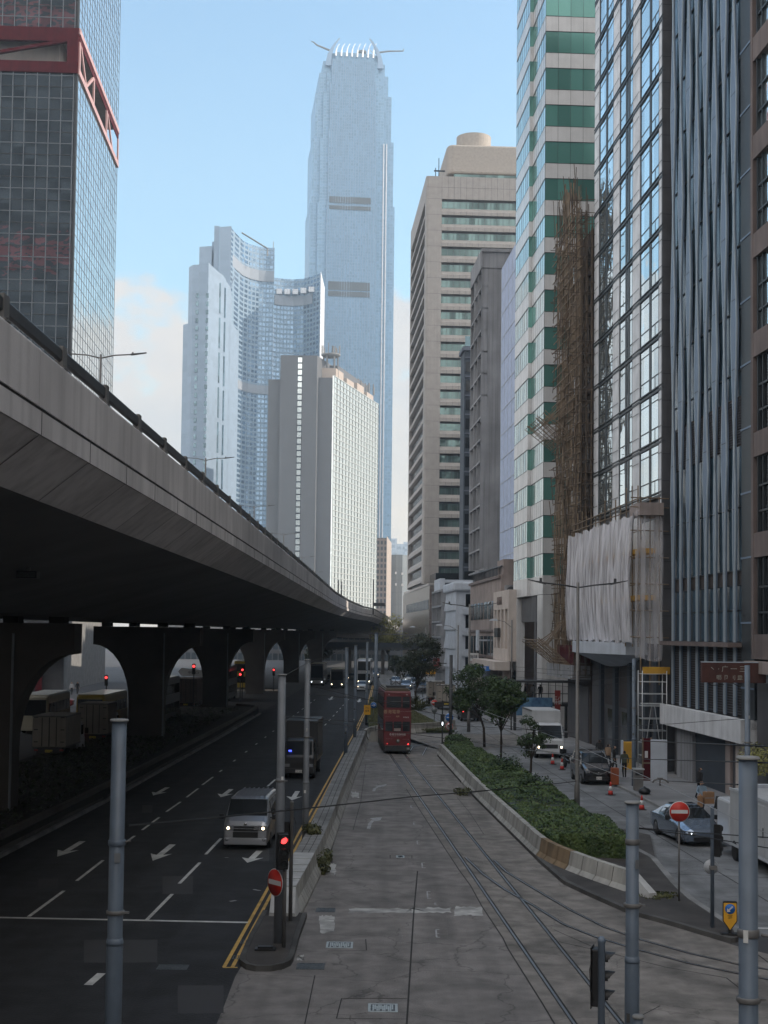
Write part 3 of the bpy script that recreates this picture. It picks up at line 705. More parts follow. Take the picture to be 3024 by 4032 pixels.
mat('cream_render', (0.52,0.46,0.42), 0.85, var=0.1, scale=0.8, streak=0.15)
mat('white_render', (0.48,0.52,0.58), 0.85, var=0.1, scale=0.8, streak=0.15)
mat('slate_panel', (0.035,0.045,0.06), 0.7, var=0.15, scale=0.6)
mat('slate_blue', (0.11,0.125,0.16), 0.8, var=0.1)
mat('brown_stone', (0.16,0.125,0.115), 0.75, var=0.16, scale=0.8, streak=0.3, stain=0.25)
mat('old_brown', (0.06,0.045,0.038), 0.9, var=0.3, scale=0.6, streak=0.4)
mat('fin_metal', (0.46,0.53,0.58), 0.4, metal=0.4, var=0.06, scale=1)
mat('fin_face', (0.15,0.205,0.285), 0.5, metal=0.2, var=0.08, scale=1)
mat('louvre', (0.045,0.035,0.032), 0.7, var=0.2, scale=3)
mat('sign_brown', (0.075,0.026,0.02), 0.7, var=0.2, scale=2, streak=0.3)
mat('warm_lamp', (0.8,0.5,0.2), 0.5, emit=(1.0,0.62,0.25), es=1.2)
mat('tower_dark', (0.115,0.118,0.125), 0.8, var=0.05, scale=0.2)
mat('pink_wall', (0.42,0.35,0.30), 0.85, var=0.05, scale=0.3)  # pinkish wall tone, also carries the sunlit tan of the roof houses
mat('roof_grey', (0.2,0.2,0.2), 0.9, var=0.2)

def facade(name, wall, win, cell, frac, off=(0,0), rough=0.3, metal=0.5, var=0.3, uv='x', frame=None):
    """far facade: grid of panes (window colour) in a wall, pattern in metres"""
    mt = bpy.data.materials.new(name); mt.use_nodes = True
    nt = mt.node_tree; N = nt.nodes; L = nt.links; bs = N['Principled BSDF']
    tc = N.new('ShaderNodeTexCoord'); sp = N.new('ShaderNodeSeparateXYZ'); L.new(tc.outputs['Object'], sp.inputs[0])
    def mth(op, a, b=None, c=None):
        n = N.new('ShaderNodeMath'); n.operation = op
        for i, q in enumerate((a, b, c)):
            if q is None: continue
            if isinstance(q, (int, float)): n.inputs[i].default_value = q
            else: L.new(q, n.inputs[i])
        return n.outputs[0]
    u = mth('ADD', sp.outputs['X'], sp.outputs['Y']) if uv == 'xy' else sp.outputs['X' if uv == 'x' else 'Y']
    uc = mth('DIVIDE', mth('ADD', u, 5000*cell[0] + off[0]), cell[0]); zc = mth('DIVIDE', mth('ADD', sp.outputs['Z'], off[1]), cell[1])
    fu = mth('FRACT', uc); fz = mth('FRACT', zc)
    inw = mth('MULTIPLY', mth('LESS_THAN', fu, frac[0]), mth('LESS_THAN', fz, frac[1]))
    wn = N.new('ShaderNodeTexWhiteNoise'); wn.noise_dimensions = '2D'
    cb = N.new('ShaderNodeCombineXYZ'); L.new(mth('FLOOR', uc), cb.inputs[0]); L.new(mth('FLOOR', zc), cb.inputs[1]); L.new(cb.outputs[0], wn.inputs['Vector'])
    br = mth('MULTIPLY_ADD', wn.outputs['Value'], var, 1-var*0.6)
    vm = N.new('ShaderNodeVectorMath'); vm.operation = 'SCALE'; vm.inputs[0].default_value = win; L.new(br, vm.inputs['Scale'])
    mx = N.new('ShaderNodeMixRGB'); mx.inputs[1].default_value = (*wall, 1); L.new(vm.outputs[0], mx.inputs[2]); L.new(inw, mx.inputs[0])
    L.new(mx.outputs[0], bs.inputs['Base Color'])
    L.new(mth('MULTIPLY', inw, metal), bs.inputs['Metallic'])
    L.new(mth('MULTIPLY_ADD', inw, rough-0.8, 0.8), bs.inputs['Roughness'])
    MATS[name] = mt
def grid(b, s0, s1, z0, z1, ds, dz, w, hgt, d0, d1):
    """mullion bars on a facade frame: verticals every ds, transoms every dz"""
    n = max(1, round((s1-s0)/ds))
    for i in range(n+1):
        s = s0 + (s1-s0)*i/n; b.box(s-w/2, s+w/2, d0, d1, z0, z1)
    n = max(1, round((z1-z0)/dz))
    for i in range(n+1):
        z = z0 + (z1-z0)*i/n; b.box(s0, s1, d0+.012, d1, z-hgt/2, z+hgt/2)
GR = {}
# ================================================================ A: red framed glass tower on the left
t = thing('office_tower', 'tall glass office tower with dark red steel truss belts, leftmost building', 'office tower', (-45.0,200,0), RZ*0.85)
Wd, Dp = 46, 41
b = MB()
b.box(-Wd,0,0.3,Dp,0,88.4); b.box(-Wd,0,0.3,Dp,94.9,176); b.m(1).box(-Wd+3,-3,3,Dp-3,87,95.5)
b.build('wall', ['roof_grey','beige_panel'], t)
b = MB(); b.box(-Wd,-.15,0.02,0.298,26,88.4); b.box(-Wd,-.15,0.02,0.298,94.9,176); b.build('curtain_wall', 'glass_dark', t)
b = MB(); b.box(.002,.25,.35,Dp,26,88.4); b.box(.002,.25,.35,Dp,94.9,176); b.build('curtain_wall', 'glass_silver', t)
b = MB()
for z0, z1 in ((27,88.4),(94.9,176)):
    n = 27
    for i in range(n+1):
        s = -.3 - i*1.72; b.box(s-.06,s+.06,-.11,.015,z0,z1)
    k = int((z1-z0)/1.65)
    for i in range(k+1): b.m(0 if i % 2 else 1).box(-Wd,-.2,-.05,.014,z0+i*1.65-.06,z0+i*1.65+.06)
    b.m(0)
b.build('mullion_grid', ['mullion','mullion_dark'], t)
b = MB(MR(0))
for z0, z1 in ((27,88.4),(94.9,176)):
    grid(b, .4, Dp, z0, z1, 2.2, 1.65, .10, .09, -.285, -.245)
b.build('mullion_grid', 'mullion', t)
b = MB()
b.box(-.14,.26,-.05,.32,0,176) if False else b.m(1).box(-.1,.20,-.04,.30,0,176); b.m(0)
b.box(-Wd,.3,-.25,.6,93.0,95.0); b.box(-Wd,.3,-.3,.6,88.4,90.0)
b.box(-1.3,.3,-.28,.55,90.0,93.0)
for s in (-24,-44): b.box(s-.7,s+.7,-.24,.5,90.0,93.0)
for (a, c) in (((-1.3,93.0),(-18,90.0)),((-26,93.0),(-42,90.0))):
    dz = .65; b.add([(a[0],-.2,a[1]),(a[0]-2.2,-.2,a[1]),(c[0],-.2,c[1]),(c[0]+2.2,-.2,c[1]),(a[0],.4,a[1]),(a[0]-2.2,.4,a[1]),(c[0],.4,c[1]),(c[0]+2.2,.4,c[1])],
      [(0,1,2,3),(7,6,5,4),(0,4,5,1),(1,5,6,2),(2,6,7,3),(3,7,4,0)])
b.build('truss_belt', ['red_steel','mullion_dark'], t)
mat('pink_steel', (0.50,0.30,0.28), 0.5, var=0.12, scale=1)  # same red steel, sunlight on the right face put into a paler colour
b = MB()
b.box(.26,.5,-.05,Dp+.1,94.2,95.05); b.box(.26,.5,-.1,Dp+.1,88.3,89.2); b.m(1).box(.26,.4,.4,Dp,93.1,94.2); b.m(0)
for s in (0.4,13.6,27,Dp-.5): b.box(.255,.5,s-.35,s+.35,89.2,93.1)
for (a, c) in ((1.2,6.6),(13,6.8),(28,34)):
    b.add([(.45,a,93.1),(.45,a+.9,93.1),(.45,c+.5,89.2),(.45,c-.4,89.2),(.2,a,93.1),(.2,a+.9,93.1),(.2,c+.5,89.2),(.2,c-.4,89.2)], [(0,1,2,3),(7,6,5,4),(0,4,5,1),(1,5,6,2),(2,6,7,3),(3,7,4,0)])
b.build('truss_belt', ['pink_steel','red_steel'], t)
b = MB(); b.box(-14,-13,.9,1.5,90.3,92.6); b.build('cooling_unit', 'white_render', t)
# white and red street level podium, seen through the flyover arches
b = MB(); b.box(-Wd-6,1.5,-4,-.2,5.2,8.2); b.build('podium', 'white_render', t); b = MB(); b.box(-Wd-6,1.5,-3.2,-.25,12,25); b.box(-Wd-6,.3,-1.0,-.05,0,12.0); b.build('podium', 'dark_stone', t)
for x in (-2.5,-8.5,-14.5,-20.5,-26.5):
    MB().box(x-.45,x+.45,-4.2,-3.9,0,5.2).build('column', 'red_steel', t)
    MB().box(x-3.9,x-1.4,-3.2,-1.1,.3,4.4).build('shop_window', 'glass_teal', t)
# ================================================================ B: pale blue towers behind, with distance haze put into their colours
facade('hotel_glass', (0.20,0.28,0.36), (0.20,0.30,0.41), (2.0,2.9), (0.72,0.6), var=0.5, uv='x', rough=0.18, metal=0.75)
facade('hotel_stone', (0.25,0.32,0.40), (0.22,0.29,0.37), (4.0,3.1), (0.97,0.95), var=0.15, uv='xy', rough=0.7, metal=0.0)
facade('ifc_glass', (0.215,0.33,0.44), (0.175,0.285,0.40), (1.9,2.1), (0.80,0.8), var=0.3, uv='x', rough=0.35, metal=0.5)  # some distance haze is put into this bluer, paler colour
facade('ifc_side', (0.58,0.58,0.56), (0.34,0.38,0.40), (1.6,2.1), (0.5,0.55), var=0.3, uv='y', rough=0.35, metal=0.4)  # greyer and paler than the front: sunlight on this side put into colour
def pz(y, x, Y): return zat(y=0, px=0, Y=0) if False else at(x, y, Y).z
def plan(pts, Y):   # (x pixel at the horizon, depth) -> world x, y
    return [((x-CX)/FP*(Y+d), Y+d) for x, d in pts]
Yb = 745.0
def pt(x, y, Y): return at(x, y, Y).z
def tower(name, label, cat, pts, Y, z1, mt, z0=0, group=None, part='wall'):
    P = plan(pts, Y); o0 = P[0]
    t = thing(name, label, cat, (o0[0],o0[1],0), 0, group)
    b = MB(Matrix.Translation((-o0[0],-o0[1],0))); b.prism(P, z0, z1); b.build(part, mt, t); return t, P
def loc(t): return Matrix.Translation((-t.location[0],-t.location[1],0))
zt = pt(820,1118,Yb)
t, P = tower('apartment_tower', 'pale stone residential tower with rounded top, front left of the tall curved pair', 'residential tower', [(722,6),(738,1),(764,0),(800,0),(806,4),(838,14),(860,22),(872,34),(888,46),(896,70),(722,70)], Yb-40, zt, 'hotel_stone')
b = MB(loc(t)); b.prism(plan([(703,10),(722,6.5),(722,60),(703,60)], Yb-40), 0, pt(716,1262,Yb-40)); b.prism(plan([(889,47),(922,72),(924,92),(892,90)], Yb-40), 0, pt(920,1185,Yb-40)); b.build('side_wing', 'hotel_stone', t)
b = MB(loc(t))
for s in (757, 797):
    x = (s-CX)/FP*(Yb-40); z = 12
    while z < zt-14:
        MB(loc(t)).box(x-.65,x+.65,Yb-40-.18,Yb-40+.3,z,z+2.3).build('window', 'glass_teal', t); z += 4.2
b = MB(loc(t))
for s, d, w in ((846,17,1.1),(866,27,1.0)):
    P_ = plan([(s,d)], Yb-40)[0]
    z = 10
    while z < zt-10: MB(loc(t)).box(P_[0]-w*.5,P_[0]+w*.5,P_[1]-.6,P_[1]+1.5,z,z+15.5).build('window_slot', 'glass_teal', t); z += 18
b = MB(loc(t)); b.prism(plan([(764,1),(800,1),(870,34),(860,50),(764,50)], Yb-40), zt, zt+1.2); b.tube([(plan([(880,40)],Yb-40)[0][0],Yb+10,zt),(plan([(896,40)],Yb-40)[0][0],Yb+10,zt+7)],.35,4); b.build('roof_gear', 'hotel_stone', t)
Y2 = 800.0
zt = pt(880,895,Y2)
t, P = tower('apartment_tower', 'tallest of the pale curved towers, left of the slender skyscraper, with a stepped roof', 'residential tower', [(842,2),(888,0),(908,12),(935,26),(965,34),(1000,39),(1030,41),(1062,41),(1062,70),(842,70)], Y2, pt(890,897,Y2), 'hotel_glass')
b = MB(loc(t)); b.prism(plan([(841.5,1.6),(888.4,-.3),(889,4),(842,6)], Y2), 0, pt(880,894,Y2)+.5); b.prism(plan([(762,8),(812,6),(812,60),(762,60)], Y2), 0, pt(800,957,Y2)); b.prism(plan([(820,3),(841,3),(841,60),(820,60)], Y2), 0, pt(850,897,Y2)+2); b.prism(plan([(812,14),(820,14),(820,60),(812,60)], Y2), 0, pt(830,925,Y2)); b.build('stone_wing', 'hotel_stone', t)
mat('plant_band', (0.26,0.29,0.33), 0.8)
for (y0, y1) in ((995,1040),(1470,1505)):
    MB(loc(t)).prism(plan([(889,1),(908,11.2),(935,25.2),(965,33.2),(1000,38.2),(1030,40.2),(1062,40.2),(1062,42),(1000,40),(935,28)], Y2), pt(980,y1,Y2), pt(980,y0,Y2)).build('plant_floor', 'plant_band', t)
b = MB(loc(t)); x0 = plan([(930,20)],Y2)[0][0]; x1 = plan([(1028,20)],Y2)[0][0]; zz_ = pt(960,905,Y2)
b.tube([(x0,Y2+20,zz_+4),(x1,Y2+30,zz_-2.5)], .5, 4); b.tube([(x1,Y2+30,zz_-2.5),(x1,Y2+30,zz_-7)], .4, 4); xm = plan([(1054,40)],Y2)[0][0]; b.tube([(xm,Y2+45,zz_-8),(xm,Y2+45,zz_+6)], .2, 4); b.build('window_crane', 'steel_grey', t)
zt3 = pt(1170,1036,Y2+10)
t, P = tower('hotel_tower', 'lower concave glass hotel tower with a sunlit white end wall, beside the slender skyscraper', 'hotel tower', [(1062.5,44),(1100,47),(1140,48),(1180,46),(1215,40),(1247,32),(1247,80),(1062.5,80)], Y2, zt3, 'hotel_glass')
b = MB(loc(t)); b.prism(plan([(1247.3,31.5),(1264,72),(1264,84),(1247.3,84)], Y2), 0, zt3+1); b.build('end_wall', 'white_stone', t)
b = MB(loc(t)); b.prism(plan([(1064,43.2),(1100,46.2),(1140,47.2),(1180,45.2),(1215,39.2),(1216,42),(1140,50),(1064,46)], Y2), pt(1150,1130,Y2), pt(1150,1090,Y2)); b.build('plant_floor', 'plant_band', t)
b = MB(loc(t))
for k in range(5):
    P_ = plan([(1072+k*32,44.6-(.0 if k<3 else (k-2)*3)),(1094+k*32,45-(0 if k<3 else (k-2)*4))], Y2); b.box(P_[0][0],P_[1][0],P_[0][1]-.6,P_[0][1]+3,pt(1150,1085,Y2),pt(1150,1064,Y2))
b.build('window', 'white_stone', t)
# ================================================================ C: the slender skyscraper
Y = 962.0; k = Y/FP
xc = (1372-CX)*k
t = thing('skyscraper', 'very tall slender blue grey skyscraper with a crown of white claws', 'skyscraper', (xc,Y,0), math.radians(7.0))
def zz(y): return at(1385, y, 962.0).z
b = MB(); bs_ = MB()
tiers = [(0,zz(800),29.4),(zz(800),zz(545),28.2),(zz(545),zz(365),26.4),(zz(365),zz(285),24.0),(zz(285),zz(238),21.5),(zz(238),zz(205),18.5)]
for z0, z1, h in tiers:
    c = 5.2; d = 27
    # front bay stands proud of the notched corners
    b.prism([(-h,4),(-h+c,4),(-h+c,1.6),(h-c,1.6),(h-c,4),(h,4),(h,4+2*d-8),(h-c,4+2*d-8),(h-c,4+2*d-4),(-h+c,4+2*d-4),(-h+c,2*d-4),(-h,2*d-4)], z0, z1)
b.build('glass_shaft', 'ifc_glass', t)
b = MB()
for z0, z1, h in tiers: b.box(h-.05,h+.35,8,2*27-8,z0,z1-1.5); 
b.build('side_bay', 'ifc_side', t)
b = MB(); fr = MB()
for z0, z1, h in [(0,zz(800),15.6),(zz(800),zz(512),15.0),(zz(512),zz(330),14.2),(zz(330),zz(238),13.2)]:
    b.box(-h-2.5,h+.5,-.4,1.55,z0,z1)
    n = 19
    for i in range(n+1):
        x = -h-2.3 + (2*h+2.6)*i/n; fr.box(x-.17,x+.17,-.95,-.42,z0,z1)
b.build('centre_bay', 'ifc_glass', t); 
mat('ifc_fin', (0.22,0.31,0.42), 0.4, metal=0.2, var=0.05); fr.build('fin', 'ifc_fin', t)
b = MB()
for x in (20.6, 22.6): b.box(x,x+.7,-.1,1.55,0,zz(560))
b.build('edge_strip', 'white_stone', t)
mat('louvre_far', (0.09,0.10,0.105), 0.8, var=0.1)
for (y0, y1) in ((778,803),(813,828),(1112,1145),(1150,1170)):
    b = MB(); b.box(-16.45,12.2,-.945,-.93,zz(y1),zz(y0))
    for i in range(18):
        x = -16.4+i*1.62; b.box(x,x+1.0,-.99,-.94,zz(y1),zz(y0))
    b.build('louvre_band', 'louvre_far', t)
mat('claw_white', (0.55,0.58,0.6), 0.4, var=0.05)
def claw(b, x, y, zb, zt_, lean, lx=0.0):
    n = 7; P = []
    for i in range(n+1):
        q = i/n; P.append((x+lx*q*q, y+lean*q*q, zb+(zt_-zb)*q))
    b.tube(P, [.65-.4*(i/n) for i in range(n+1)], 5)
for i in range(8):
    b = MB(); x = -13.2 + i*3.7; claw(b, x, -.4, zz(225), zz(146+ (7-i)*1.5), 9, 3.2); b.build('crown_claw', 'claw_white', t)
for i in range(5):
    b = MB(); claw(b, 18.2, 8+i*8, zz(238), zz(170+i*4), 0, -8); b.build('crown_claw', 'claw_white', t)
for s, top, lx in ((-1,150,8.5),(1,145,-8.5)):
    b = MB()
    for i in range(8):
        q0, q1 = i/8, (i+1)/8
        f = lambda q: s*(20.0-9.0*q*q)
        b.add([(f(q0),1,zz(260)+(zz(top)-zz(260))*q0),(f(q0)-s*(4.2-3.4*q0),1,zz(260)+(zz(top)-zz(260))*q0),(f(q1)-s*(4.2-3.4*q1),1,zz(260)+(zz(top)-zz(260))*q1),(f(q1),1,zz(260)+(zz(top)-zz(260))*q1),
               (f(q0),3,zz(260)+(zz(top)-zz(260))*q0),(f(q0)-s*(4.2-3.4*q0),3,zz(260)+(zz(top)-zz(260))*q0),(f(q1)-s*(4.2-3.4*q1),3,zz(260)+(zz(top)-zz(260))*q1),(f(q1),3,zz(260)+(zz(top)-zz(260))*q1)],
              [(0,1,2,3),(7,6,5,4),(1,5,6,2),(0,3,7,4),(2,6,7,3),(0,4,5,1)])
    b.build('crown_blade', 'ifc_fin', t)
for s, P in ((-1,[(-17,6,zz(190)),(-26,6,zz(172)),(-28.4,6,zz(161)),(-30,6,zz(160))]),(1,[(15,6,zz(190)),(24,6,zz(180)),(34.6,6,zz(175)),(34.7,6,zz(166))])):
    MB().tube(P, [.75,.6,.45,.3], 5).build('crane_arm', 'steel_grey', t)
MB().tube([(8,10,zz(215)),(8,10,zz(187))], [1.2,1.2], 6).lathe([(0.4,0),(3,.6),(3.2,1.8)], (6,10,zz(188)), 12).build('satellite_dish', 'steel_grey', t)
# ================================================================ D: dark grey tower with the glass side
Y = 650.0; k = Y/FP
ang = -math.atan(0.2424)
t = thing('office_tower', 'dark grey windowless tower with a bright glass side wall and antennas on its roof', 'office tower', ((1299-CX)*k,Y,0), 0)
zD = lambda y, x=1200: at(x, y, Y).z
XL = lambda x: (x-1299)*k
b = MB()
top1, top2, top3 = zD(1399,1180), zD(1483,1280), zD(1489,1080)
rp = lambda pts: pts
d = .2424
b.prism([(XL(1092),0),(XL(1238),0),(XL(1238)+d*60,60),(XL(1092)+d*60,60)], 0, top1)
b.prism([(XL(1043),3.2),(XL(1091.9),3.2),(XL(1091.9)+14,60),(XL(1043)+14,60)], 0, top3)
b.prism([(XL(1238.2),2.4),(0,2.4),(d*84,84),(XL(1238.2)+d*84,84)], 0, top2)
b.build('wall', 'tower_dark', t)
P = [(0.05,2.5),(0.6,2.35),(0.6+d*84,84),(0.05+d*84,84)]
b = MB(); b.prism(P, 8, top2+1.0); b.build('curtain_wall', 'glass_grid', t)
b = MB()
n = 15
for i in range(n+1):
    s = 2.4+81.5*i/n; x = .61+.2494*(s-2.35); b.prism([(x,s-.16),(x+.25,s-.16),(x+.25,s+.16),(x,s+.16)], 8, top2+1)
z = 8
while z < top2+1: b.prism([(.64,2.5),(.84,2.5),(21.18,84),(20.98,84)], z-.2, z+.2); z += 2.6
mat('pale_mullion', (0.42,0.44,0.42), 0.6); b.build('mullion_grid', 'pale_mullion', t)
b = MB(); x = XL(1170); z = 20
while z < top1-3: b.box(x-.95,x+.95,-.12,.1,z,z+2.3); z += 2.9
b.build('window', 'glass_grid', t)
b = MB(); b.box(x-1.15,x+1.15,-.06,.05,10,top1-.5); b.build('window_strip', 'glass_black', t)
# roof structures
b = MB(); b.prism([(XL(1238),20),(XL(1238)+9,20),(XL(1238)+9+d*55,75),(XL(1238)+d*55,75)], top2, top2+9); b.m(1)
for i in range(4):
    y0 = 8+i*19; x0 = -4.2+d*y0; b.prism([(x0-3,y0),(x0+3.6,y0),(x0+3.6+d*13,y0+13),(x0-3+d*13,y0+13)], top2, top2+5.5-(i%2)*1.2)
b.build('roof_house', ['tower_dark','pink_wall'], t)  # tan of sunlight on the roof boxes put into their warm colour
b = MB(); cx_, cy_ = XL(1262)+3, 12
b.lathe([(3.6,top1+1.6),(4.6,top1+2.4),(4.6,top1+2.9),(3,top1+3.1)], (cx_,cy_,0), 18)
for a in range(6): b.tube([(cx_+3.4*math.cos(a*1.05),cy_+3.4*math.sin(a*1.05),top2),(cx_+3.4*math.cos(a*1.05),cy_+3.4*math.sin(a*1.05),top1+1.7)], .4, 5)
b.build('round_platform', 'roof_grey', t)
b = MB(); r = random.Random(3)
for i in range(16):
    a = r.uniform(0,6.28); q = 4.2; h = r.uniform(1.5,5); b.tube([(cx_+q*math.cos(a),cy_+q*math.sin(a),top1+2.8),(cx_+q*math.cos(a),cy_+q*math.sin(a),top1+3+h)], r.uniform(.1,.32), 4)
for i in range(14):
    y0 = r.uniform(54,82); x0 = -2.5+d*y0+r.uniform(-2,2); b.tube([(x0,y0,top2+5),(x0,y0,top2+5+r.uniform(2,6))], r.uniform(.12,.4), 4)
b.build('antenna', 'steel_grey', t)
# ================================================================ E: buildings in the gap between the towers
facade('pink_grid', (0.22,0.18,0.16), (0.05,0.055,0.06), (1.45,2.3), (0.6,0.62), var=0.4, uv='x', rough=0.5, metal=0.0)
Y = 560.0
t, P = tower('office_block', 'narrow block with a strip of small dark windows and a bare pinkish side wall', 'office block', [(1484,0),(1521,0),(1521,9),(1484,9)], Y, pt(1510,2118,Y), 'pink_grid')
b = MB(loc(t)); b.prism(plan([(1521.2,-.4),(1523,-.4),(1541,40),(1521.2,40)], Y), 0, pt(1530,2112,Y)); b.build('side_wall', 'pink_wall', t)
facade('greyblue_panel', (0.17,0.19,0.20), (0.20,0.225,0.24), (3.3,5.2), (0.94,0.96), var=0.12, uv='x', rough=0.6, metal=0.0)
Y = 600.0
t, P = tower('office_block', 'grey green curved block with four small pale windows in the gap ending the street', 'office block', [(1541.5,2),(1560,0),(1585,0),(1606,3),(1640,8),(1640,40),(1541.5,40)], Y, pt(1570,2184,Y), 'greyblue_panel')
for (x, y) in ((1559,2256),(1584,2259),(1559,2301),(1584,2303)):
    p = at(x, y, Y-.2); MB(loc(t)).box(p.x-.35,p.x+.35,p.y-.1,p.y+.1,p.z-.5,p.z+.5).build('window', 'white_stone', t)
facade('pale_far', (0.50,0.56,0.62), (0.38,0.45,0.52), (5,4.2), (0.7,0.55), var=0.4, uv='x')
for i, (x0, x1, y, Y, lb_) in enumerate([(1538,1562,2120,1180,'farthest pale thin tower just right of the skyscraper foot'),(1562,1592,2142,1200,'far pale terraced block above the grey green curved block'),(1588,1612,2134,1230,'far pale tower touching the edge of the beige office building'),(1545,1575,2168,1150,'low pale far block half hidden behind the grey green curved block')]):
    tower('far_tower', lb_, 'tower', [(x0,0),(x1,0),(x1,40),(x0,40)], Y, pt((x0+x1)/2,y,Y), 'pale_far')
# ================================================================ F: beige banded office
Y = 300.0; k = Y/FP
t = thing('office_building', 'beige office building with long horizontal window bands and a round tank on its roof', 'office building', ((1664-CX)*k,Y,0), RZ)
T0, zb = 106.8, 19.2
Wf, Lf = 24.0, 43.0
jt = MB(); jt.box(.8,Wf,.9,Lf,zb,T0-.4); jt.m(1)
b = MB()
b.box(0.55,3.4,0,1.2,zb,T0); b.box(0,1.2,0.55,2.6,zb,T0); b.prism([(0,.55),(.16,.16),(.55,0),(1.2,1.2)], zb, T0)
b.box(Wf-.6,Wf,0,1.2,zb,T0); b.box(0,1.2,Lf-1.5,Lf,zb,T0)
b.box(3.4,Wf-.6,0.02,1.2,T0-4.9,T0); b.box(.02,1.2,2.6,Lf-1.5,T0-4.9,T0)
b.box(1.2,Wf,1.2,Lf,T0-.5,T0-.05)
b.build('corner_pillar', 'beige_panel', t)
per = 3.43; z = T0-4.9
fl = 0
while z - per > zb-1:
    zg1 = z-.45; zg0 = zg1-1.45 if fl else zg1-1.5; zs0 = max(z-per, zb)
    s = MB(); s.box(3.4,Wf-.6,.03,.78,zs0,zg0-.75); s.add([(3.4,.03,zg0-.75),(Wf-.6,.03,zg0-.75),(Wf-.6,.55,zg0),(3.4,.55,zg0),(3.4,.78,zg0-.75),(Wf-.6,.78,zg0-.75),(Wf-.6,.78,zg0),(3.4,.78,zg0)], [(0,1,2,3),(3,2,6,7),(0,3,7,4),(1,5,6,2)])
    s.box(.03,.78,2.6,Lf-1.5,zs0,zg0-.75); s.add([(.03,2.6,zg0-.75),(.03,Lf-1.5,zg0-.75),(.6,Lf-1.5,zg0),(.6,2.6,zg0),(.78,2.6,zg0),(.78,Lf-1.5,zg0)], [(3,2,1,0),(4,5,2,3)])
    s.build('spandrel', 'beige_panel', t)
    w = MB(); w.box(3.42,Wf-.62,.56,.7,zg0-.1,zg1); w.build('window_band', 'glass_band', t)
    w = MB(); w.box(.66,.78,2.62,Lf-1.52,zg0-.1,zg1+.3); w.build('window_band', 'glass_black', t)
    for i in range(16): jt.box(3.4+i*1.33-.035,3.4+i*1.33+.035,.50,.555,zg0,zg1)
    for i in range(16): jt.box(3.4+i*1.33-.02,3.4+i*1.33+.02,.015,.028,zs0,zg0-.75)
    z -= per; fl += 1
for i in range(16): jt.box(3.4+i*1.33-.02,3.4+i*1.33+.02,-.002,.018,T0-4.9,T0)
for zq in (T0-2.4,): jt.box(.3,Wf,-.004,.016,zq-.02,zq+.02)
zq = T0-4.9
while zq > zb: jt.box(.3,3.38,-.01,-.0,zq-.02,zq+.02); jt.box(-.01,0,.55,2.6,zq-.02,zq+.02); zq -= per
jt.build('core_wall', ['dark_stone','dark_stone'], t)
zr = lambda y, x=1900: at(x, y, Y+3).z
b = MB(); x0, x1 = (1773-1684)*k, (2050-1684)*k
b.prism([(x0+1.2,3),(x0+.3,3.6),(x0,5),(x0,30),(x1+6,30),(x1+6,3)], zr(680), zr(567)); b.build('roof_house', 'beige_pebble', t, bevel=.4)
b = MB(); b.box(x0+1.5,x1+5,3.6,29,T0-.05,zr(678)); b.build('roof_band', 'glass_band', t)
for i in range(13): pass
b = MB(); b.prism([((1893-1684)*k+3.82*math.cos(i*math.pi/18),9+3.82*math.sin(i*math.pi/18)) for i in range(36)], zr(568)-.1, zr(503)); b.build('round_tank_house', 'beige_pebble', t)
b = MB(); b.box((1968-1684)*k,(2050-1684)*k+4,8,18,zr(568),zr(541)); b.build('roof_box', 'beige_pebble', t)
b = MB()
for i in range(5): b.box(x0-1.6-i*.25,x0-1.45-i*.25,6+i*5,6.3+i*5,T0,T0+6.0-i*.5); b.box(x0-2.6,x0-.2,6+i*5,6.2+i*5,T0+3+i*.3,T0+3.3+i*.3)
b.build('roof_screen', 'slate_panel', t)
# its podium
Yp = 285.0
t = thing('podium_block', 'bronze clad podium block with one dark window strip, below the beige office building', 'podium', ((1693-CX)/FP*Yp,Yp,0), RZ)
b = MB(); b.box(0,11,0,74,0,18.4); b.build('wall', 'bronze_panel', t, bevel=.1)
b = MB(); b.box(-.12,.05,1.2,70,18.41,18.9); b.box(-.1,11,-.1,.1,18.41,18.9); b.build('parapet', 'beige_panel', t)
for i in range(7):
    MB().box(-.09,.02,2+i*8.6,10.2+i*8.6,13.6,15.6).build('window', 'glass_black', t)
b = MB(); b.box(1.4,12,2.2,60,18.9,21); b.build('recess_wall', 'glass_black', t)
for i in range(5): MB().box(-.02,1.0,-.03,-.004,2.0+i*3.2,4.9+i*3.2).build('panel', 'brown_stone', t)
# ================================================================ mid distance row
def block(name, label, cat, px, Y, L, W, z1, mt, z0=0, **kw):
    t = thing(name, label, cat, ((px-CX)/FP*Y, Y, 0), RZ)
    MB().box(0,W,0,L,z0,z1).build('wall', mt, t, **kw)
    return t
# dark slim building
Y = 247.0; t = block('office_building', 'slim dark slate building squeezed between the beige office and the bare concrete tower', 'office building', 1823, Y, 6, 3.8, 59.2, 'slate_panel')
z = 11.0; i = 0
while z < 57.2:
    MB().box(.25,3.3,-.14,.02,z,z+1.9).build('window_band', 'glass_black', t)
    MB().box(.1,3.5,-.2,.02,z+2.5,z+2.72).build('ledge', 'slate_blue', t)
    z += 3.35
MB().box(-.35,3.8,-.3,0,58.4,59.1).box(-.35,0,0,6,58.4,59.1).build('cornice', 'slate_blue', t)
MB().box(0.1,3.7,.1,.16,59.2,61.0).build('glass_rail', 'glass_teal', t)
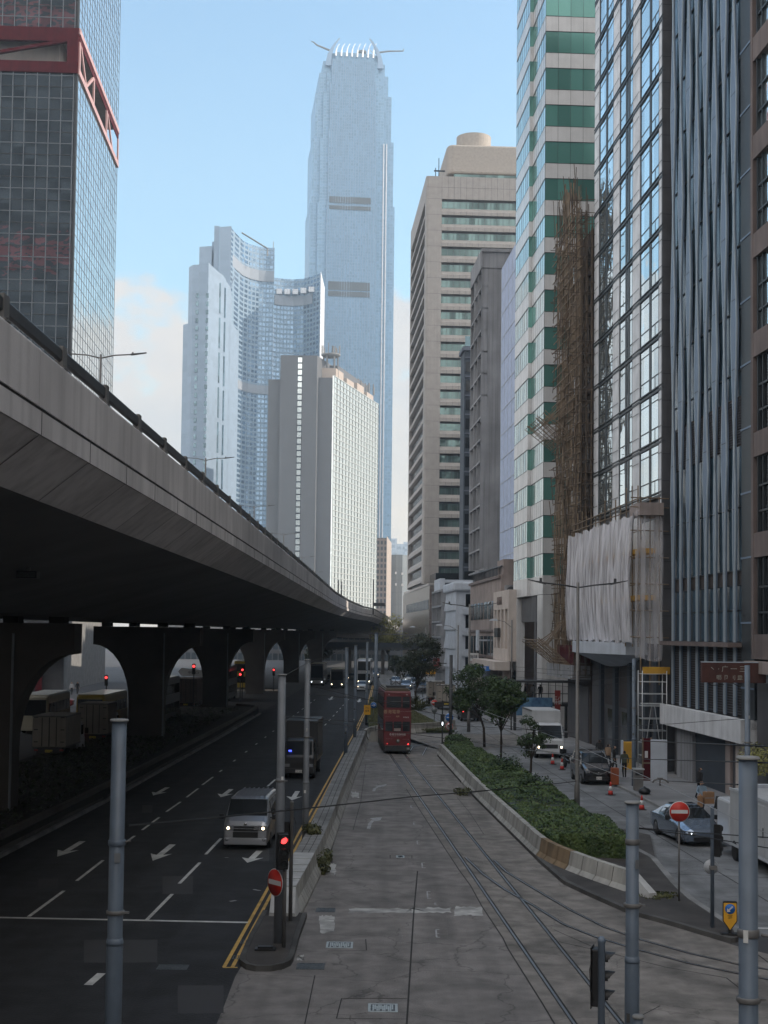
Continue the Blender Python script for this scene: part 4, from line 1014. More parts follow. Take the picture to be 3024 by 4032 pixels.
# concrete tower with egg-crate balconies
Y = 176.0; t = block('apartment_building', 'bare grey concrete tower with an egg crate grid of small loggias on its street side', 'apartment building', 1915, Y, 11.4, 6, 54.6, 'grey_render')
b = MB(ML); z = 16.5
b.box(0,11.4,-.9,-.6,0,1) if False else None
for j in range(4): b.box(j*3.75-.12 if j else 0,j*3.75+.12,-.85,-.01,17,55.8)
while z < 55: b.box(0,11.4,-.84,-.012,z-.11,z+.11); z += 2.75
b.build('loggia_grid', 'grey_render', t)
z = 16.5
n = 0
while z < 53:
    for j in range(3):
        MB(ML).box(j*3.75+.9,j*3.75+2.8,-.03,.02,z+.9,z+2.1).build('window', 'glass_black' if (n*7+j)%3 else 'glass_teal', t); 
    z += 2.75; n += 1
MB().box(-.9,2.6,-.1,.6,54.6,56.6).box(-.9,-.3,.6,11.4,54.6,56.6).box(2.6,6,.3,.6,54.6,55.2).box(-.9,6,-.3,11.4,56.6,57.0).build('roof_frame', 'grey_render', t)
# pale blue netted wall
Y = 157.0; t = block('apartment_building', 'building wrapped in pale blue sheeting, just left of the green banded tower', 'apartment building', 2026, Y, 11.6, 5, 52.6, 'blue_net')
b = MB(ML); z = 12
while z < 52: b.box(0,11.6,-.05,.0-.002,z,z+.07); z += 2.9
for j in range(5): b.box(j*2.9,j*2.9+.06,-.035,-.003,10,52.5)
b.build('sheet_seam', 'white_render', t)
MB().box(.2,.5,-.35,-.02,0,52).build('drain_pipe', 'pink_render', t)
# pink low building with air conditioners
Y = 156.0; t = block('shop_building', 'low pinkish stained building with two big air conditioners on its end wall', 'shop building', 1973, Y, 28, 6, 15.3, 'pink_render')
MB().box(0.3,6,.1,5,15.3,17.0).build('parapet', 'pink_render', t)
b = MB(ML); b.box(0,28,-.25,-.01,14.9,15.2); b.box(0,28,-.2,-.01,9.0,9.25); b.box(0,28,-.2,-.01,6.0,6.2); b.build('ledge', 'brown_stone', t)
for row, z0 in ((0,10.5),(1,6.5)):
    for j in range(8):
        MB(ML).box(1.4+j*3.3,3.8+j*3.3,-.06,.02,z0-.2*row,z0+2.0).build('window', ['glass_teal','glass_black','glass_teal'][(j+row)%3], t)
b = MB(ML)
for j in range(22): b.box(1+j*1.2,1.1+j*1.2,.1,.2,15.3,16.2)
b.tube([(0,.1,16.2),(27,.1,16.3)], .1, 5); b.build('roof_rail', 'steel_dark', t)
MB(ML).box(6,15,-.12,-.01,3.2,5.6).build('shop_front', 'slate_blue', t)
MB(ML).box(10.5,12.3,-1.2,-1.0,6.8,9.2).box(11.2,11.4,-1.0,-.01,7.9,8.1).build('shop_sign', 'white_render', t)
p = t
for z0, lb_ in ((12.75,'upper air conditioner on the end wall of the pinkish building'),(11.0,'lower air conditioner on the end wall of the pinkish building')):
    a = thing('air_conditioner', lb_, 'air conditioner', (p.location[0]+1.0,Y-.55,z0), RZ, 'air conditioners on the pinkish building')
    MB().box(-.6,.75,-.35,.35,0,1.35).build('casing', 'grey_render', a, bevel=.03)
    MB().lathe([(.5,0),(.52,-.05),(.46,-.06),(.16,-.03),(.14,-.06)], (.05,-.35,.68), 20, 'y').build('fan', 'steel_dark', a)
    MB().box(-.65,.8,-.3,.5,-.12,-.02).build('bracket', 'steel_dark', a)
# cream facade box with sign letters
Y = 148.0; t = thing('shop_building', 'cream facade with four tall slots and dark sign letters, left of the green banded tower', 'shop building', ((2005-CX)/FP*Y,Y,0), RZ)
b = MB(); b.box(0,1.0,0,.5,5.9,13.4); 
for s in (0,2.8,5.6,8.4,10.9): b.box(-.0,1.0,s+.5 if s==0 else s,s+.9,7.2,11.4)
b.box(.002,1.0,.5,11.8,11.4,13.4); b.box(.6,1.0,.5,11.8,7.2,11.4); b.box(.004,1.0,.5,11.8,5.9,7.2)
b.build('wall', 'cream_render', t)
text('sign_letters', 'HUAH', 1.25, 'brown_stone', t, (-.06,6.6,12.3), (math.pi/2,0,-math.pi/2), .03)
MB(ML).box(5.9,8.6,-.35,-.02,8.4,9.4).build('planter', 'steel_dark', t)
MB(ML).box(-1.2,18,-1.6,-.02,5.0,5.88).build('canopy', 'cream_render', t)
for s in (.1,3,9): MB(ML).box(s,s+.35,-.6,.2,0.13,5.0).build('column', 'pink_render', t)
MB(ML).box(0,11.8,.6,.9,0.13,5.0).build('shop_window', 'glass_black', t)
# white wavy building
Y = 209.0; t = block('shop_building', 'low white building with a zigzag relief facade beyond the pinkish building', 'shop building', 1798, Y, 15, 3.2, 15.0, 'white_render')
b = MB(ML)
for f in range(4):
    z0 = 3.6+f*2.85
    for j in range(6):
        s = .2+j*2.45; b.add([(s,-.02,z0),(s+2.4,-.02,z0),(s+1.2,-.42,z0+.1),(s,-.02,z0+2.7),(s+2.4,-.02,z0+2.7),(s+1.2,-.05,z0+2.7)], [(0,2,5,3),(2,1,4,5),(0,1,2),(3,5,4)])
b.build('relief', 'white_render', t)
MB().box(-.5,3.2,-.5,15,15.0,16.4).build('cornice', 'white_render', t, bevel=.3)
for f in range(4):
    MB().box(1.4,2.9,-.08,.02,3.4+f*3.1,5.3+f*3.1).build('window', 'glass_black', t); MB().box(.9,3.1,-.45,-.01,2.3+f*3.1,3.1+f*3.1).build('balcony', 'white_render', t)
Y = 226.0; t = block('shop_building', 'low grey building with a grid of square openings left of the white zigzag facade', 'shop building', 1757, Y, 17, 3.5, 16.0, 'grey_render')
b = MB(ML)
for j in range(5): b.box(j*4.1,j*4.1+.35,-.7,-.01,3,15.5)
for f in range(6): b.box(0,16.8,-.69,-.012,3+f*2.5,3.3+f*2.5)
b.build('loggia_grid', 'grey_render', t)
for f in range(5):
    for j in range(4): MB(ML).box(j*4.1+.8,j*4.1+3.5,-.04,.02,3.6+f*2.5,5.2+f*2.5).build('window', 'glass_black', t)
Y = 236.0; t = block('office_block', 'plain slate blue block showing above the white zigzag facade', 'office block', 1752, Y, 9, 6, 17.6, 'slate_blue')
MB().box(-.8,0,-.5,10,15.5,17.9).box(0.002,6,-.3,0,17.2,17.7).build('parapet', 'white_render', t)
MB().box(-.6,-.1,-.3,8,3,15.4).build('window_bay', 'slate_panel', t)
# ================================================================ H: green banded tower
Y = 134.0; t = thing('office_tower', 'tall office tower striped with dark green glass and pale grey stone', 'office tower', ((2138-CX)/FP*Y,Y,0), RZ)
Wf, L1, L2 = 13.0, 7.3, 16.3; pr_ = .34
z = 14.33; k = 0
jt = MB(); jt.box(.15,Wf,.15,L2,10,96); jt.m(1)
for k in range(23):
    zg = 14.33+3.6*k; z1 = zg+2.08; z2 = zg+3.6
    g = MB(); g.box(0.03,Wf,0.03,.14,zg,z1); g.build('window_band', 'glass_green', t)
    g = MB(); g.box(.03,.14,.16,L1,zg,z1); g.box(.03-pr_,.14,L1+.12,L2,zg,z1); g.build('window_band', 'glass_green_side', t)
    g = MB(); g.box(-.015-pr_,.14,L1+.01,L1+.11,zg,z1); g.build('window_band', 'glass_green', t)
    g = MB(); g.box(0,Wf,0,.145,z1,z2); g.build('spandrel', 'grey_stone', t)
    g = MB(); g.box(0,.145,.15,L1,z1,z2); g.box(-pr_,.145,L1+.01,L2,z1,z2); g.build('spandrel', 'side_stone', t)
    for i in range(11): jt.box(.02+i*1.22-.012,.02+i*1.22+.012,-.008,.001,z1,z2)
    for i in range(11): jt.box(.02+i*1.22-.012,.02+i*1.22+.012,.018,.031,zg,z1)
    jt.box(0,Wf,-.012,.001,z1-.03,z1+.03); jt.box(0,Wf,-.012,.001,z2-.05,z2-.0)
    jt.box(-.01,.001,.1,L1,z1-.03,z1+.03); jt.box(-.01,.001,.1,L1,z2-.05,z2)
    jt.box(-.01-pr_,.001-pr_,L1+.1,L2,z1-.03,z1+.03); jt.box(-.01-pr_,.001-pr_,L1+.1,L2,z2-.05,z2)
    for i in range(7): jt.box(-.008,.001,.1+i*1.2-.012,.1+i*1.2+.012,z1,z2); jt.box(.018,.031,.1+i*1.2-.012,.1+i*1.2+.012,zg,z1)
    for i in range(8): jt.box(.018-pr_,.031-pr_,L1+.1+i*1.28-.012,L1+.1+i*1.28+.012,zg,z1)
jt.build('core_wall', ['dark_stone','mullion_dark'], t)
g = MB(); g.box(0,Wf,0,.15,12.55,14.33); g.box(0,Wf,0,.16,0,12.5); g.box(-.0,.15,.16,L1,12.55,14.33); g.box(-pr_,.15,L1+.01,L2,12.55,14.33)
g.box(.0,.5,.17,3.0,0,12.5); g.box(-pr_,.5,L2-2.6,L2,0,12.5); g.box(.16,13,.5,L2,12.5,13)
g.build('base_wall', 'side_stone', t)
MB().box(2.2,2.5,3.0,13.7,3.5,10.2).build('base_panel', 'white_stone', t); MB().box(2.2,2.4,3.0,13.7,10.2,12.5).build('mosaic_panel', 'glass_band', t)
MB().box(2.3,2.5,3.0,12,0,3.5).build('lobby_window', 'glass_teal', t)
for s in (4.4,): MB().box(.1,.7,s,s+.9,0,12.5).build('column', 'dark_stone', t)
# ================================================================ J: the old building behind bamboo
Y = 113.0; X0 = 16.5
t = thing('old_building', 'old brown building wrapped in bamboo scaffolding, between the green banded tower and the glass hotel', 'old building', (X0,Y,0), RZ)
MB().box(0,9,0,9.6,0,41.5).build('wall', 'old_brown', t)
for f in range(10):
    z0 = 9+f*3.2
    for s in (.8,3.6,6.4): MB(ML).box(s,s+1.7,-.05,.02,z0+.9,z0+2.4).build('window', 'glass_black', t)
    MB(ML).box(.3,9.3,-.5,-.01,z0-.1,z0+.05).build('ledge', 'old_brown', t)
MB(ML).box(0,9.6,-.3,-.01,8.0,8.6).build('cornice', 'sign_brown', t)
MB(ML).box(-.2,11.5,-1.5,-.02,5.2,6.3).build('canopy', 'grey_render', t)
MB(ML).box(-.2,7.5,-1.3,-.03,6.31,7.9).build('fascia', 'red_steel', t)
MB(ML).box(.5,9,-.08,.02,.13,4.6).build('shop_shutter', 'dark_stone', t)
mat('bamboo', (0.19,0.14,0.092), 0.7, var=0.35, scale=1.5)
mat('bamboo_dark', (0.09,0.065,0.045), 0.8, var=0.35, scale=1.5)
sc_ = thing('bamboo_scaffold', 'tall tangled bamboo scaffold with two flared catch fans, in front of the old brown building', 'scaffold', (X0,Y,0), RZ)
r = random.Random(11); z_lo, z_hi = 5.5, 44.0
stand = 0; stuff = MB()
for layer, off in ((0,-.65),(1,-1.2)):
    for j in range(20 if layer else 13):
        s = -.9 + j*(10.0/(19 if layer else 12)); top = z_hi + r.uniform(-2.0,1.8) + (1.2 if 4 < j < 14 else -1); pts = []
        n = 12; lean = r.uniform(-.12,.12)
        for i in range(n+1):
            z = z_lo + (top-z_lo)*i/n; pts.append((off+r.uniform(-.05,.05)-.12*layer*(math.sin(i*.55)), s+lean*i/n+r.uniform(-.06,.06), z))
        MB().tube(pts, .055 if layer else .045, 5).build('upright_pole', 'bamboo' if layer else 'bamboo_dark', sc_)
for layer, off in ((0,-.65),(1,-1.2)):
    z = z_lo+.5; i = 0
    while z < z_hi-.5:
        b = stuff if not (layer and i % 1 == 0) else MB()
        P = [(off-.05+r.uniform(-.05,.05),-1.5+r.uniform(-.4,.2),z+r.uniform(-.08,.08)),(off-.06,4.5,z+r.uniform(-.06,.06)),(off-.05+r.uniform(-.05,.05),10.4+r.uniform(-.2,.9),z+r.uniform(-.08,.08))]
        b.tube(P, .048, 5)
        if b is not stuff: b.build('ledger_pole', 'bamboo', sc_)
        z += .78 if layer else 1.5; i += 1
for i in range(240):   # putlogs from the facade out to the uprights
    z = z_lo+r.uniform(0,z_hi-z_lo-1); s = r.uniform(-1,10); stuff.tube([(-.1-r.uniform(0,.3),s,z+r.uniform(-.2,.2)),(-1.3-r.uniform(0,.5),s+r.uniform(-.2,.2),z+r.uniform(-.25,.25))], .032, 4)
for i in range(60):
    z = z_lo+r.uniform(0,z_hi-z_lo-4); s = r.uniform(-.8,9.5); u = r.choice((-1,1)); stuff.tube([(-1.5,s,z),(-1.52,s+u*r.uniform(.8,2.4),z+r.uniform(2,4))], .034, 4)
for s_ in range(3):   # the end of the scaffold that faces the street crossing
    for j in range(4):
        x = -.2-j*.42; stuff.tube([(x,-.95-s_*.02,z_lo),(x+r.uniform(-.1,.1),-.95,z_hi+r.uniform(-3,1))], .036, 4)
z = z_lo
while z < z_hi: stuff.tube([(.9,-.98,z+r.uniform(-.1,.1)),(-1.7-r.uniform(0,.3),-.98,z+r.uniform(-.1,.1))], .034, 4); z += .95
for i in range(40):   # poles behind, over the dark facade
    z = z_lo+r.uniform(0,z_hi-z_lo-3); stuff.tube([(-.35,r.uniform(-1,0),z),(-.5,r.uniform(-1.2,2),z+r.uniform(.5,4))], .034, 4)
for i in range(26):
    s = r.uniform(0,10); stuff.tube([(-1.2,s,z_hi-2),(-1.3+r.uniform(-.5,.7),s+r.uniform(-.9,.9),z_hi+r.uniform(.6,3.0))], .03, 4)
for zf, ln in ((25.5,2.0),(7.0,2.2)):
    fan = MB()
    for j in range(15):
        s = 1.0+j*.68; fan.tube([(-1.4,s,zf-.7),(-1.4-ln+r.uniform(-.25,.25),s+.9+r.uniform(-.15,.15),zf+1.3+r.uniform(-.15,.2))], .032, 4)
    for q in range(9):
        u = q/8; fan.tube([(-1.45-ln*u,.9+.9*u,zf-.7+2*u),(-1.45-ln*u,10.6+.9*u,zf-.7+2*u)], .03, 4)
    for q in range(16): s = r.uniform(1,10); fan.tube([(-1.5,s,zf+r.uniform(1.5,3)),(-1.4-ln*r.uniform(.5,1),s+r.uniform(-.5,1),zf+.8)], .026, 4)
    fan.build('catch_fan', 'bamboo', sc_)
o = stuff.build('cross_pole', 'bamboo_dark', sc_); o['kind'] = 'stuff'
# ================================================================ K: hotel with gridded glass
Y = 90.7; X0 = (2608-CX)/FP*Y
t = thing('hotel_building', 'glass hotel block with dark window frames and white stone strips facing the flyover', 'hotel', (X0,Y,0), RZ)
Lk, Wk = 21.6, 9.0; z0k, z1k = 17.9, 76.0
b = MB(); b.box(0.002,Wk,0,.24,0,z1k); b.build('end_wall', 'dark_stone', t)
jt = MB(); jt.box(.25,Wk,.25,Lk,0,z1k); jt.m(1)
z = 10.0
while z < z1k: jt.box(0,Wk,-.01,0,z-.02,z+.02); z += 1.735
w = MB(ML)
for s0, s1 in ((.0,1.0),(6.3,8.36),(12.65,14.7),(19.9,21.6)):
    s = MB(ML); s.box(s0+.02,s1,.03,.24,z0k-1.6,z1k); s.build('stone_strip', 'white_stone', t)
    z = z0k
    while z < z1k: jt.set(ML).box(s0+.02,s1,-.028,-.021,z-.02+.9,z+.02+.9); jt.box(s0+.02,s1,-.028,-.021,z+2.6,z+2.64); z += 3.47
jt.set(None)
fr = MB(ML)
for f in range(17):
    zf = z0k+3.47*f
    for s0, s1, cuts in ((1.0,6.3,(3.43,)),(8.36,12.65,(9.7,10.5)),(14.7,19.9,(17.2,))):
        g = MB(ML); g.box(s0,s1,.08,.2,zf,zf+3.47); g.build('window', 'glass_sky', t)
        fr.box(s0,s0+.2,.05,.22,zf,zf+3.47); fr.box(s1-.2,s1,.05,.22,zf,zf+3.47)
        for c in cuts: fr.box(c-.26,c+.26,.05,.21,zf,zf+3.47)
        fr.box(s0,s1,.06,.07,zf+.95,zf+1.03)
        fr.box(s0,s1,.06,.075,zf+2.75,zf+2.81)
        fr.box((s0+s1)/2-1.5,(s0+s1)/2-1.44,.06,.07,zf,zf+.95)
    fr.box(0,Lk,-.01,.23,zf-.2,zf-.04); fr.box(0,Lk,-.03,.1,zf+.07,zf+.15)
mat('frame_dark', (0.035,0.042,0.048), 0.45, metal=0.4, var=0.1)
fr.build('window_frame', 'frame_dark', t); jt.build('core_wall', ['dark_stone','mullion_dark'], t)
b = MB(ML); b.box(0.02,Lk,-.03,.24,8.2,16.3); b.build('lower_wall', 'grey_stone', t)
b = MB(ML); b.box(-.6,2.2,-1.6,-.04,16.4,17.2); b.build('ledge', 'pink_render', t)
b = MB(ML); b.box(0.02,Lk,-.025,.24,0.13,8.0); b.build('street_wall', 'dark_stone', t)
for s in (.2,3.2,7.6,12.2,17): MB(ML).box(s,s+.8,-.3,-.03,.13,7.4).build('column', 'slate_panel', t)
for s in (1.3,5.2,9.3,14): MB(ML).box(s,s+1.7,-.06,-.026,.13,3.3).build('door', 'glass_black', t)
for s in (8.8,13.6,): MB(ML).box(s,s+2.8,-.09,-.03,3.6,7.2).build('louvre_panel', 'louvre', t)
# curved canopy
cn_ = MB(); n = 20; prof_top = []; P1 = []; P2 = []
for i in range(n+1):
    q = i/n; s = 3.6+18.2*q; bulge = 1.5+1.3*math.sin(math.pi*q); P1.append((-bulge,s)); 
cn_.prism([(-.04,3.6)]+P1+[(-.04,21.8)], 7.45, 8.25)
cn_.build('canopy', 'white_render', t)
cb = MB()
for i in range(n):
    q0, q1 = i/n, (i+1)/n; f = lambda q: (-(1.5+1.3*math.sin(math.pi*q))*.97, 3.7+18*q); h = lambda q: 7.44-.95*math.sin(math.pi*q)
    a, c = f(q0), f(q1); cb.add([(a[0],a[1],7.44),(c[0],c[1],7.44),(-.6,c[1],h(q1)),(-.6,a[1],h(q0))], [(0,3,2,1)]); cb.add([(-.6,a[1],h(q0)),(-.6,c[1],h(q1)),(-.04,c[1],h(q1)),(-.04,a[1],h(q0))], [(0,3,2,1)])
cb.build('canopy_underside', 'white_render', t)
# scaffold box in white netting
net = bpy.data.materials.new('white_net'); net.use_nodes = True; nt_ = net.node_tree; NN = nt_.nodes; LL = nt_.links
bsd = NN['Principled BSDF']; bsd.inputs['Base Color'].default_value = (0.62,0.62,0.66,1); bsd.inputs['Roughness'].default_value = .8
tr = NN.new('ShaderNodeBsdfTransparent'); ms = NN.new('ShaderNodeMixShader'); tcn = NN.new('ShaderNodeTexCoord'); nzn = NN.new('ShaderNodeTexNoise'); mpn = NN.new('ShaderNodeMapping')
mpn.inputs['Scale'].default_value = (2.2,2.2,.16); LL.new(tcn.outputs['Object'], mpn.inputs[0]); LL.new(mpn.outputs[0], nzn.inputs['Vector']); nzn.inputs['Scale'].default_value = 1.6; nzn.inputs['Detail'].default_value = 5
mrn = NN.new('ShaderNodeMapRange'); mrn.inputs[1].default_value = .35; mrn.inputs[2].default_value = .65; mrn.inputs[3].default_value = .35; mrn.inputs[4].default_value = .93; LL.new(nzn.outputs['Fac'], mrn.inputs[0])
LL.new(mrn.outputs[0], ms.inputs[0]); LL.new(tr.outputs[0], ms.inputs[1]); LL.new(bsd.outputs[0], ms.inputs[2]); LL.new(ms.outputs[0], NN['Material Output'].inputs['Surface']); MATS['white_net'] = net
net2 = net.copy(); net2.name = 'thin_net'; MATS['thin_net'] = net2
for nd in net2.node_tree.nodes:
    if nd.type == 'MAP_RANGE': nd.inputs[3].default_value = .12; nd.inputs[4].default_value = .5
sc2 = thing('net_scaffold', 'scaffold box draped in rumpled white netting over the hotel entrance', 'scaffold', (X0,Y,0), RZ)
r = random.Random(5)
def drape(name, mt, f, ns, nz_, s0, s1, z0, z1, amp, part_of):
    vs = []; fs = []
    for j in range(nz_+1):
        q = j/nz_
        for i in range(ns+1):
            s = s0+(s1-s0)*i/ns
            fold = amp*(.55*math.sin(s*5.1+1.3*math.sin(q*2+s*.4))+.45*math.sin(s*11.7+q*1.4)+.35*math.sin(s*2.3+q*3)*q) + .04*math.sin(q*13+s*3)
            sag = .22*math.sin(i/ns*math.pi*7)**2*(1 if j == nz_ else 0)
            vs.append(f(s, fold, z0+(z1-z0)*q - sag - .12*math.sin(s*2.9)*(1-q)))
    for j in range(nz_):
        for i in range(ns): a = j*(ns+1)+i; fs.append((a,a+1,a+ns+2,a+ns+1))
    b = MB(); b.smooth = True; b.add(vs, fs); return b.build(name, mt, part_of)
drape('net_sheet', 'white_net', lambda s, f, z: (-1.75-f*.9-.25*math.sin(math.pi*min(1,max(0,(z-8)/8.5))), s, z), 220, 22, .1, 21.9, 8.3, 16.6, .16, sc2)
drape('net_sheet', 'thin_net', lambda s, f, z: (-s, -.25-f*.6, z), 30, 22, -.0, 1.8, 7.2, 16.9, .1, sc2)
drape('net_sheet', 'white_net', lambda s, f, z: (-s-1.0-.8*math.sin(min(1,(z-7)/9)*math.pi)*.4, 22.0+f*.6, z), 12, 22, -.6, .8, 8.4, 16.2, .1, sc2)
for j in range(14):
    s = .2+j*1.65; MB().tube([(-1.5+r.uniform(-.05,.05),s,8.0),(-1.5,s+r.uniform(-.1,.1),17.4+r.uniform(0,1.2))], .045, 5).build('upright_pole', 'bamboo', sc2)
for j in range(3): MB().tube([(-.2-j*.6,-.12,5.6),(-.2-j*.6,-.12,17.6)], .045, 5).build('upright_pole', 'bamboo', sc2)
for z in (8.6,10.3,12.0,13.7,15.4,16.9,17.5):
    MB().tube([(-1.56,-.6,z),(-1.54,22.4,z+r.uniform(-.1,.1))], .04, 5).build('ledger_pole', 'bamboo', sc2); MB().tube([(.4,-.17,z),(-2.1,-.19,z+.05)], .04, 5).build('ledger_pole', 'bamboo', sc2)
mat('yellow_board', (0.55,0.30,0.03), 0.8, var=0.2)
for z in (14.0,11.0): MB().box(-1.48,-.4,0,21.5,z,z+.32).build('toe_board', 'yellow_board', sc2)
MB().box(-1.3,.4,-.5,-.2,6.3,6.75).build('toe_board', 'yellow_board', sc2)
# metal tower scaffold below
tw = thing('tower_scaffold', 'narrow aluminium tower scaffold standing on the pavement under the netted box', 'tower scaffold', (X0-.75,Y-1.0,0.13), RZ)
mat('aluminium', (0.55,0.57,0.58), 0.4, metal=0.6, var=0.1)
for x in (-.8,.75):
    for y in (-.5,.6): MB().tube([(x,y,0),(x,y,6.4)], .03, 6).build('upright', 'aluminium', tw)
for z in (.35,1.1,1.9,2.65,3.4,4.2,4.95,5.7,6.2):
    b = MB()
    for y in (-.5,.6): b.tube([(-.8,y,z),(.75,y,z)], .022, 5)
    for x in (-.8,.75): b.tube([(x,-.5,z),(x,.6,z)], .022, 5)
    b.build('rung_frame', 'aluminium', tw)
MB().box(-.7,.65,-.4,.5,2.0,2.05).build('platform', 'aluminium', tw); MB().box(-.7,.65,-.4,.5,4.3,4.35).build('platform', 'aluminium', tw)
for s in (1,-1): MB().tube([(-.3*s,0,.1),(.1*s,0,2.0)], .025, 5).tube([(.4*s,0,2.1),(.1*s,0,4.2)], .025, 5).build('brace', 'aluminium', tw)
# ================================================================ L: building with blue grey fins
Y = 75.0; X0 = (2911-CX)/FP*Y; Ll = 14.2
t = thing('office_building', 'dark glass building with wavering blue grey vertical fins', 'office building', (X0,Y,0), RZ)
MB().box(.35,9,.2,Ll,0.13,80).build('core_wall', 'dark_stone', t)
for z0, z1, mt in [(4.5,8.1,'louvre'),(8.4,11.5,'glass_blue'),(11.5,12.2,'louvre'),(12.2,18.9,'glass_blue'),(18.9,21.6,'louvre'),(21.6,80,'glass_blue')]:
    MB(ML).box(.05,Ll,.2,.34,z0,z1).build('curtain_wall' if mt == 'glass_blue' else 'louvre_band', mt, t)
for z0, z1 in ((4.6,8.0),(19.0,21.5)):
    lv = MB(ML); z = z0
    while z < z1: lv.box(.05,Ll,.12,.198,z,z+.05); z += .14
    lv.build('louvre_slat', 'dark_stone', t)
z = 22.9
while z < 80: MB(ML).box(.05,Ll,.14,.198,z,z+.07).build('transom', 'mullion_dark', t); z += 3.4
for z in (8.41,10.1,11.44,12.21,15.6): MB(ML).box(.05,Ll,.14,.198,z,z+.06).build('transom', 'mullion_dark', t)
def tri(x): x = x % 1.0; return 4*abs(x-.5)-1
for j in range(8):
    s0 = .75+j*1.80; sh = (j % 2)*6.3 + j*.35
    b = MB(ML)
    zs = [4.5,8.15,8.42,12.2] + [13.0+i*1.26 for i in range(54)]
    def half(z):
        if z < 12.5: return .15
        q = min(1, (z-12.5)/5.0); return .17+q*(-.12+.27*(1+tri((z+sh)/12.6)))
    for i in range(len(zs)-1):
        za, zb_ = zs[i], zs[i+1]
        if abs(za-8.15) < .01: continue
        ha, hb = half(za), half(zb_)
        b.m(0).add([(s0-ha,-.02,za),(s0+ha,-.02,za),(s0+hb,-.02,zb_),(s0-hb,-.02,zb_),(s0-ha,.1,za),(s0+ha,.1,za),(s0+hb,.1,zb_),(s0-hb,.1,zb_)], [(0,3,2,1),(4,5,6,7),(0,4,7,3),(1,2,6,5)])
        for sg_ in (-1,1):
            a0, a1 = s0+sg_*ha, s0+sg_*hb; pd = .075 if sg_ < 0 else .035
            b.m(1).add([(a0-.03,-pd,za),(a0+.03,-pd,za),(a1+.03,-pd,zb_),(a1-.03,-pd,zb_),(a0-.03,-.0,za),(a0+.03,-.0,za),(a1+.03,-.0,zb_),(a1-.03,-.0,zb_)], [(0,3,2,1),(0,4,7,3),(1,2,6,5)])
        if i % 3 == 0: b.m(2).box(s0-ha,s0+ha,-.026,-.02,za-.02,za+.02)
    b.build('fin', ['fin_face','fin_metal','mullion_dark'], t)
MB(ML).box(-.1,Ll,-.62,.3,8.16,8.40).build('ledge', 'brown_stone', t)
MB(ML).box(-2.0,Ll+.2,-.55,-.02,3.25,4.45).build('fascia', 'white_stone', t); MB().box(-.5,6,-2.0,-1.7,3.25,4.45).build('fascia', 'white_stone', t)
MB().box(0,9,-2.0,Ll,3.9,4.3).build('soffit', 'dark_stone', t)
MB(ML).box(-2.2,-.05,.12,.3,4.46,80).build('recess_glass', 'frame_dark', t)
for i in range(20): MB(ML).box(-2.2,-.05,.08,.118,6+i*3.4,6.1+i*3.4).build('transom', 'fin_face', t)
MB(ML).box(3.2,9.2,.28,.34,.13,3.2).build('roller_shutter', 'slate_panel', t); MB(ML).box(2.2,3.1,.2,.34,.13,3.2).build('stone_pier', 'pink_render', t); MB(ML).box(9.3,12.8,.1,.34,.13,3.3).build('stone_pier', 'grey_render', t)
MB(ML).box(-1.6,1.2,.18,.34,.13,3.2).build('stone_pier', 'cream_render', t)
# ================================================================ M: brown stone building at the right edge
Y = 56.0; X0 = 18.77+.058*(75-56)-.12
t = thing('office_building', 'brown stone building with big framed windows, cut by the right edge', 'office building', (X0,Y,0), RZ)
MB().box(.4,9,0,16.6,0.13,80).build('core_wall', 'dark_stone', t)
for i in range(6): MB(ML).box(i*3.25-.35+.35,i*3.25+.35+.0,-.0,.4,7.6,80).build('stone_pier', 'brown_stone', t)
for f in range(16):
    z = 7.6+f*5.15-.0
    MB(ML).box(0,16.6,.02,.4,z,z+1.25).build('spandrel', 'brown_stone', t)
    for i in range(5):
        MB(ML).box(i*3.25+.36,i*3.25+2.88,.26,.38,z+1.26,z+5.14).build('window', 'glass_sky' if z > 20 else 'glass_black', t)
        w = MB(ML); w.box(i*3.25+.36,i*3.25+.46,.1,.3,z+1.26,z+5.14); w.box(i*3.25+2.78,i*3.25+2.88,.1,.3,z+1.26,z+5.14); w.box(i*3.25+2.1,i*3.25+2.18,.14,.3,z+1.26,z+5.14)
        w.box(i*3.25+.46,i*3.25+2.78,.14,.3,z+2.3,z+2.4); w.box(i*3.25+.46,i*3.25+2.78,.14,.3,z+3.6,z+3.7); w.build('window_frame', 'frame_dark', t)
MB(ML).box(0,16.6,-.4,.4,6.9,7.5).build('ledge', 'pink_render', t)
MB(ML).box(0,16.6,.3,.5,0.13,6.9).build('shop_wall', 'dark_stone', t)
sg = thing('shop_sign', 'long weathered brown signboard with broken pale characters at the right edge', 'signboard', (15.75,70.2,6.45), 0)
MB().box(0,3.15,0,.35,0,.98).build('board', 'sign_brown', sg); MB().box(3.16,3.6,-.02,.35,-.02,1.0).build('end_panel', 'fin_metal', sg)
MB().box(0,3.15,-.02,.37,.985,1.03).build('edge_trim', 'fin_metal', sg)
mat('pale_letter', (0.34,0.35,0.3), 0.7, var=0.4, scale=8)
text('lettering', '丶 · 广 一 三', .34, 'pale_letter', sg, (1.25,-.012,.66)); text('lettering', '呖 卩 刂 皿', .27, 'pale_letter', sg, (1.35,-.012,.24))
MB().tube([(.3,.1,-.02),(.5,.1,-.14),(1.1,.1,-.1)], .02, 4).tube([(1.5,.1,0),(1.8,.1,-.16)], .02, 4).build('loose_wire', 'steel_dark', sg)
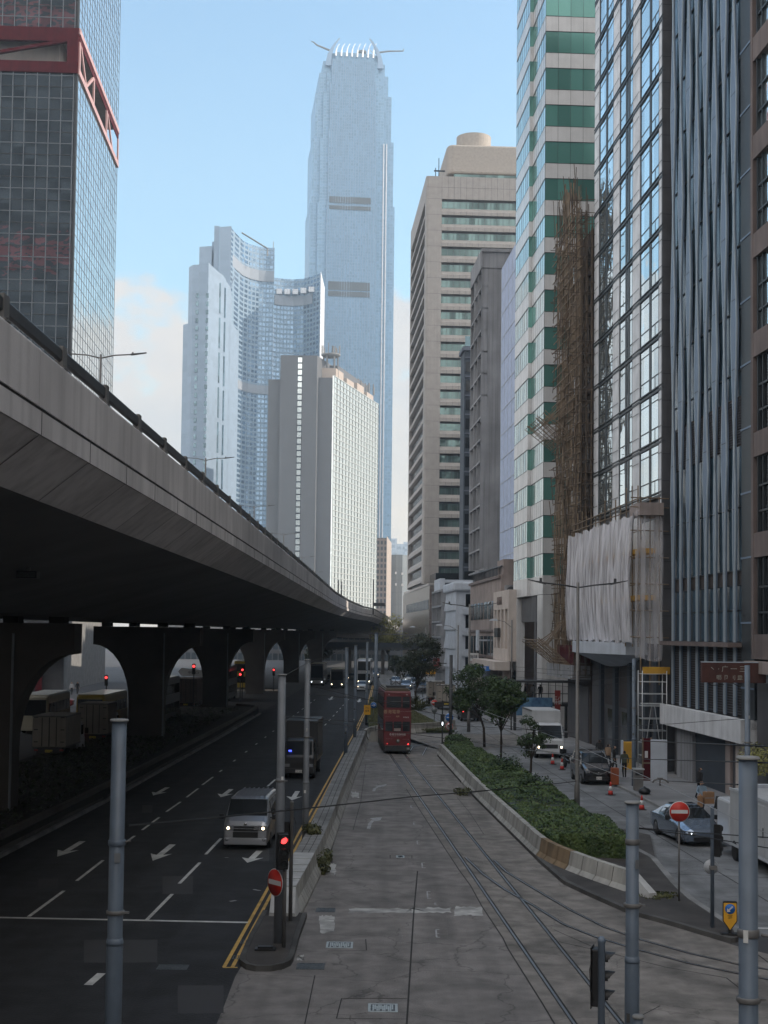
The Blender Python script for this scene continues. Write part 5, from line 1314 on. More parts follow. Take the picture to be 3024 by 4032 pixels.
# ================================================================ the rest of the street, outside the frame: it shades the road and is what the glass reflects
facade('city_dark', (0.07,0.07,0.075), (0.05,0.065,0.08), (1.8,3.3), (0.8,0.62), var=0.6, uv='xy', rough=0.25, metal=0.5)
facade('city_grey', (0.42,0.41,0.40), (0.07,0.085,0.10), (3.0,3.2), (0.6,0.5), var=0.6, uv='xy', rough=0.3, metal=0.3)
mat('red_belt', (0.55,0.08,0.08), 0.6)
def back(label, x0, x1, y0, y1, h, mt, belts=()):
    t = thing('office_block', label, 'office block', (x0,y0,0))
    MB().box(0,x1-x0,0,y1-y0,0,h).build('wall', mt, t)
    for z in belts: MB().box(-.5,x1-x0+.5,-.5,y1-y0+.5,z,z+7).build('truss_belt', 'red_belt', t)
    MB().box(3,x1-x0-3,3,y1-y0-3,h,h+4).build('roof_house', 'roof_grey', t)
back('grey office block beside the viewpoint on the right', 20.6, 34, 18, 55.9, 47, 'city_grey')
back('tall grey office block behind the viewpoint on the right', 22, 36, -48, 17.9, 47, 'city_grey')
back('dark office block behind the viewpoint', -10, 14, -140, -110, 50, 'city_dark')
back('dark glass tower with red belts behind the viewpoint', -128, -64, -100, -64, 245, 'city_dark', (128,206))
back('dark office block farther behind the viewpoint', 26, 50, -110, -60, 60, 'city_dark')
back('grey block behind the glass hotel', 29, 60, 60, 135, 66, 'city_grey')
back('grey block behind the green banded tower', 29.5, 55, 140, 215, 60, 'city_grey')
back('grey block behind the beige office', 32, 70, 225, 330, 58, 'city_grey')
back('grey block on the far left of the road', -80, -42, -30, 148, 34, 'city_grey')
back('low dark block closing the far end of the road', -70, 14, 440, 470, 8.2, 'city_dark')
# ---------------------------------------------------------------- vehicle materials
mat('silver_paint', (0.38,0.39,0.42), 0.28, metal=0.6, var=0.04, coat=0.6)
mat('white_paint', (0.55,0.57,0.60), 0.35, var=0.06, coat=0.5, stain=0.1)
mat('black_paint', (0.012,0.012,0.014), 0.2, var=0.05, coat=0.9)
mat('dark_paint', (0.02,0.021,0.024), 0.4, var=0.1, coat=0.3)
mat('bluegrey_paint', (0.27,0.33,0.42), 0.22, metal=0.65, var=0.04, coat=0.8)
mat('yellow_paint', (0.42,0.30,0.04), 0.4, var=0.08, coat=0.4)
mat('cream_paint', (0.40,0.37,0.28), 0.45, var=0.08, coat=0.3)
mat('red_paint', (0.24,0.018,0.014), 0.4, var=0.1, coat=0.4)
mat('tram_red', (0.14,0.011,0.015), 0.42, var=0.08, scale=1.5, coat=0.25)
mat('tram_olive', (0.10,0.075,0.045), 0.6, var=0.1)
mat('box_white', (0.46,0.47,0.48), 0.5, var=0.08, scale=1, streak=0.15)
mat('box_tan', (0.30,0.27,0.23), 0.6, var=0.12, streak=0.2)
mat('tyre', (0.012,0.012,0.012), 0.85, var=0.1)
mat('rim', (0.22,0.22,0.23), 0.35, metal=0.8, var=0.1)
mat('chrome', (0.55,0.56,0.58), 0.15, metal=0.95, var=0.03)
mat('plate_white', (0.65,0.65,0.63), 0.5, var=0.05)
mat('plate_yellow', (0.6,0.45,0.05), 0.5, var=0.05)
mat('ink', (0.01,0.01,0.012), 0.6)
mat('lens', (0.35,0.36,0.38), 0.12, metal=0.5, var=0.1)
mat('lamp_on', (0.9,0.85,0.7), 0.3, emit=(1.0,0.80,0.52), es=6.0)
mat('lamp_white', (0.9,0.9,0.9), 0.3, emit=(0.85,0.93,1.0), es=4.5)
mat('lamp_red', (0.5,0.02,0.02), 0.3, emit=(1.0,0.05,0.05), es=2.2)
mat('lamp_redsoft', (0.45,0.02,0.02), 0.3, emit=(1.0,0.06,0.06), es=0.6)
mat('lamp_blue', (0.02,0.03,0.4), 0.3, emit=(0.08,0.12,1.0), es=2.0)
mat('lamp_amber', (0.6,0.3,0.05), 0.3, emit=(1.0,0.55,0.15), es=0.5)
glass('car_glass', (0.07,0.08,0.09), 0.7, 0.04, 0.02, 0.5)
def loft(b, st):
    """stations (y, z0, zbelt, ztop, w, wtop)"""
    rows = []
    for (y, z0, zb, zt, w, wt) in st:
        zb = min(zb, zt-.03)
        R = [(w*.90,z0),(w,z0+.16),(w*1.0,zb),(wt+(w-wt)*.06,zt-.05),(wt*.86,zt)]
        rows.append([(x,y,z) for x, z in R] + [(-x,y,z) for x, z in reversed(R)])
    k = len(rows[0]); vs = [p for r in rows for p in r]; fs = []
    for i in range(len(rows)-1):
        for j in range(k): fs.append((i*k+j,(i+1)*k+j,(i+1)*k+(j+1)%k,i*k+(j+1)%k))
    fs += [list(range(k)), list(range((len(rows)-1)*k+k-1,(len(rows)-1)*k-1,-1))]
    b.add(vs, fs)
def sect(st, y):
    for i in range(len(st)-1):
        if st[i][0] <= y <= st[i+1][0]:
            t = (y-st[i][0])/(st[i+1][0]-st[i][0]); return [a+(c-a)*t for a, c in zip(st[i], st[i+1])]
    return list(st[-1] if y > st[-1][0] else st[0])
def wheel(par, x, y, r, w=.2):
    s = 1 if x > 0 else -1
    o = MB().lathe([(r*.6,-w/2),(r*.93,-w/2),(r,-w*.3),(r,w*.3),(r*.93,w/2),(r*.6,w/2)], (x,y,r), 20, 'x').build('wheel', 'tyre', par)
    MB().lathe([(r*.12,s*w*.52),(r*.60,s*w*.50),(r*.62,s*w*.38)], (x,y,r), 14, 'x').build('rim', 'rim', o)
def vehicle(name, label, cat, loc, rz, st, paint, sides=(), ws=None, rg=None, wheels=(), r=.32, lights=(), grille=None, plate=None, mirrors=None, bevel=.035, group=None, extra=None, lampmat='lamp_on', side_z=(.06,.1)):
    t = thing(name, label, cat, loc, rz, group)
    b = MB(); loft(b, st); b.build('body', paint, t, bevel=bevel)
    for (y0, y1) in sides:
        for s in (1,-1):
            q = MB(); P = []
            a, c = sect(st, y0), sect(st, y1)
            for (S, y) in ((a,y0),(c,y1)):
                _, z0, zb, zt, w, wt = S; zt2 = zt-.05; zl = zb+side_z[0]; zh = zt2-side_z[1]
                f = lambda z: w+(wt+(w-wt)*.06-w)*((z-zb)/max(.05,zt2-zb)) + .012
                P.append([(s*f(zl),y,zl),(s*f(zh),y,zh)])
            pts = [P[0][0],P[1][0],P[1][1],P[0][1]]; off = [(p[0]-s*.01,p[1],p[2]) for p in pts]
            q.add(pts+off, [(0,1,2,3),(7,6,5,4),(0,4,5,1),(1,5,6,2),(2,6,7,3),(3,7,4,0)]); q.build('side_window', 'car_glass', t)
    for nm, pr in (('windscreen', ws), ('rear_window', rg)):
        if not pr: continue
        ya, yb, m0, m1 = pr; P = []
        for y, mm in ((ya, m0), (yb, m1)):
            S = sect(st, y); P.append((S[5]*mm if True else 0, y, S[3]))
        d = Vector((0,P[1][1]-P[0][1],P[1][2]-P[0][2])); nrm = Vector((0,-d.z,d.y)).normalized()*(.016 if nm == 'windscreen' else -.016)
        if nrm.z < 0: nrm = -nrm
        w0, w1 = pr[2]*sect(st,ya)[4], pr[3]*sect(st,yb)[5]
        a, c = Vector((0,P[0][1],P[0][2]))+nrm, Vector((0,P[1][1],P[1][2]))+nrm
        q = MB(); q.add([(-w0,a.y,a.z),(w0,a.y,a.z),(w1,c.y,c.z),(-w1,c.y,c.z),(-w0,a.y-nrm.y,a.z-nrm.z),(w0,a.y-nrm.y,a.z-nrm.z),(w1,c.y-nrm.y,c.z-nrm.z),(-w1,c.y-nrm.y,c.z-nrm.z)], [(0,1,2,3),(7,6,5,4),(0,4,5,1),(1,5,6,2),(2,6,7,3),(3,7,4,0)]); q.build(nm, 'car_glass', t)
    for y in wheels:
        for s in (1,-1): wheel(t, s*(st[2][4]-.09), y, r)
    y0 = st[0][0]
    for (x, z, w, h) in lights:
        for s in (1,-1):
            o = MB().box(s*x-w/2,s*x+w/2,y0-.03,y0+.06,z-h/2,z+h/2).build('headlight', 'lens', t)
            MB().lathe([(h*.28,0),(h*.2,-.02)], (s*x+s*w*.1,y0-.03,z), 10, 'y').build('bulb', lampmat, o)
    if grille:
        x, z0, z1 = grille; g = MB().box(-x,x,y0-.025,y0+.05,z0,z1).build('grille', 'black_plastic', t)
        k = MB(); n = max(1, int((z1-z0)/.12))
        for i in range(n): zq = z0+.04+(z1-z0-.06)*(i+.5)/n; k.box(-x*.96,x*.96,y0-.045,y0-.026,zq-.018,zq+.018)
        k.build('grille_bar', 'chrome', g)
    if plate:
        z, txt = plate; o = MB().box(-.16,.16,y0-.06,y0-.03,z-.085,z+.085).build('number_plate', 'plate_white', t)
        text('plate_text', txt, .085, 'ink', o, (0,y0-.062,z))
    if mirrors:
        y, z = mirrors; w = sect(st, y)[4]
        for s in (1,-1): MB().box(s*(w+.05),s*(w+.24),y-.05,y+.06,z-.09,z+.1).box(s*(w-.05),s*(w+.06),y-.01,y+.03,z-.03,z+.01).build('mirror', 'black_plastic', t, bevel=.02)
    if extra: extra(t)
    return t
def gl(px, py): p = G(px, py); return (p.x, p.y, 0.004)
# silver minibus van
def vx(t):
    b = MB()
    for i in range(7): x = -.6+i*.2; b.box(x-.03,x+.03,1.15,4.5,1.985,2.0)
    b.build('roof_rib', 'silver_paint', t)
    MB().box(-.86,.86,-.09,.04,.2,.48).build('bumper', 'silver_paint', t, bevel=.04)
    MB().box(-.5,.5,-.10,-.06,.50,.72).build('air_intake', 'black_plastic', t)
    for s in (1,-1): MB().lathe([(.07,0),(.05,-.02)], (s*.74,-.10,.42), 12, 'y').build('fog_lamp', 'lens', t)
    MB().box(.33,.55,-.055,-.03,.80,.93).build('chrome_panel', 'chrome', t)
    MB().lathe([(.06,0),(.06,-.02)], (0,-.03,1.03), 14, 'y').build('emblem', 'chrome', t)
    for s in (1,-1): MB().box(s*.88,s*.90,2.0,4.3,1.05,1.09).build('side_trim', 'chrome', t)
VAN = [(0,.22,.9,.98,.84,.72),(.12,.2,.95,1.12,.89,.78),(.5,.2,1.05,1.30,.92,.82),(1.05,.2,1.1,1.88,.93,.76),(1.3,.2,1.1,1.98,.93,.76),(3.2,.2,1.1,2.0,.93,.76),(4.55,.22,1.1,1.95,.92,.75),(4.75,.3,1.1,1.75,.88,.72)]
vehicle('van', 'silver minibus van with lit headlights driving towards the camera on the dark road', 'van', gl(966,3347), -.03, VAN, 'silver_paint', sides=((1.25,2.0),(2.15,3.3),(3.4,4.5)), ws=(.50,1.06,.88,.99), wheels=(.75,3.6), r=.33, lights=((.66,.86,.36,.2),), grille=(.50,.74,.94), plate=(.34,'ZN 268'), mirrors=(.72,1.22), extra=vx)
# dark box lorry
def box_lorry(name, label, loc, rz, cab, boxm, w=1.0, Lc=1.7, Lb=4.6, hb=3.3, hc=2.35, plate='TW 683', facing=1, lights=True, group=None, sidewin=True, lampmat='lamp_on', blue=False):
    """facing=1: cab towards -y; facing=-1: the closed rear doors towards -y"""
    t = thing(name, label, 'lorry', loc, rz, group)
    T = Matrix.Identity(4) if facing == 1 else Matrix.Translation((0,Lc+Lb,0)) @ Matrix.Rotation(math.pi,4,'Z')
    st = [(0,.35,1.15,1.28,w*.97,w*.95),(.1,.33,1.2,1.42,w,w*.96),(.42,.33,1.2,hc-.1,w,w*.9),(.6,.33,1.2,hc,w,w*.9),(Lc,.33,1.2,hc,w,w*.92)]
    b = MB(T); loft(b, st); b.build('cab', cab, t, bevel=.04)
    b = MB(T); b.box(-w-.06,w+.06,Lc+.12,Lc+Lb,.95,hb); b.build('cargo_box', boxm, t, bevel=.03)
    b = MB(T); b.box(-w+.25,w-.25,.6,Lc+Lb-.1,.45,.9); b.build('chassis', 'black_plastic', t)
    b = MB(T)
    for x in (-w-.07, w+.03):
        b.box(x,x+.04,Lc+.1,Lc+Lb+.01,hb-.1,hb+.012); b.box(x,x+.04,Lc+.1,Lc+Lb+.01,.93,1.02)
    b.box(-w-.06,w+.06,Lc+Lb-.02,Lc+Lb+.03,hb-.08,hb+.012); b.build('edge_rail', 'steel_grey', t)
    b = MB(T); 
    for x in (-.03,): b.box(x,x+.06,Lc+Lb+.002,Lc+Lb+.04,1.0,hb-.1)
    for x in (-w*.45,w*.45): b.box(x-.02,x+.02,Lc+Lb+.002,Lc+Lb+.06,1.0,hb-.1)
    for z in (1.3,2.1,2.9): b.box(-w+.05,-w+.3,Lc+Lb+.002,Lc+Lb+.05,z-.03,z+.03); b.box(w-.3,w-.05,Lc+Lb+.002,Lc+Lb+.05,z-.03,z+.03)
    b.build('door_bar', 'steel_dark', t)
    q = MB(T); q.add([(-w*.86,.10,1.42),(w*.86,.10,1.42),(w*.82,.40,hc-.14),(-w*.82,.40,hc-.14),(-w*.86,.16,1.42),(w*.86,.16,1.42),(w*.82,.46,hc-.14),(-w*.82,.46,hc-.14)], [(0,1,2,3),(7,6,5,4),(0,4,5,1),(1,5,6,2),(2,6,7,3),(3,7,4,0)]); q.build('windscreen', 'car_glass', t)
    for s in (1,-1):
        MB(T).box(s*(w-.005),s*(w+.012),.65,1.3,1.45,hc-.25).build('side_window', 'car_glass', t)
        MB(T).box(s*(w+.05),s*(w+.28),.2,.3,1.45,1.85).build('mirror', 'black_plastic', t)
        o = MB(T).box(s*w*.78-.15,s*w*.78+.15,-.03,.05,.72,.9).build('headlight', 'lens', t)
        if lights and facing == 1: MB(T).lathe([(.07,0),(.05,-.02)], (s*w*.8,-.03,.81), 10, 'y').build('bulb', lampmat, o)
        o = MB(T).box(s*w*.8-.12,s*w*.8+.12,Lc+Lb+.0,Lc+Lb+.05,.7,.82).build('tail_light', 'lamp_red' if (facing == -1 and s == 1 and lights) else 'red_paint', t)
    MB(T).box(-w*.55,w*.55,-.02,.04,.72,1.0).build('grille', 'black_plastic', t); MB(T).box(-w,w,-.07,.1,.36,.62).build('bumper', cab, t)
    g = MB(T).box(-.24,.24,Lc+Lb+.01,Lc+Lb+.05,.62,.78).build('number_plate', 'plate_yellow' if facing == -1 else 'plate_white', t)
    o = MB(T).box(-.2,.2,-.09,-.06,.4,.55).build('number_plate', 'plate_white', t)
    text('plate_text', plate, .12, 'ink', o, (0,-.095,.475)) if facing == 1 else text('plate_text', plate, .12, 'ink', g, (0,-.055,.7))
    for y in (.75, Lc+Lb-1.4):
        for s in (1,-1):
            yy = y if facing == 1 else Lc+Lb-y; wheel(t, s*(w-.12), yy, .4, .26)
    if blue: MB().box(-.62,-.45,-.0,.1,1.62,1.7).build('dash_light', 'lamp_blue', t)
    return t
p_ = G(1176,3068); box_lorry('box_lorry', 'dark box lorry with a blue dashboard light, behind the silver van', (p_.x,p_.y,0.004), -.03, 'dark_paint', 'dark_paint', w=.9, Lb=4.4, hb=3.35, plate='TW 683', lights=False, blue=True)
p_ = G(2166,2988); box_lorry('box_lorry', 'white box lorry facing the camera with lit headlights, by the kerb on the right', (p_.x,p_.y,0.004), .05, 'white_paint', 'box_white', w=1.0, hb=3.3, hc=2.45, plate='NW 527')
p_ = G(198,3000); box_lorry('box_lorry', 'pale box lorry seen from behind under the flyover, double rear doors shut', (-21.9,p_.y,0.004), .0, 'white_paint', 'box_tan', w=1.05, hb=3.0, facing=-1, plate='GU 8736', lights=False)
box_lorry('box_lorry', 'grey box lorry with one red tail light, ahead of the pale lorry under the flyover', (-21.6,106.5,0.004), .0, 'white_paint', 'box_tan', w=1.05, hb=3.2, Lb=3.6, facing=-1, plate='KD 905')
box_lorry('box_lorry', 'reddish grey box lorry seen through the second flyover arch', (-21.4,155,0.004), .0, 'white_paint', 'brown_stone', w=1.1, hb=3.5, Lb=6, facing=-1, plate='PL 441')
for (x, y, lb_, bm, L_) in ((1719,2776,'parked box lorry with a white and tan body, left of its dark cabbed neighbour','box_tan',3.6),(1757,2796,'parked box lorry with a dark cab side, just left of the leafy trees','box_tan',3.0)):
    p_ = G(x,y); box_lorry('box_lorry', lb_, (p_.x,p_.y,0.004), .04, 'white_paint', bm, w=.95, Lb=L_, hb=2.85, facing=-1, plate='RS 118', lights=False, group='parked box lorries beyond the grassy triangle')
# long white lorry on the right edge
t = thing('box_lorry', 'white box lorry with side doors, cut by the right edge beside the pavement', 'lorry', (13.75,56.4,0.004), .05)
b = MB(); b.box(0,2.0,-6.4,0,.62,2.75); b.build('cargo_box', 'box_white', t, bevel=.03)
MB().box(-.03,.03,-6.4,.02,2.68,2.78).box(-.03,.03,-6.4,.02,.56,.66).build('edge_rail', 'white_paint', t)
for y0, y1 in ((-5.2,-4.35),(-4.3,-3.45)):
    o = MB().box(-.025,0,y0,y1,.75,2.55).build('side_door', 'box_white', t); MB().box(-.05,-.026,y0+.05,y0+.1,1.4,1.75).build('handle', 'steel_dark', o)
MB().box(-.02,0,-3.3,-1.7,1.0,2.4).build('vent_panel', 'steel_grey', t)
MB().box(.25,1.75,-6.3,.0,.4,.58).build('chassis', 'black_plastic', t); MB().box(.05,1.95,.25,2.0,.45,2.2).build('cab', 'white_paint', t, bevel=.1)
for y in (-.6,-5.3): wheel(t, .12, y, .4, .26); wheel(t, 1.88, y, .4, .26)
# black people carrier
MPV = [(0,.24,.8,.86,.80,.70),(.15,.2,.85,.98,.86,.76),(.75,.18,.92,1.12,.88,.80),(1.0,.18,.95,1.2,.88,.80),(1.75,.18,.98,1.74,.88,.66),(2.2,.18,1.0,1.82,.88,.67),(3.8,.18,1.0,1.8,.88,.66),(4.25,.25,1.0,1.35,.84,.66)]
def mx_(t):
    for s in (1,-1): MB().add([(s*.02,-.05,.66),(s*.62,-.03,.86),(s*.80,-.0,.86),(s*.80,.0,.83),(s*.6,-.035,.82),(s*.04,-.055,.61)], [(0,1,2,3,4,5)] if s > 0 else [(5,4,3,2,1,0)]).build('chrome_strip', 'chrome', t)
    MB().box(-.6,.6,-.05,.02,.3,.5).build('air_intake', 'black_plastic', t); MB().lathe([(.05,0),(.05,-.02)], (0,-.03,.72), 12, 'y').build('emblem', 'chrome', t)
    for s in (1,-1): MB().box(s*.60,s*.64,1.1,3.9,1.83,1.86).build('roof_rail', 'chrome', t)
p_ = G(2358,3093); vehicle('car', 'black people carrier parked at the right kerb in front of the white lorry', 'car', (p_.x,p_.y,.004), .07, MPV, 'black_paint', sides=((1.55,2.4),(2.5,3.2),(3.25,3.9)), ws=(1.02,1.72,.9,.98), wheels=(.8,3.4), lights=((.66,.78,.26,.14),), grille=(.35,.62,.78), plate=(.42,'ZX 1965'), mirrors=(1.2,1.1), extra=mx_, lampmat='lens')
# silver blue saloon
EV = [(0,.24,.55,.62,.78,.60),(.15,.18,.62,.72,.88,.72),(.6,.16,.72,.84,.93,.80),(1.35,.16,.82,.97,.94,.80),(2.2,.16,.88,1.38,.94,.62),(2.7,.16,.9,1.46,.94,.60),(3.4,.16,.92,1.42,.94,.60),(4.3,.18,.94,1.08,.92,.66),(4.75,.28,.9,1.0,.86,.66)]
def ex(t):
    MB().box(-.55,.55,-.04,.03,.22,.40).build('air_intake', 'black_plastic', t)
    MB().add([(-.56,2.25,1.415),(.56,2.25,1.415),(.54,3.3,1.472),(-.54,3.3,1.472)], [(0,1,2,3)]).build('roof_glass', 'black_paint', t)
p_ = G(2782,3336); vehicle('car', 'shiny silver blue saloon at the right kerb, half behind the no entry sign', 'car', (p_.x,p_.y,.004), .13, EV, 'bluegrey_paint', sides=((1.95,2.6),(2.7,3.5)), ws=(1.42,2.15,.84,.96), rg=None, wheels=(.85,3.75), r=.35, lights=((.62,.56,.34,.07),), plate=None, mirrors=(1.75,1.0), extra=ex, lampmat='lamp_white')
# generic buses
def bus(label, loc, rz, paint, w=1.25, L_=11, h=3.2, decks=1, lower=None, toward=False, name='bus', rear='glass_black', top='cream_paint', group=None, lampm='lamp_on'):
    t = thing(name, label, 'bus', loc, rz, group)
    st = [(0,.3,1.4,h-.15,w*.96,w*.86),(.25,.28,1.4,h,w,w*.94),(L_-.25,.28,1.4,h,w,w*.94),(L_,.3,1.4,h-.15,w*.96,w*.86)]
    b = MB(); loft(b, st); b.build('body', paint, t, bevel=.06)
    MB().box(-w*.9,w*.9,.3,L_-.3,h-.02,h+.05).build('roof', top, t)
    hs = [(1.55,h-.35)] if decks == 1 else [(1.0,1.95),(2.7,h-.35)]
    for z0, z1 in hs:
        MB().box(-w*.84,w*.84,-.03,.02,z0 if not toward else z0-.2,z1).build('windscreen' if toward else 'rear_window', rear, t)
        n = int((L_-1)/1.6)
        for i in range(n):
            for s in (1,-1): MB().box(s*(w-.03),s*(w+.012),.6+i*1.6,.6+i*1.6+1.45,z0+.1,min(z1,z0+1.0)).build('side_window', 'car_glass', t)
    if lower: MB().box(-w*.9,w*.9,-.04,.02,.4,.95).build('front_panel', lower, t)
    for s in (1,-1):
        if toward: 
            o = MB().box(s*w*.75-.14,s*w*.75+.14,-.05,.0,.6,.78).build('headlight', 'lens', t); MB().lathe([(.08,0),(.06,-.02)], (s*w*.75,-.05,.69), 10, 'y').build('bulb', lampm, o)
        else: MB().box(s*w*.8-.07,s*w*.8+.07,-.04,.0,.75,1.0).build('tail_light', 'red_paint', t)
    for y in (2.0, L_-2.2):
        for s in (1,-1): wheel(t, s*(w-.14), y, .45, .28)
    return t
bus('yellow coach seen from behind through the first flyover arch', (-24.6,120,.004), 0, 'yellow_paint', rear='car_glass')
bus('cream coloured bus partly hidden by the first flyover pier', (-28.9,118,.004), .05, 'cream_paint')
bus('dark double decker bus behind the second flyover pier', (-20.95,128,.004), 0, 'dark_paint', decks=2, h=4.3, top='dark_paint', rear='slate_panel')
bus('dark blue double decker bus behind the third flyover arch', (-20.3,176,.004), 0, 'dark_paint', decks=2, h=4.3, top='dark_paint')
bus('small yellow bus edge seen through the third flyover arch', (-21.2,214,.004), 0, 'yellow_paint', decks=2, h=4.2)
bus('dark bus with a pale front skirt, leftmost of the oncoming vehicles far down the road', ((1253-CX)/FP*231,231,.004), -.02, 'dark_paint', w=1.1, decks=1, h=3.6, lower='box_white', toward=True, lampm='lamp_white')
bus('squat dark bus with two warm headlights far down the road', ((1332-CX)/FP*221,221,.004), -.02, 'dark_paint', w=1.05, L_=7, h=3.0, toward=True)
bus('tall pale coach behind the small white taxi far down the road', ((1438-CX)/FP*236,236,.004), -.02, 'silver_paint', w=1.2, decks=2, h=4.3, toward=True)
SM = [(0,.24,.75,.82,.76,.66),(.15,.2,.8,.9,.82,.74),(.95,.18,.86,1.02,.84,.76),(1.6,.18,.9,1.45,.84,.6),(2.1,.18,.9,1.5,.84,.6),(3.1,.18,.92,1.45,.84,.6),(3.8,.2,.92,1.05,.82,.66),(4.3,.28,.9,.98,.78,.66)]
def far_car(px, py, label, paint, lm='lamp_white', st=SM, rz=-.02, scale=1.0, name='car', sidew=((1.5,2.2),(2.3,3.1))):
    p = G(px, py); return vehicle(name, label, 'car', (p.x,p.y,.004), rz, st, paint, sides=sidew, ws=(1.0,1.58,.88,.97), wheels=(.8,3.4), lights=((.6,.68,.24,.16),), grille=(.32,.55,.68), mirrors=(1.2,.98), lampmat=lm, group='traffic far down the road')
far_car(1426,2722,'small pale taxi with two bright headlights in front of the tall pale coach','white_paint','lamp_on')
far_car(1293,2690,'small dark car with one visible headlight, left of the squat dark bus','dark_paint','lamp_white')
far_car(1385,2684,'small dark car with bright lamps between the squat bus and the pale coach','dark_paint','lamp_on')
far_car(1476,2670,'tiny car with red and white lights at the far end of the dark road','silver_paint','lamp_on')
MP2 = [(a,b_,c,d*1.0,e,f) for a,b_,c,d,e,f in MPV]
far_car(1660,2732,'black people carrier in the side street just right of the red tram','black_paint','lens',st=MPV,rz=.03,sidew=((1.55,2.4),(2.5,3.2)))
far_car(1640,2712,'grey van close behind the black people carrier in the side street','silver_paint','lens',st=MPV,rz=.03,sidew=((1.55,2.4),(2.5,3.2)))
far_car(1600,2717,'dark blue car with a lit headlight just above the tram roof','bluegrey_paint','lamp_on',rz=.03)
far_car(1612,2690,'pale car with a bright windscreen beyond the tram roof','white_paint','lamp_white',rz=.03)
far_car(1560,2700,'silver car hidden behind the pantograph gear of the tram','silver_paint','lens',rz=.03)
SUV = [(0,.35,1.0,1.55,.86,.68),(.25,.3,1.0,1.72,.9,.7),(2.6,.3,1.0,1.75,.9,.7),(3.2,.3,1.0,1.2,.9,.78),(4.2,.3,.9,1.02,.88,.76)]
p_ = G(1852,2842)
vehicle('car', 'dark off road car with a glowing red tail lamp, beyond the leafy trees', 'car', (p_.x,p_.y,.004), .05, SUV, 'dark_paint', sides=((.5,1.5),(1.6,2.5)), wheels=(.8,3.4), r=.38, extra=lambda t: (MB().box(-.78,-.66,-.03,.02,.95,1.15).build('tail_light','lamp_red',t), MB().box(.66,.78,-.03,.02,.95,1.15).build('tail_light','red_paint',t), MB().box(-.6,.6,-.03,.02,1.2,1.5).build('rear_window','car_glass',t), MB().lathe([(.1,0),(.36,.02),(.36,-.18),(.1,-.2)],(0,-.02,.95),16,'y').build('spare_wheel','tyre',t)))
# taxi under the flyover, seen from its side
TX = [(a,b_,c,d,e,f) for a,b_,c,d,e,f in SM]
p_ = at(300,2765,160); t = vehicle('taxi', 'red taxi with a white roof crossing behind the flyover piers', 'taxi', ((300-CX)/FP*160,160,.004), math.radians(95), SM, 'red_paint', sides=((1.5,2.2),(2.3,3.1)), ws=(1.0,1.58,.88,.97), wheels=(.8,3.4), lights=((.6,.68,.24,.16),), lampmat='lens')
MB().box(-.56,.56,1.75,3.2,1.5,1.53).build('roof', 'white_paint', t)
# ---------------------------------------------------------------- the tram
p_ = G(1571,2969)
t = thing('tram', 'dark red double decker tram seen from behind on the curving rails', 'tram', (1.10,102.9,0.02), .052)
w, Lt, Ht = 1.0, 8.9, 4.62
b = MB(); loft(b, [(0.06,.55,2.3,4.42,w*.97,w*.93),(.12,.5,2.3,4.5,w,w*.96),(Lt-.12,.5,2.3,4.5,w,w*.96),(Lt-.06,.55,2.3,4.42,w*.97,w*.93)]); b.build('body', 'tram_red', t, bevel=.05)
MB().box(-w*.97,w*.97,.1,Lt-.1,.15,.62).build('skirt', 'black_plastic', t)
MB().box(-w*.88,w*.88,-.22,.08,.22,.6).build('rear_fender', 'steel_dark', t)
MB().box(-w*.9,w*.9,.15,Lt-.15,4.5,4.6).box(-w*.8,w*.8,.5,Lt-.5,4.6,4.68).build('roof', 'tram_olive', t)
MB().box(-.7,.7,1.6,3.3,4.68,4.84).build('roof_gear', 'steel_dark', t)
MB().tube([(0,2.2,4.8),(0,2.5,5.1),(.05,4.9,6.1)], .03, 5).tube([(-.35,2.1,4.84),(0,2.4,5.15),(.35,2.1,4.84)], .03, 5).box(-.35,.35,4.85,4.95,6.08,6.12).build('trolley_pole', 'steel_dark', t)
for (x0, x1, z0, z1) in ((-.80,.28,3.32,4.12),(.36,.88,3.32,4.12)): 
    o = MB().box(x0,x1,.03,.07,z0,z1).build('rear_window', 'car_glass', t); MB().box(x0+.04,x1-.04,.012,.028,z0+.42,z0+.46).build('window_bar', 'steel_grey', o)
for (x0, x1) in ((-.86,-.34),(-.26,.30),(.38,.9)): MB().box(x0,x1,.03,.07,1.62,2.32).build('rear_window', 'car_glass', t)
MB().box(-.24,.24,.018,.029,1.64,1.84).build('poster', 'pink_render', t)
for k in range(6):
    for z0, z1 in ((3.3,4.05),(1.65,2.35)):
        for s in (1,-1): MB().box(s*(w-.02),s*(w+.012),.5+k*1.38,.5+k*1.38+1.2,z0,z1).build('side_window', 'car_glass', t)
MB().box(-w*.99,w*.99,.045,.075,2.48,3.2).build('advert_panel', 'tram_red', t)
MB().box(-w-.012,-w+.01,.3,Lt-.3,2.45,3.2).build('advert_panel', 'tram_olive', t)
mat('tram_text', (0.62,0.60,0.58), 0.6); mat('tram_gold', (0.45,0.33,0.2), 0.6)
text('advert_text', '香港電車', .30, 'tram_gold', t, (-.40,.04,3.0), align='CENTER'); text('advert_text', '— — — — — — —', .11, 'tram_text', t, (.55,.04,3.05)); text('advert_text', '— — — —', .08, 'tram_text', t, (-.68,.04,2.66)); text('advert_text', '優惠', .13, 'tram_gold', t, (.02,.04,2.68)); text('advert_text', '車費優惠', .11, 'tram_text', t, (.62,.04,2.62))
text('route_number', '56', .13, 'tram_text', t, (-.62,.03,4.25)); text('route_number', '56', .13, 'tram_text', t, (.66,.03,4.25))
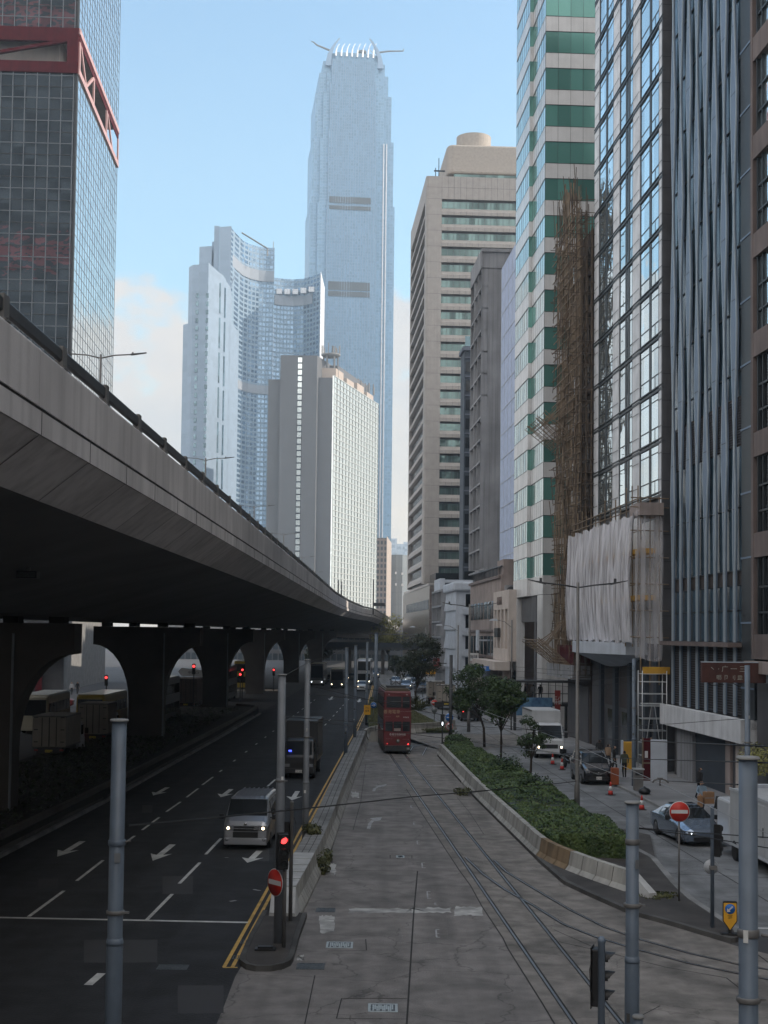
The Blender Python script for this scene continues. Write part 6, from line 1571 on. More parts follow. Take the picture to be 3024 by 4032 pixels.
text('notice_text', '香港文物探知館', .17, 'tram_text', t, (.02,.03,1.38)); text('notice_text', '— — — — — — — — —', .085, 'tram_text', t, (.02,.03,1.24)); text('notice_text', '— — — — —', .075, 'tram_text', t, (-.6,.03,1.08)); text('notice_text', '— — — — —', .075, 'tram_text', t, (.62,.03,1.05))
MB().lathe([(.15,0),(.15,-.04),(.11,-.05)], (.05,.06,.92), 20, 'y').build('headlamp_ring', 'tram_olive', t); MB().lathe([(.10,0),(.07,-.02)], (.05,.01,.92), 16, 'y').build('headlamp', 'lens', t)
for s, x in ((-1,-.72),(1,.8)): MB().lathe([(.05,0),(.04,-.02)], (x,.05,.72+ (0 if s<0 else -.02)), 10, 'y').build('tail_light', 'lamp_red' if s > 0 else 'lamp_redsoft', t)
o = MB().box(.66,.9,-.24,-.22,.3,.5).build('fleet_plate', 'steel_grey', t); text('fleet_number', '56', .14, 'tram_text', t, (.78,-.245,.4))
for y in (2.2,3.9,5.2,6.9):
    for s in (1,-1): MB().lathe([(.25,-.05),(.28,0),(.25,.05)], (s*.53,y,.26), 14, 'x').build('wheel', 'steel_dark', t)
# scooter by the kerb
def scooter(label, loc, rz):
    t = thing('motorcycle', label, 'motorcycle', loc, rz, 'motorcycles by the right kerb')
    for y in (0,1.25): 
        o = MB().lathe([(.2,-.05),(.28,-.05),(.3,0),(.28,.05),(.2,.05)], (0,y,.3), 16, 'x').build('wheel', 'tyre', t)
    b = MB(); b.tube([(0,0,.3),(0,.2,.75),(0,.32,1.0)], [.05,.07,.05], 8); b.tube([(0,.25,.5),(0,.6,.42),(0,1.0,.6),(0,1.35,.7)], [.1,.14,.17,.08], 8); b.build('frame', 'black_paint', t)
    MB().tube([(0,.6,.78),(0,1.0,.82),(0,1.4,.86)], [.1,.15,.1], 8).build('seat', 'black_plastic', t); MB().tube([(-.33,.36,1.02),(0,.3,.98),(.33,.36,1.02)], .025, 6).build('handlebar', 'steel_dark', t)
    MB().box(-.18,.18,1.3,1.65,.88,1.2).build('top_box', 'black_plastic', t, bevel=.04); MB().lathe([(.08,0),(.06,-.03)], (0,.2,.85), 12, 'y').build('headlight', 'lens', t)
    return t
p_ = G(2258,3030); scooter('dark motorcycle parked left of the black people carrier', (p_.x,p_.y,.004), .35)
# ---------------------------------------------------------------- poles
mat('sign_back', (0.2,0.21,0.22), 0.5, metal=0.4)
GP = 'grey tram wire poles'
def pole(px, Y, ztop, r, label, base=None, cap=True, mt='pole_paint', collar=None, name='wire_pole', cat='pole', group=GP, r0=None):
    X = (px-CX)/FP*Y
    t = thing(name, label, cat, (X,Y,0), 0, group)
    r0 = r0 or r*1.12
    zc = collar or 2.8
    b = MB(); b.lathe([(r0,0),(r0,zc),(r*1.0,zc+.05),(r*.96,ztop)], (0,0,0), 24); b.build('shaft', mt, t)
    b = MB(); b.lathe([(r0*1.03,zc-.04),(r0*1.05,zc),(r*1.02,zc+.06)], (0,0,0), 24); b.build('collar', mt, t)
    if cap: MB().lathe([(r*1.22,ztop),(r*1.25,ztop+.015),(r*1.1,ztop+.035)], (0,0,0), 24).build('cap', 'kerb_stone', t)
    return t
t = pole(482, 21.0, 7.36, .112, 'big blue grey pole at the left in front of the dark road', collar=4.15, r0=.122)
MB().lathe([(.122,5.55),(.13,5.56),(.13,5.62),(.122,5.63)], (0,0,0), 20).build('band', 'pole_paint', t); MB().tube([(.1,-.02,5.6),(.2,-.02,5.62)], .018, 6).build('hook', 'steel_grey', t)
t = pole(1117, 39.6, 7.5, .112, 'grey pole standing on the traffic island behind the no entry disc', mt='pole_paint2', collar=4.6, r0=.125)
pole(1217, 56.2, 7.6, .115, 'grey pole rising from the weeds beside the white block wall', mt='pole_paint2')
pole(1370, 93.3, 7.7, .115, 'dark grey pole on the wall top left of the tram, nearer of a pair')
pole(1405, 107.4, 7.75, .115, 'dark grey pole on the wall top left of the tram, farther of a pair')
pole(1450, 135, 7.8, .12, 'dark pole carrying a yellow sign beside the wall')
pole(1485, 160, 8.7, .2, 'thick dark pole close to the left edge of the tram')
t = pole(2494, 22, 6.13, .102, 'blue grey pole with a pale flat cap in front of the hedge end', collar=3.75, r0=.112)
MB().lathe([(.104,5.5),(.116,5.52),(.116,5.57),(.104,5.59)], (0,0,0), 20).build('band', 'steel_grey', t)
t = pole(2946, 16.4, 7.3, .110, 'biggest blue grey pole with a pale flat cap, rightmost in the foreground', collar=3.75, r0=.126)
MB().lathe([(.112,5.28),(.126,5.3),(.126,5.36),(.112,5.38)], (0,0,0), 20).build('band', 'steel_grey', t); MB().tube([(.12,-.1,5.33),(.3,-.1,5.3)], .02, 6).build('hook', 'steel_grey', t)
pole(2499, 81.8, 7.4, .11, 'dark pole on the right pavement beside the tower scaffold', cap=False)
pole(2944, 56, 7.6, .11, 'slim blue grey pole in front of the brown signboard', cap=False, r0=.125)
pole(1780, 108, 7.1, .13, 'dark pole among the leafy trees beside the round blue arrow sign', cap=False, mt='steel_dark')
pole(2518, 17, 4.2, .058, 'short pole top beside the foot of the blue grey capped pole', group='short sign poles', name='sign_pole')
def sticker(t, z, w, h, r, mt='plate_white', a=-.2):
    b = MB(Matrix.Rotation(a,4,'Z')); n = 5
    for i in range(n):
        a0, a1 = (i/n-.5)*w/r, ((i+1)/n-.5)*w/r; q = r+.004
        b.add([(q*math.sin(a0),-q*math.cos(a0),z),(q*math.sin(a1),-q*math.cos(a1),z),(q*math.sin(a1),-q*math.cos(a1),z+h),(q*math.sin(a0),-q*math.cos(a0),z+h)], [(0,1,2,3)])
    b.build('sticker', mt, t)
for o in [q for q in bpy.data.objects if q.get('group') == GP]:
    rr = random.Random(o.name); 
    for k in range(3): z = rr.uniform(1.6,3.2) if k else rr.uniform(4.6,5.6); sticker(o, z, rr.uniform(.05,.1), rr.uniform(.06,.16), .128 if z < 3.7 else .122, rr.choice(['plate_white','paint_worn','sign_back','kerb_dark']), rr.uniform(-.9,.9))
    MB().lathe([(.128,4.55),(.136,4.56),(.136,4.6),(.128,4.61)], (0,0,0), 20).build('band', 'steel_grey', o); MB().box(.1,.2,-.02,.02,4.565,4.595).build('bracket', 'steel_grey', o)
# twin lamps on tall poles
def street_lamp2(px, Y, H, span, label, r=.09):
    t = thing('street_lamp', label, 'street lamp', ((px-CX)/FP*Y,Y,.14), 0, 'dark twin armed lamps on the right')
    MB().lathe([(r*1.5,0),(r*1.5,1.4),(r*1.1,1.5),(r*.75,H)], (0,0,0), 12).build('pole', 'steel_grey', t)
    for s in (1,-1):
        MB().tube([(0,0,H-.25),(s*span*.35,0,H-.12),(s*span*.78,0,H-.02)], .04, 6).build('arm', 'steel_dark', t)
        MB().add([(s*span*.66,-.12,H-.12),(s*span*1.02,-.05,H+.09),(s*span*1.02,.05,H+.09),(s*span*.66,.12,H-.12),(s*span*.70,-.1,H+.0),(s*span*1.02,-.04,H+.13),(s*span*1.02,.04,H+.13),(s*span*.70,.1,H+.0)],
           [(0,1,2,3),(7,6,5,4),(0,4,5,1),(1,5,6,2),(2,6,7,3),(3,7,4,0)]).build('lamp_head', 'steel_dark', t)
        MB().box(s*span*.76-.06,s*span*.76+.06,-.04,.04,H+.0,H+.2).build('photocell', 'steel_dark', t)
    return t
street_lamp2(2277, 68.2, 11.1, 2.35, 'tall twin armed lamp rising from the hedge in front of the white netting')
street_lamp2(1851, 125, 11.2, 2.35, 'twin armed lamp in front of the pinkish building, farther down the street', .1)
def lamp1(px, Y, H, reach, label):
    t = thing('street_lamp', label, 'street lamp', ((px-CX)/FP*Y,Y,.1), 0, 'slim single armed lamps')
    MB().tube([(0,0,0),(0,0,H)], .07, 7).build('pole', 'steel_grey', t); MB().tube([(0,0,H*.93),(-reach*.5,0,H*.985),(-reach,0,H)], .03, 5).build('arm', 'steel_grey', t)
    MB().add([(-reach-.75,-.13,H-.08),(-reach+.05,-.13,H-.08),(-reach+.05,.13,H-.08),(-reach-.75,.13,H-.08),(-reach-.6,-.1,H+.08),(-reach-.1,-.1,H+.12),(-reach-.1,.1,H+.12),(-reach-.6,.1,H+.08)], [(3,2,1,0),(4,5,6,7),(0,1,5,4),(1,2,6,5),(2,3,7,6),(3,0,4,7)]).build('lamp_head', 'white_render', t)
lamp1(2018, 128, 9.9, 1.3, 'slim lamp with a pale head in front of the cream facade'); lamp1(1807, 160, 9.6, 1.8, 'slim lamp with a pale head in front of the white zigzag facade'); lamp1(1680, 215, 9.6, 1.7, 'slim lamp with a pale head in front of the bronze podium')
# ---------------------------------------------------------------- signals and signs
mat('sign_red', (0.52,0.03,0.02), 0.5, var=0.08); mat('sign_white', (0.62,0.62,0.62), 0.5, var=0.05); mat('sign_blue', (0.02,0.15,0.50), 0.5, var=0.05)
mat('sign_yellow', (0.75,0.38,0.02), 0.5, var=0.08)
def signal(t, x, y, z, rz=0, lit=None, s=1.0, parent_name='signal_head'):
    T = Matrix.Translation((x,y,z)) @ Matrix.Rotation(rz,4,'Z')
    h = MB(T).box(-.15*s,.15*s,0,.16*s,0,1.0*s).build(parent_name, 'black_plastic', t, bevel=.02)
    MB(T).box(-.17*s,.17*s,.16*s,.17*s,-.03,1.03*s).build('back_board', 'black_plastic', h)
    for i in range(3):
        zc = (.83-.33*i)*s
        MB(T).lathe([(.105*s,0),(.09*s,-.01)], (0,-.005,zc), 16, 'y').build('lens', 'lamp_red' if lit == i else 'cast_iron', h)
        v = MB(T); n = 14
        for k in range(n):
            a0, a1 = -math.pi*.12+math.pi*1.24*k/n, -math.pi*.12+math.pi*1.24*(k+1)/n; R = .12*s; dp = lambda a: .24*s*(.55+.45*max(0,math.sin(a)))
            v.add([(R*math.cos(a0),0,zc+R*math.sin(a0)),(R*math.cos(a1),0,zc+R*math.sin(a1)),(R*.95*math.cos(a1),-dp(a1),zc+R*.95*math.sin(a1)),(R*.95*math.cos(a0),-dp(a0),zc+R*.95*math.sin(a0)),
                   (R*.92*math.cos(a0),0,zc+R*.92*math.sin(a0)),(R*.92*math.cos(a1),0,zc+R*.92*math.sin(a1)),(R*.87*math.cos(a1),-dp(a1),zc+R*.87*math.sin(a1)),(R*.87*math.cos(a0),-dp(a0),zc+R*.87*math.sin(a0))], [(0,1,2,3),(7,6,5,4),(2,6,7,3)])
        v.build('visor', 'black_plastic', h)
    return h
# foreground signal, seen from behind and side
Y = 20.7; t = thing('traffic_light', 'black traffic signal turned to the right on a grey post, in the right foreground', 'traffic light', ((2375-CX)/FP*Y,Y,0), 0)
MB().lathe([(.055,0),(.052,4.28),(.058,4.29),(.058,4.33),(.03,4.37)], (0,0,0), 18).build('post', 'pole_paint', t)
signal(t, .02, .12, 3.36, math.radians(72), None, .82)
MB().tube([(-.12,.02,4.1),(-.17,.0,3.9),(-.16,0,3.6),(-.1,.02,3.44)], .008, 5).build('cable', 'black_plastic', t)
# the red signal on the island
Y = 39.05; t = thing('traffic_light', 'traffic signal showing red on the left traffic island', 'traffic light', ((1139-CX)/FP*Y,Y,.15), 0)
MB().lathe([(.055,0),(.052,3.0),(.03,3.04)], (0,0,0), 14).build('post', 'steel_grey', t)
signal(t, -.03, -.2, 2.12, .30, 0, .95)
MB().box(-.05,.02,-.1,.05,2.05,2.12).box(-.05,.02,-.1,.05,2.75,2.82).build('bracket', 'steel_dark', t)
Y = 42.6; t2 = thing('traffic_light', 'black signal head seen edge on, above and behind the red signal', 'traffic light', ((1163-CX)/FP*Y,Y,.15), 0)
MB().lathe([(.06,0),(.056,3.45),(.06,3.46),(.06,3.5),(.03,3.53)], (0,0,0), 14).build('post', 'steel_grey', t2); signal(t2, -.18, .06, 2.0, math.radians(165), None, .9); MB().tube([(.06,0,3.05),(.12,0,2.9),(.12,0,2.5),(.06,0,2.35)], .008, 5).build('cable', 'black_plastic', t2)
def disc(name, label, x, y, z, r, face, rz=0, post=None, cat='road sign', group=None, pr=.03, ground=0.14, bar=True, arrow_=None, tilt=0):
    t = thing(name, label, cat, (x,y,ground), rz, group); zc = z-ground
    MB().lathe([(r,0),(r,.02)], (0,-.06,zc), 36, 'y').build('plate', 'sign_back', t)
    MB().lathe([(r,0),(r,-.004)], (0,-.0605,zc), 36, 'y').build('rim', 'sign_white', t)
    if face == 'uturn':
        MB().lathe([(r*.97,0),(r*.97,-.004)], (0,-.066,zc), 36, 'y').build('face', 'sign_red', t); MB().lathe([(r*.80,0),(r*.80,-.004)], (0,-.0705,zc), 36, 'y').build('face', 'sign_white', t)
        b = MB(); P = [(-.3*r,-.4*r),(-.3*r,.2*r),(-.15*r,.4*r),(.1*r,.4*r),(.28*r,.2*r),(.28*r,-.1*r)]
        b.tube([(x_,-.078,zc+z_) for x_, z_ in P], .07*r+.004, 4); b.add([(.05*r,-.079,zc-.05*r),(.5*r,-.079,zc-.05*r),(.28*r,-.079,zc-.42*r)], [(0,1,2)]); b.build('symbol', 'ink', t)
        MB().add([(-.66*r,-.082,zc+.55*r),(-.55*r,-.082,zc+.66*r),(.66*r,-.082,zc-.55*r),(.55*r,-.082,zc-.66*r)], [(0,1,2,3)]).build('symbol', 'sign_red', t)
    else:
        MB().lathe([(r*.95,0),(r*.95,-.004)], (0,-.066,zc), 36, 'y').build('face', face, t)
        if arrow_:
            b = MB(); s = r; b.add([(-.62*s,-.074,zc-.1*s),(.1*s,-.074,zc-.1*s),(.1*s,-.074,zc+.1*s),(-.62*s,-.074,zc+.1*s)], [(0,1,2,3)]); b.add([(.68*s,-.074,zc),(.12*s,-.074,zc+.5*s),(.0*s,-.074,zc+.38*s),(.28*s,-.074,zc),(.0*s,-.074,zc-.38*s),(.12*s,-.074,zc-.5*s)], [(0,1,2,3,4,5)]); b.build('symbol', 'sign_white', t)
        elif bar: MB().box(-r*.8,r*.8,-.076,-.0705,zc-.17*r,zc+.17*r).build('bar', 'sign_white', t)
    if post is not None: MB().lathe([(pr,0),(pr,post-ground)], (0,0,0), 12).build('post', 'steel_grey', t)
    return t
disc('no_entry_sign', 'round red no entry sign strapped to the grey island pole, turned to the left', (1109-CX)/FP*39.25, 39.25, 1.86, .375, 'sign_red', math.radians(-52))
Y = 46.5; disc('no_entry_sign', 'large bright red no entry sign on a thin post before the silver blue saloon', (2676-CX)/FP*Y, Y, 3.02, .335, 'sign_red', 0, post=3.1)
Y = 140; disc('no_entry_sign', 'small no entry sign on the grassy triangle right of the tram', (1716-CX)/FP*Y, Y, 8.7-(2764-2494)*Y/FP, .31, 'sign_red', 0, post=2.2, ground=.004)
disc('round_sign_back', 'blank grey back of a round sign below the small no entry sign', (1716-CX)/FP*139, 139, 8.7-(2792-2494)*139/FP, .31, 'sign_back', 0, bar=False, ground=.004)
Y = 108; disc('arrow_sign', 'round blue sign with a white arrow beside the leafy tree, right of the tram', (1775-CX)/FP*Y, Y, 8.7-(2823-2496)*Y/FP, .32, 'sign_blue', 0, post=2.7, arrow_=1)
disc('no_u_turn_sign', 'round no u turn sign directly below the blue arrow sign', (1775-CX)/FP*(Y-.03), Y-.03, 8.7-(2858-2496)*Y/FP, .31, 'uturn', 0)
Y = 137; disc('arrow_sign', 'round blue arrow sign at the left edge of the tram', (1477-CX)/FP*Y, Y, 8.7-(2777-2494)*Y/FP, .30, 'sign_blue', 0, post=2.2, arrow_=1, ground=.004)
Y = 134.7; t = thing('warning_sign', 'small yellow notice board on the dark pole left of the tram', 'notice', ((1453-CX)/FP*Y,Y,8.7-(2812-2492)*Y/FP), 0)
MB().box(-.31,.31,-.16,-.13,0,.92).build('board', 'sign_yellow', t); text('notice_text', '小心', .2, 'ink', t, (0,-.165,.65)); text('notice_text', '電車', .2, 'ink', t, (0,-.165,.35)); 
Y = 106; t = thing('traffic_light', 'slim black signal with one white bar lit, left of the blue arrow sign', 'traffic light', ((1748-CX)/FP*Y,Y,.14), 0)
MB().lathe([(.05,0),(.05,3.6)], (0,0,0), 10).build('post', 'steel_dark', t); MB().box(-.15,.15,-.2,-.05,1.7,2.6).build('signal_head', 'black_plastic', t); MB().box(-.03,.03,-.22,-.2,1.78,2.02).build('lens', 'lamp_white', t); MB().box(-.6,-.05,-.1,.1,3.1,3.5).build('signal_head', 'black_plastic', t)
# keep left bollard
Y = 41.4; t = thing('bollard_sign', 'yellow pointed traffic bollard with a blue arrow disc at the tip of the planted island', 'bollard', ((2874-CX)/FP*Y,Y,.14), -.12)
P = [(-.18,.95),(.18,.95),(.2,.93),(.2,.38),(0,.10),(-.2,.38),(-.2,.93)]
def plate_(P, y0, y1, sc=1.0, zc=.55):
    v = [(x*sc,y0,zc+(z-zc)*sc) for x, z in P] + [(x*sc,y1,zc+(z-zc)*sc) for x, z in P]; n = len(P)
    return v, [list(range(n)), list(range(2*n-1,n-1,-1))] + [(i,n+i,n+(i+1)%n,(i+1)%n) for i in range(n)]
MB().add(*plate_(P,-.06,.06)).build('housing', 'black_plastic', t); MB().add(*plate_(P,-.066,-.061,.9)).build('face', 'sign_yellow', t)
MB().lathe([(.145,0),(.145,-.006)], (0,-.067,.74), 28, 'y').build('disc', 'sign_blue', t)
b = MB(); b.add([(.06,-.076,.83),(.09,-.076,.80),(-.02,-.076,.69),(-.05,-.076,.72)], [(0,1,2,3)]); b.add([(-.09,-.076,.65),(.02,-.076,.66),(-.08,-.076,.76)], [(0,1,2)]); b.build('symbol', 'sign_white', t)
text('bollard_text', 'KEEP', .062, 'ink', t, (0,-.068,.54)); text('bollard_text', 'LEFT', .062, 'ink', t, (0,-.068,.48))
MB().box(-.05,.05,-.05,.05,.0,.16).build('neck', 'black_plastic', t); MB().box(-.26,.26,-.16,.16,0,.04).build('base', 'black_plastic', t)
# signal on the thin post near the bollard
Y = 42.4; t = thing('traffic_light', 'dark traffic signal with a clear round disc on its post, left of the yellow bollard', 'traffic light', ((2806-CX)/FP*Y,Y,.14), 0)
MB().lathe([(.06,0),(.055,3.5),(.058,3.52),(.03,3.56)], (0,0,0), 14).build('post', 'pole_paint', t); signal(t, .18, .05, 2.1, math.radians(140), None, .9)
mat('clear_plastic', (0.42,0.44,0.47), 0.3, var=0.15, scale=4); MB().lathe([(.22,0),(.22,.02)], (-.02,.07,1.75), 24, 'y').build('guard_disc', 'clear_plastic', t); MB().box(-.08,.12,-.08,.08,1.68,1.8).build('bracket', 'steel_grey', t)
# red lights under and beyond the flyover
for i, (x, y, Y, lb_) in enumerate([(427,2667,150,'red signal seen above the yellow coach under the flyover'),(770,2623,150,'red signal in front of the white direction sign'),(961,2637,185,'upper red signal right of the third flyover pier'),(953,2655,175,'lower red signal right of the third flyover pier'),(1084,2637,210,'red signal farthest right under the flyover')]):
    z = 8.7-(y-(2493+.0113*(x-1512)))*Y/FP
    t = thing('traffic_light', lb_, 'traffic light', ((x-CX)/FP*Y,Y,0), 0, 'red signals under the flyover')
    MB().tube([(0,.1,0),(0,.1,z+.3)], .06, 6).build('post', 'steel_dark', t); h = MB().box(-.17,.17,-.05,.1,z-.85,z+.25).build('signal_head', 'black_plastic', t); MB().lathe([(.14,0),(.1,-.02)], (0,-.05,z), 12, 'y').build('lens', 'lamp_red', h)
Y = 168; t = thing('direction_sign', 'white arrow shaped direction sign seen through the second flyover arch', 'direction sign', ((762-CX)/FP*Y,Y,8.7-(2660-2485)*Y/FP), 0)
MB().add([(-1.6,0,.45),(-1.25,0,0),(1.3,0,-.15),(1.3,0,.65),(-1.25,0,.9),(-1.6,.05,.45),(-1.25,.05,0),(1.3,.05,-.15),(1.3,.05,.65),(-1.25,.05,.9)], [(0,1,2,3,4),(9,8,7,6,5),(0,5,6,1),(1,6,7,2),(2,7,8,3),(3,8,9,4),(4,9,5,0)]).build('board', 'sign_white', t)
text('sign_text', '中環 C3', .38, 'ink', t, (.2,-.01,.33)); MB().tube([(-.9,.08,-3.4),(-.9,.08,.4)], .05, 6).tube([(.9,.08,-3.3),(.9,.08,.4)], .05, 6).build('post', 'steel_grey', t)
Y = 190; t = thing('parking_sign', 'small dark blue square sign with a white letter P before the bronze podium', 'road sign', ((1670-CX)/FP*Y,Y,8.7-(2612-2495)*Y/FP), 0)
MB().box(-.35,.35,0,.06,0,1.1).build('board', 'sign_blue', t); text('sign_text', 'P', .7, 'sign_white', t, (0,-.01,.55)); MB().tube([(0,.1,-4.5),(0,.1,1.0)], .05, 6).build('post', 'steel_grey', t)
for (px, y, Y, w_, h_, mt_, tx, lb_) in ((1905,2640,151,1.6,.5,'sign_blue','酒樓','blue shop sign with pale characters under the cream canopy'),(1868,2600,170,1.2,.9,'sign_white','海味','white shop sign with dark characters on the pinkish building'),(1700,2655,205,1.4,.7,'sign_yellow','參茸','yellow shop sign with dark characters far down the street'),(1722,2628,200,.9,1.3,'red_paint','藥行','dark red upright shop sign far down the street')):
    t = thing('shop_sign', lb_, 'shop sign', ((px-CX)/FP*Y,Y,8.7-(y-2496)*Y/FP), 0, 'small shop signs down the street')
    MB().box(-w_/2,w_/2,0,.12,0,h_).build('board', mt_, t); text('sign_text', tx, min(w_*.42,h_*.75), 'sign_white' if mt_ in ('sign_blue','red_paint') else 'ink', t, (0,-.01,h_/2)); MB().box(w_/2,w_/2+1.0,.03,.09,h_*.4,h_*.5).build('bracket', 'steel_dark', t)
# ---------------------------------------------------------------- wires
mat('wire_black', (0.012,0.012,0.013), 0.6); mat('wire_grey', (0.30,0.30,0.31), 0.4, metal=0.6)
def wire(label, pts, r=.012, mt='wire_black', sag=0.0, group='overhead wires'):
    P = [at(x, y, Y) for x, y, Y in pts]; Q = []
    for i in range(len(P)-1):
        for k in range(8):
            q = k/8; p = P[i].lerp(P[i+1], q); p.z -= sag*4*q*(1-q); Q.append(p)
    Q.append(P[-1]); o = P[0].copy(); b = MB(Matrix.Translation(-o)); b.tube(Q, r, 5); ob = b.build('overhead_wire', mt); ob.location = o
    return tag(ob, label, 'wire', group)
wire('black wire running from the big left pole across the tram road to the hedge lamp', [(505,3251,21),(1600,3139,44),(2269,3077,68)], .016, sag=.02)
wire('pale wire crossing diagonally over the hedge down to the right edge', [(1880,2790,92),(2265,2931,70),(2599,3084,48),(2900,3226,36),(3060,3300,32)], .012, 'wire_grey')
wire('lower pale wire ending near the black people carrier', [(2000,2943,80),(2223,2972,70),(2452,3061,55),(2567,3069,48)], .011, 'wire_grey')
wire('black wire from the wire clamp to the biggest right pole', [(2630,3075,46),(2905,3089,17)], .010)
wire('upper black wire at the right passing above the pavement doors', [(2330,2905,60),(2500,2916,45),(2905,2934,17),(3060,2940,16)], .010)
wire('second black wire at the right below the upper one', [(2330,2978,60),(2500,2988,45),(2905,3000,17),(3060,3004,16)], .010)
wire('upper of two black wires tied to the capped pole before the hedge', [(2515,3260,22),(2740,3278,21),(3060,3300,18)], .008)
wire('lower of two black wires tied to the capped pole before the hedge', [(2515,3262,22),(2740,3290,21),(3060,3345,18)], .008)
wire('black wire crossing the tram roof level from the left pole', [(1218,2733,56),(1560,2765,85),(1790,2795,105)], .014)
wire('black wire crossing the upper deck advert of the tram', [(1112,2822,40),(1500,2848,70),(1900,2862,100),(2260,2886,75)], .014)
wire('black wire crossing the tram windows down to the right', [(1218,2840,56),(1400,2860,70),(1630,2892,85),(1900,2926,88),(2275,2975,68)], .014)
wire('dark wire crossing the blue building towards the slim pole', [(2400,2862,75),(2650,2850,62),(2940,2828,56)], .012)
wire('thin wire sagging over the hedge to the lamp pole', [(1840,3122,60),(2269,3076,68)], .012)
wire('black span wire between the two nearest grey poles and the tram', [(1112,2665,39.6),(1222,2604,56.2),(1372,2560,93.3)], .012)
wire('wire running high across the road from the island pole to the hedge lamp', [(1218,2700,56.2),(1600,2790,62),(2272,2905,68.2)], .012)
wire('pair partner of the wire above the tram roof', [(1370,2700,93.3),(1600,2738,95),(1790,2770,105)], .014)
for i, yy in enumerate((2628,2645,2668,2690)): wire(['topmost','second','third','lowest'][i] + ' of the thin wires in front of the green banded tower base', [(2010,yy-4,108),(2275,yy+16,68),(2499,yy-6,82)], .011)
b = MB(); o = at(2599,3082,48.0)
b.tube([(-.25,0,0),(-.2,0,.08),(-.08,0,.12),(.08,0,.12),(.2,0,.08),(.28,0,0)], .03, 6).box(-.09,.09,-.04,.04,.12,.17).tube([(0,0,.12),(0,0,-.1)], .03, 6)
ob = b.build('wire_clamp', 'steel_grey'); ob.location = o; tag(ob, 'metal clamp where the pale diagonal wire meets the black wires', 'wire clamp')
# ---------------------------------------------------------------- cones and pavement clutter
def cone(label, loc):
    t = thing('traffic_cone', label, 'traffic cone', loc, random.uniform(0,1), 'red and white traffic cones along the kerb')
    MB().lathe([(.145,.03),(.11,.25)], (0,0,0), 16).build('lower_band', 'sign_red', t); MB().lathe([(.11,.25),(.072,.48)], (0,0,0), 16).build('white_band', 'sign_white', t); MB().lathe([(.072,.48),(.03,.72)], (0,0,0), 16).build('tip', 'sign_red', t)
    MB().box(-.2,.2,-.2,.2,0,.035).build('base', 'black_plastic', t, bevel=.01); return t
for x, y, lb_ in ((2176,3010,'cone left under the front of the white lorry'),(2213,3031,'cone right of the first one below the white lorry'),(2404,3131,'cone just in front of the black people carrier'),(2527,3189,'cone halfway between the black people carrier and the no entry sign'),(2612,3238,'cone touching the left side of the no entry sign')):
    p = G(x,y); cone(lb_, (p.x,p.y,.004))
mat('orange_plastic', (0.26,0.06,0.015), 0.6, var=0.15)
def px_box(label, name, cat, px, Y, z0, w, d, h, mt, rz=0, bev=.02, part='body'):
    t = thing(name, label, cat, ((px-CX)/FP*Y,Y,z0), rz); MB().box(-w/2,w/2,-d/2,d/2,0,h).build(part, mt, t, bevel=bev); return t
t = px_box('white sheeted door panel leaning in a wooden frame on the right pavement','hoarding_panel','hoarding',2597,84.6,.13,.98,.08,2.45,'white_render', part='sheet')
t = px_box('brown wooden hoarding with a paper note, left of the white sheeted panel','hoarding_panel','hoarding',2549,84.9,.13,.5,.1,2.5,'red_steel', part='board')
MB().box(-.27,-.2,-.08,.02,0,2.55).box(.22,.3,-.08,.02,0,2.55).box(-.27,.3,-.07,.02,1.0,1.08).build('frame', 'bamboo', t); MB().box(-.12,.06,-.07,-.05,1.35,1.75).build('note', 'sign_white', t)
t = px_box('tall yellow cabinet with a white side by the wall on the right pavement','cabinet','cabinet',2476,92,.13,.7,.6,1.75,'yellow_board'); MB().box(-.42,-.352,-.32,.32,0,1.85).build('side_panel', 'white_render', t)
t = px_box('orange plastic barrier block beside the black people carrier','water_barrier','barrier',2424,82.5,.13,.42,.5,.95,'orange_plastic'); 
t = px_box('grey box shaped bin on legs in front of the brown hoarding','litter_bin','bin',2516,79.5,.13,.5,.45,1.15,'steel_grey'); MB().box(-.2,.2,-.25,-.226,.85,1.0).build('opening', 'black_plastic', t); MB().box(-.3,.3,-.3,.3,1.151,1.22).build('lid', 'aluminium', t)
b = MB(); r = random.Random(2)
vs = []
bm_ = bmesh_ = None
t = thing('rubbish_bag', 'black rubbish bags slumped beside the grey bin', 'rubbish bag', ((2541-CX)/FP*77.5,77.5,.13), 0)
MB().lathe([(.1,0),(.3,.06),(.34,.18),(.25,.32),(.08,.38),(.03,.44)], (0,0,0), 12).build('bag', 'black_plastic', t)
t = thing('floor_sign', 'small black folding floor sign by the pale pillar on the right', 'floor sign', ((2832-CX)/FP*71.5,71.5,.13), 0)
MB().add([(-.2,-.2,0),(.2,-.2,0),(.14,0,.62),(-.14,0,.62),(-.2,-.16,0),(.2,-.16,0),(.14,.03,.62),(-.14,.03,.62)], [(0,1,2,3),(7,6,5,4),(0,4,5,1),(1,5,6,2),(2,6,7,3),(3,7,4,0)]).build('panel', 'black_plastic', t); MB().add([(-.2,.2,0),(.2,.2,0),(.14,.035,.62),(-.14,.035,.62)], [(3,2,1,0)]).build('panel', 'black_plastic', t)
t = px_box('white electricity meter box beyond the biggest right pole','wall_box','wall box',3002,60,1.9,.62,.2,.65,'white_render'); MB().box(-.3,.32,-.09,.09,-1.75,-.1).build('lower_box', 'black_plastic', t); text('box_text', 'MEMORIAL', .07, 'ink', t, (0,-.105,.3))
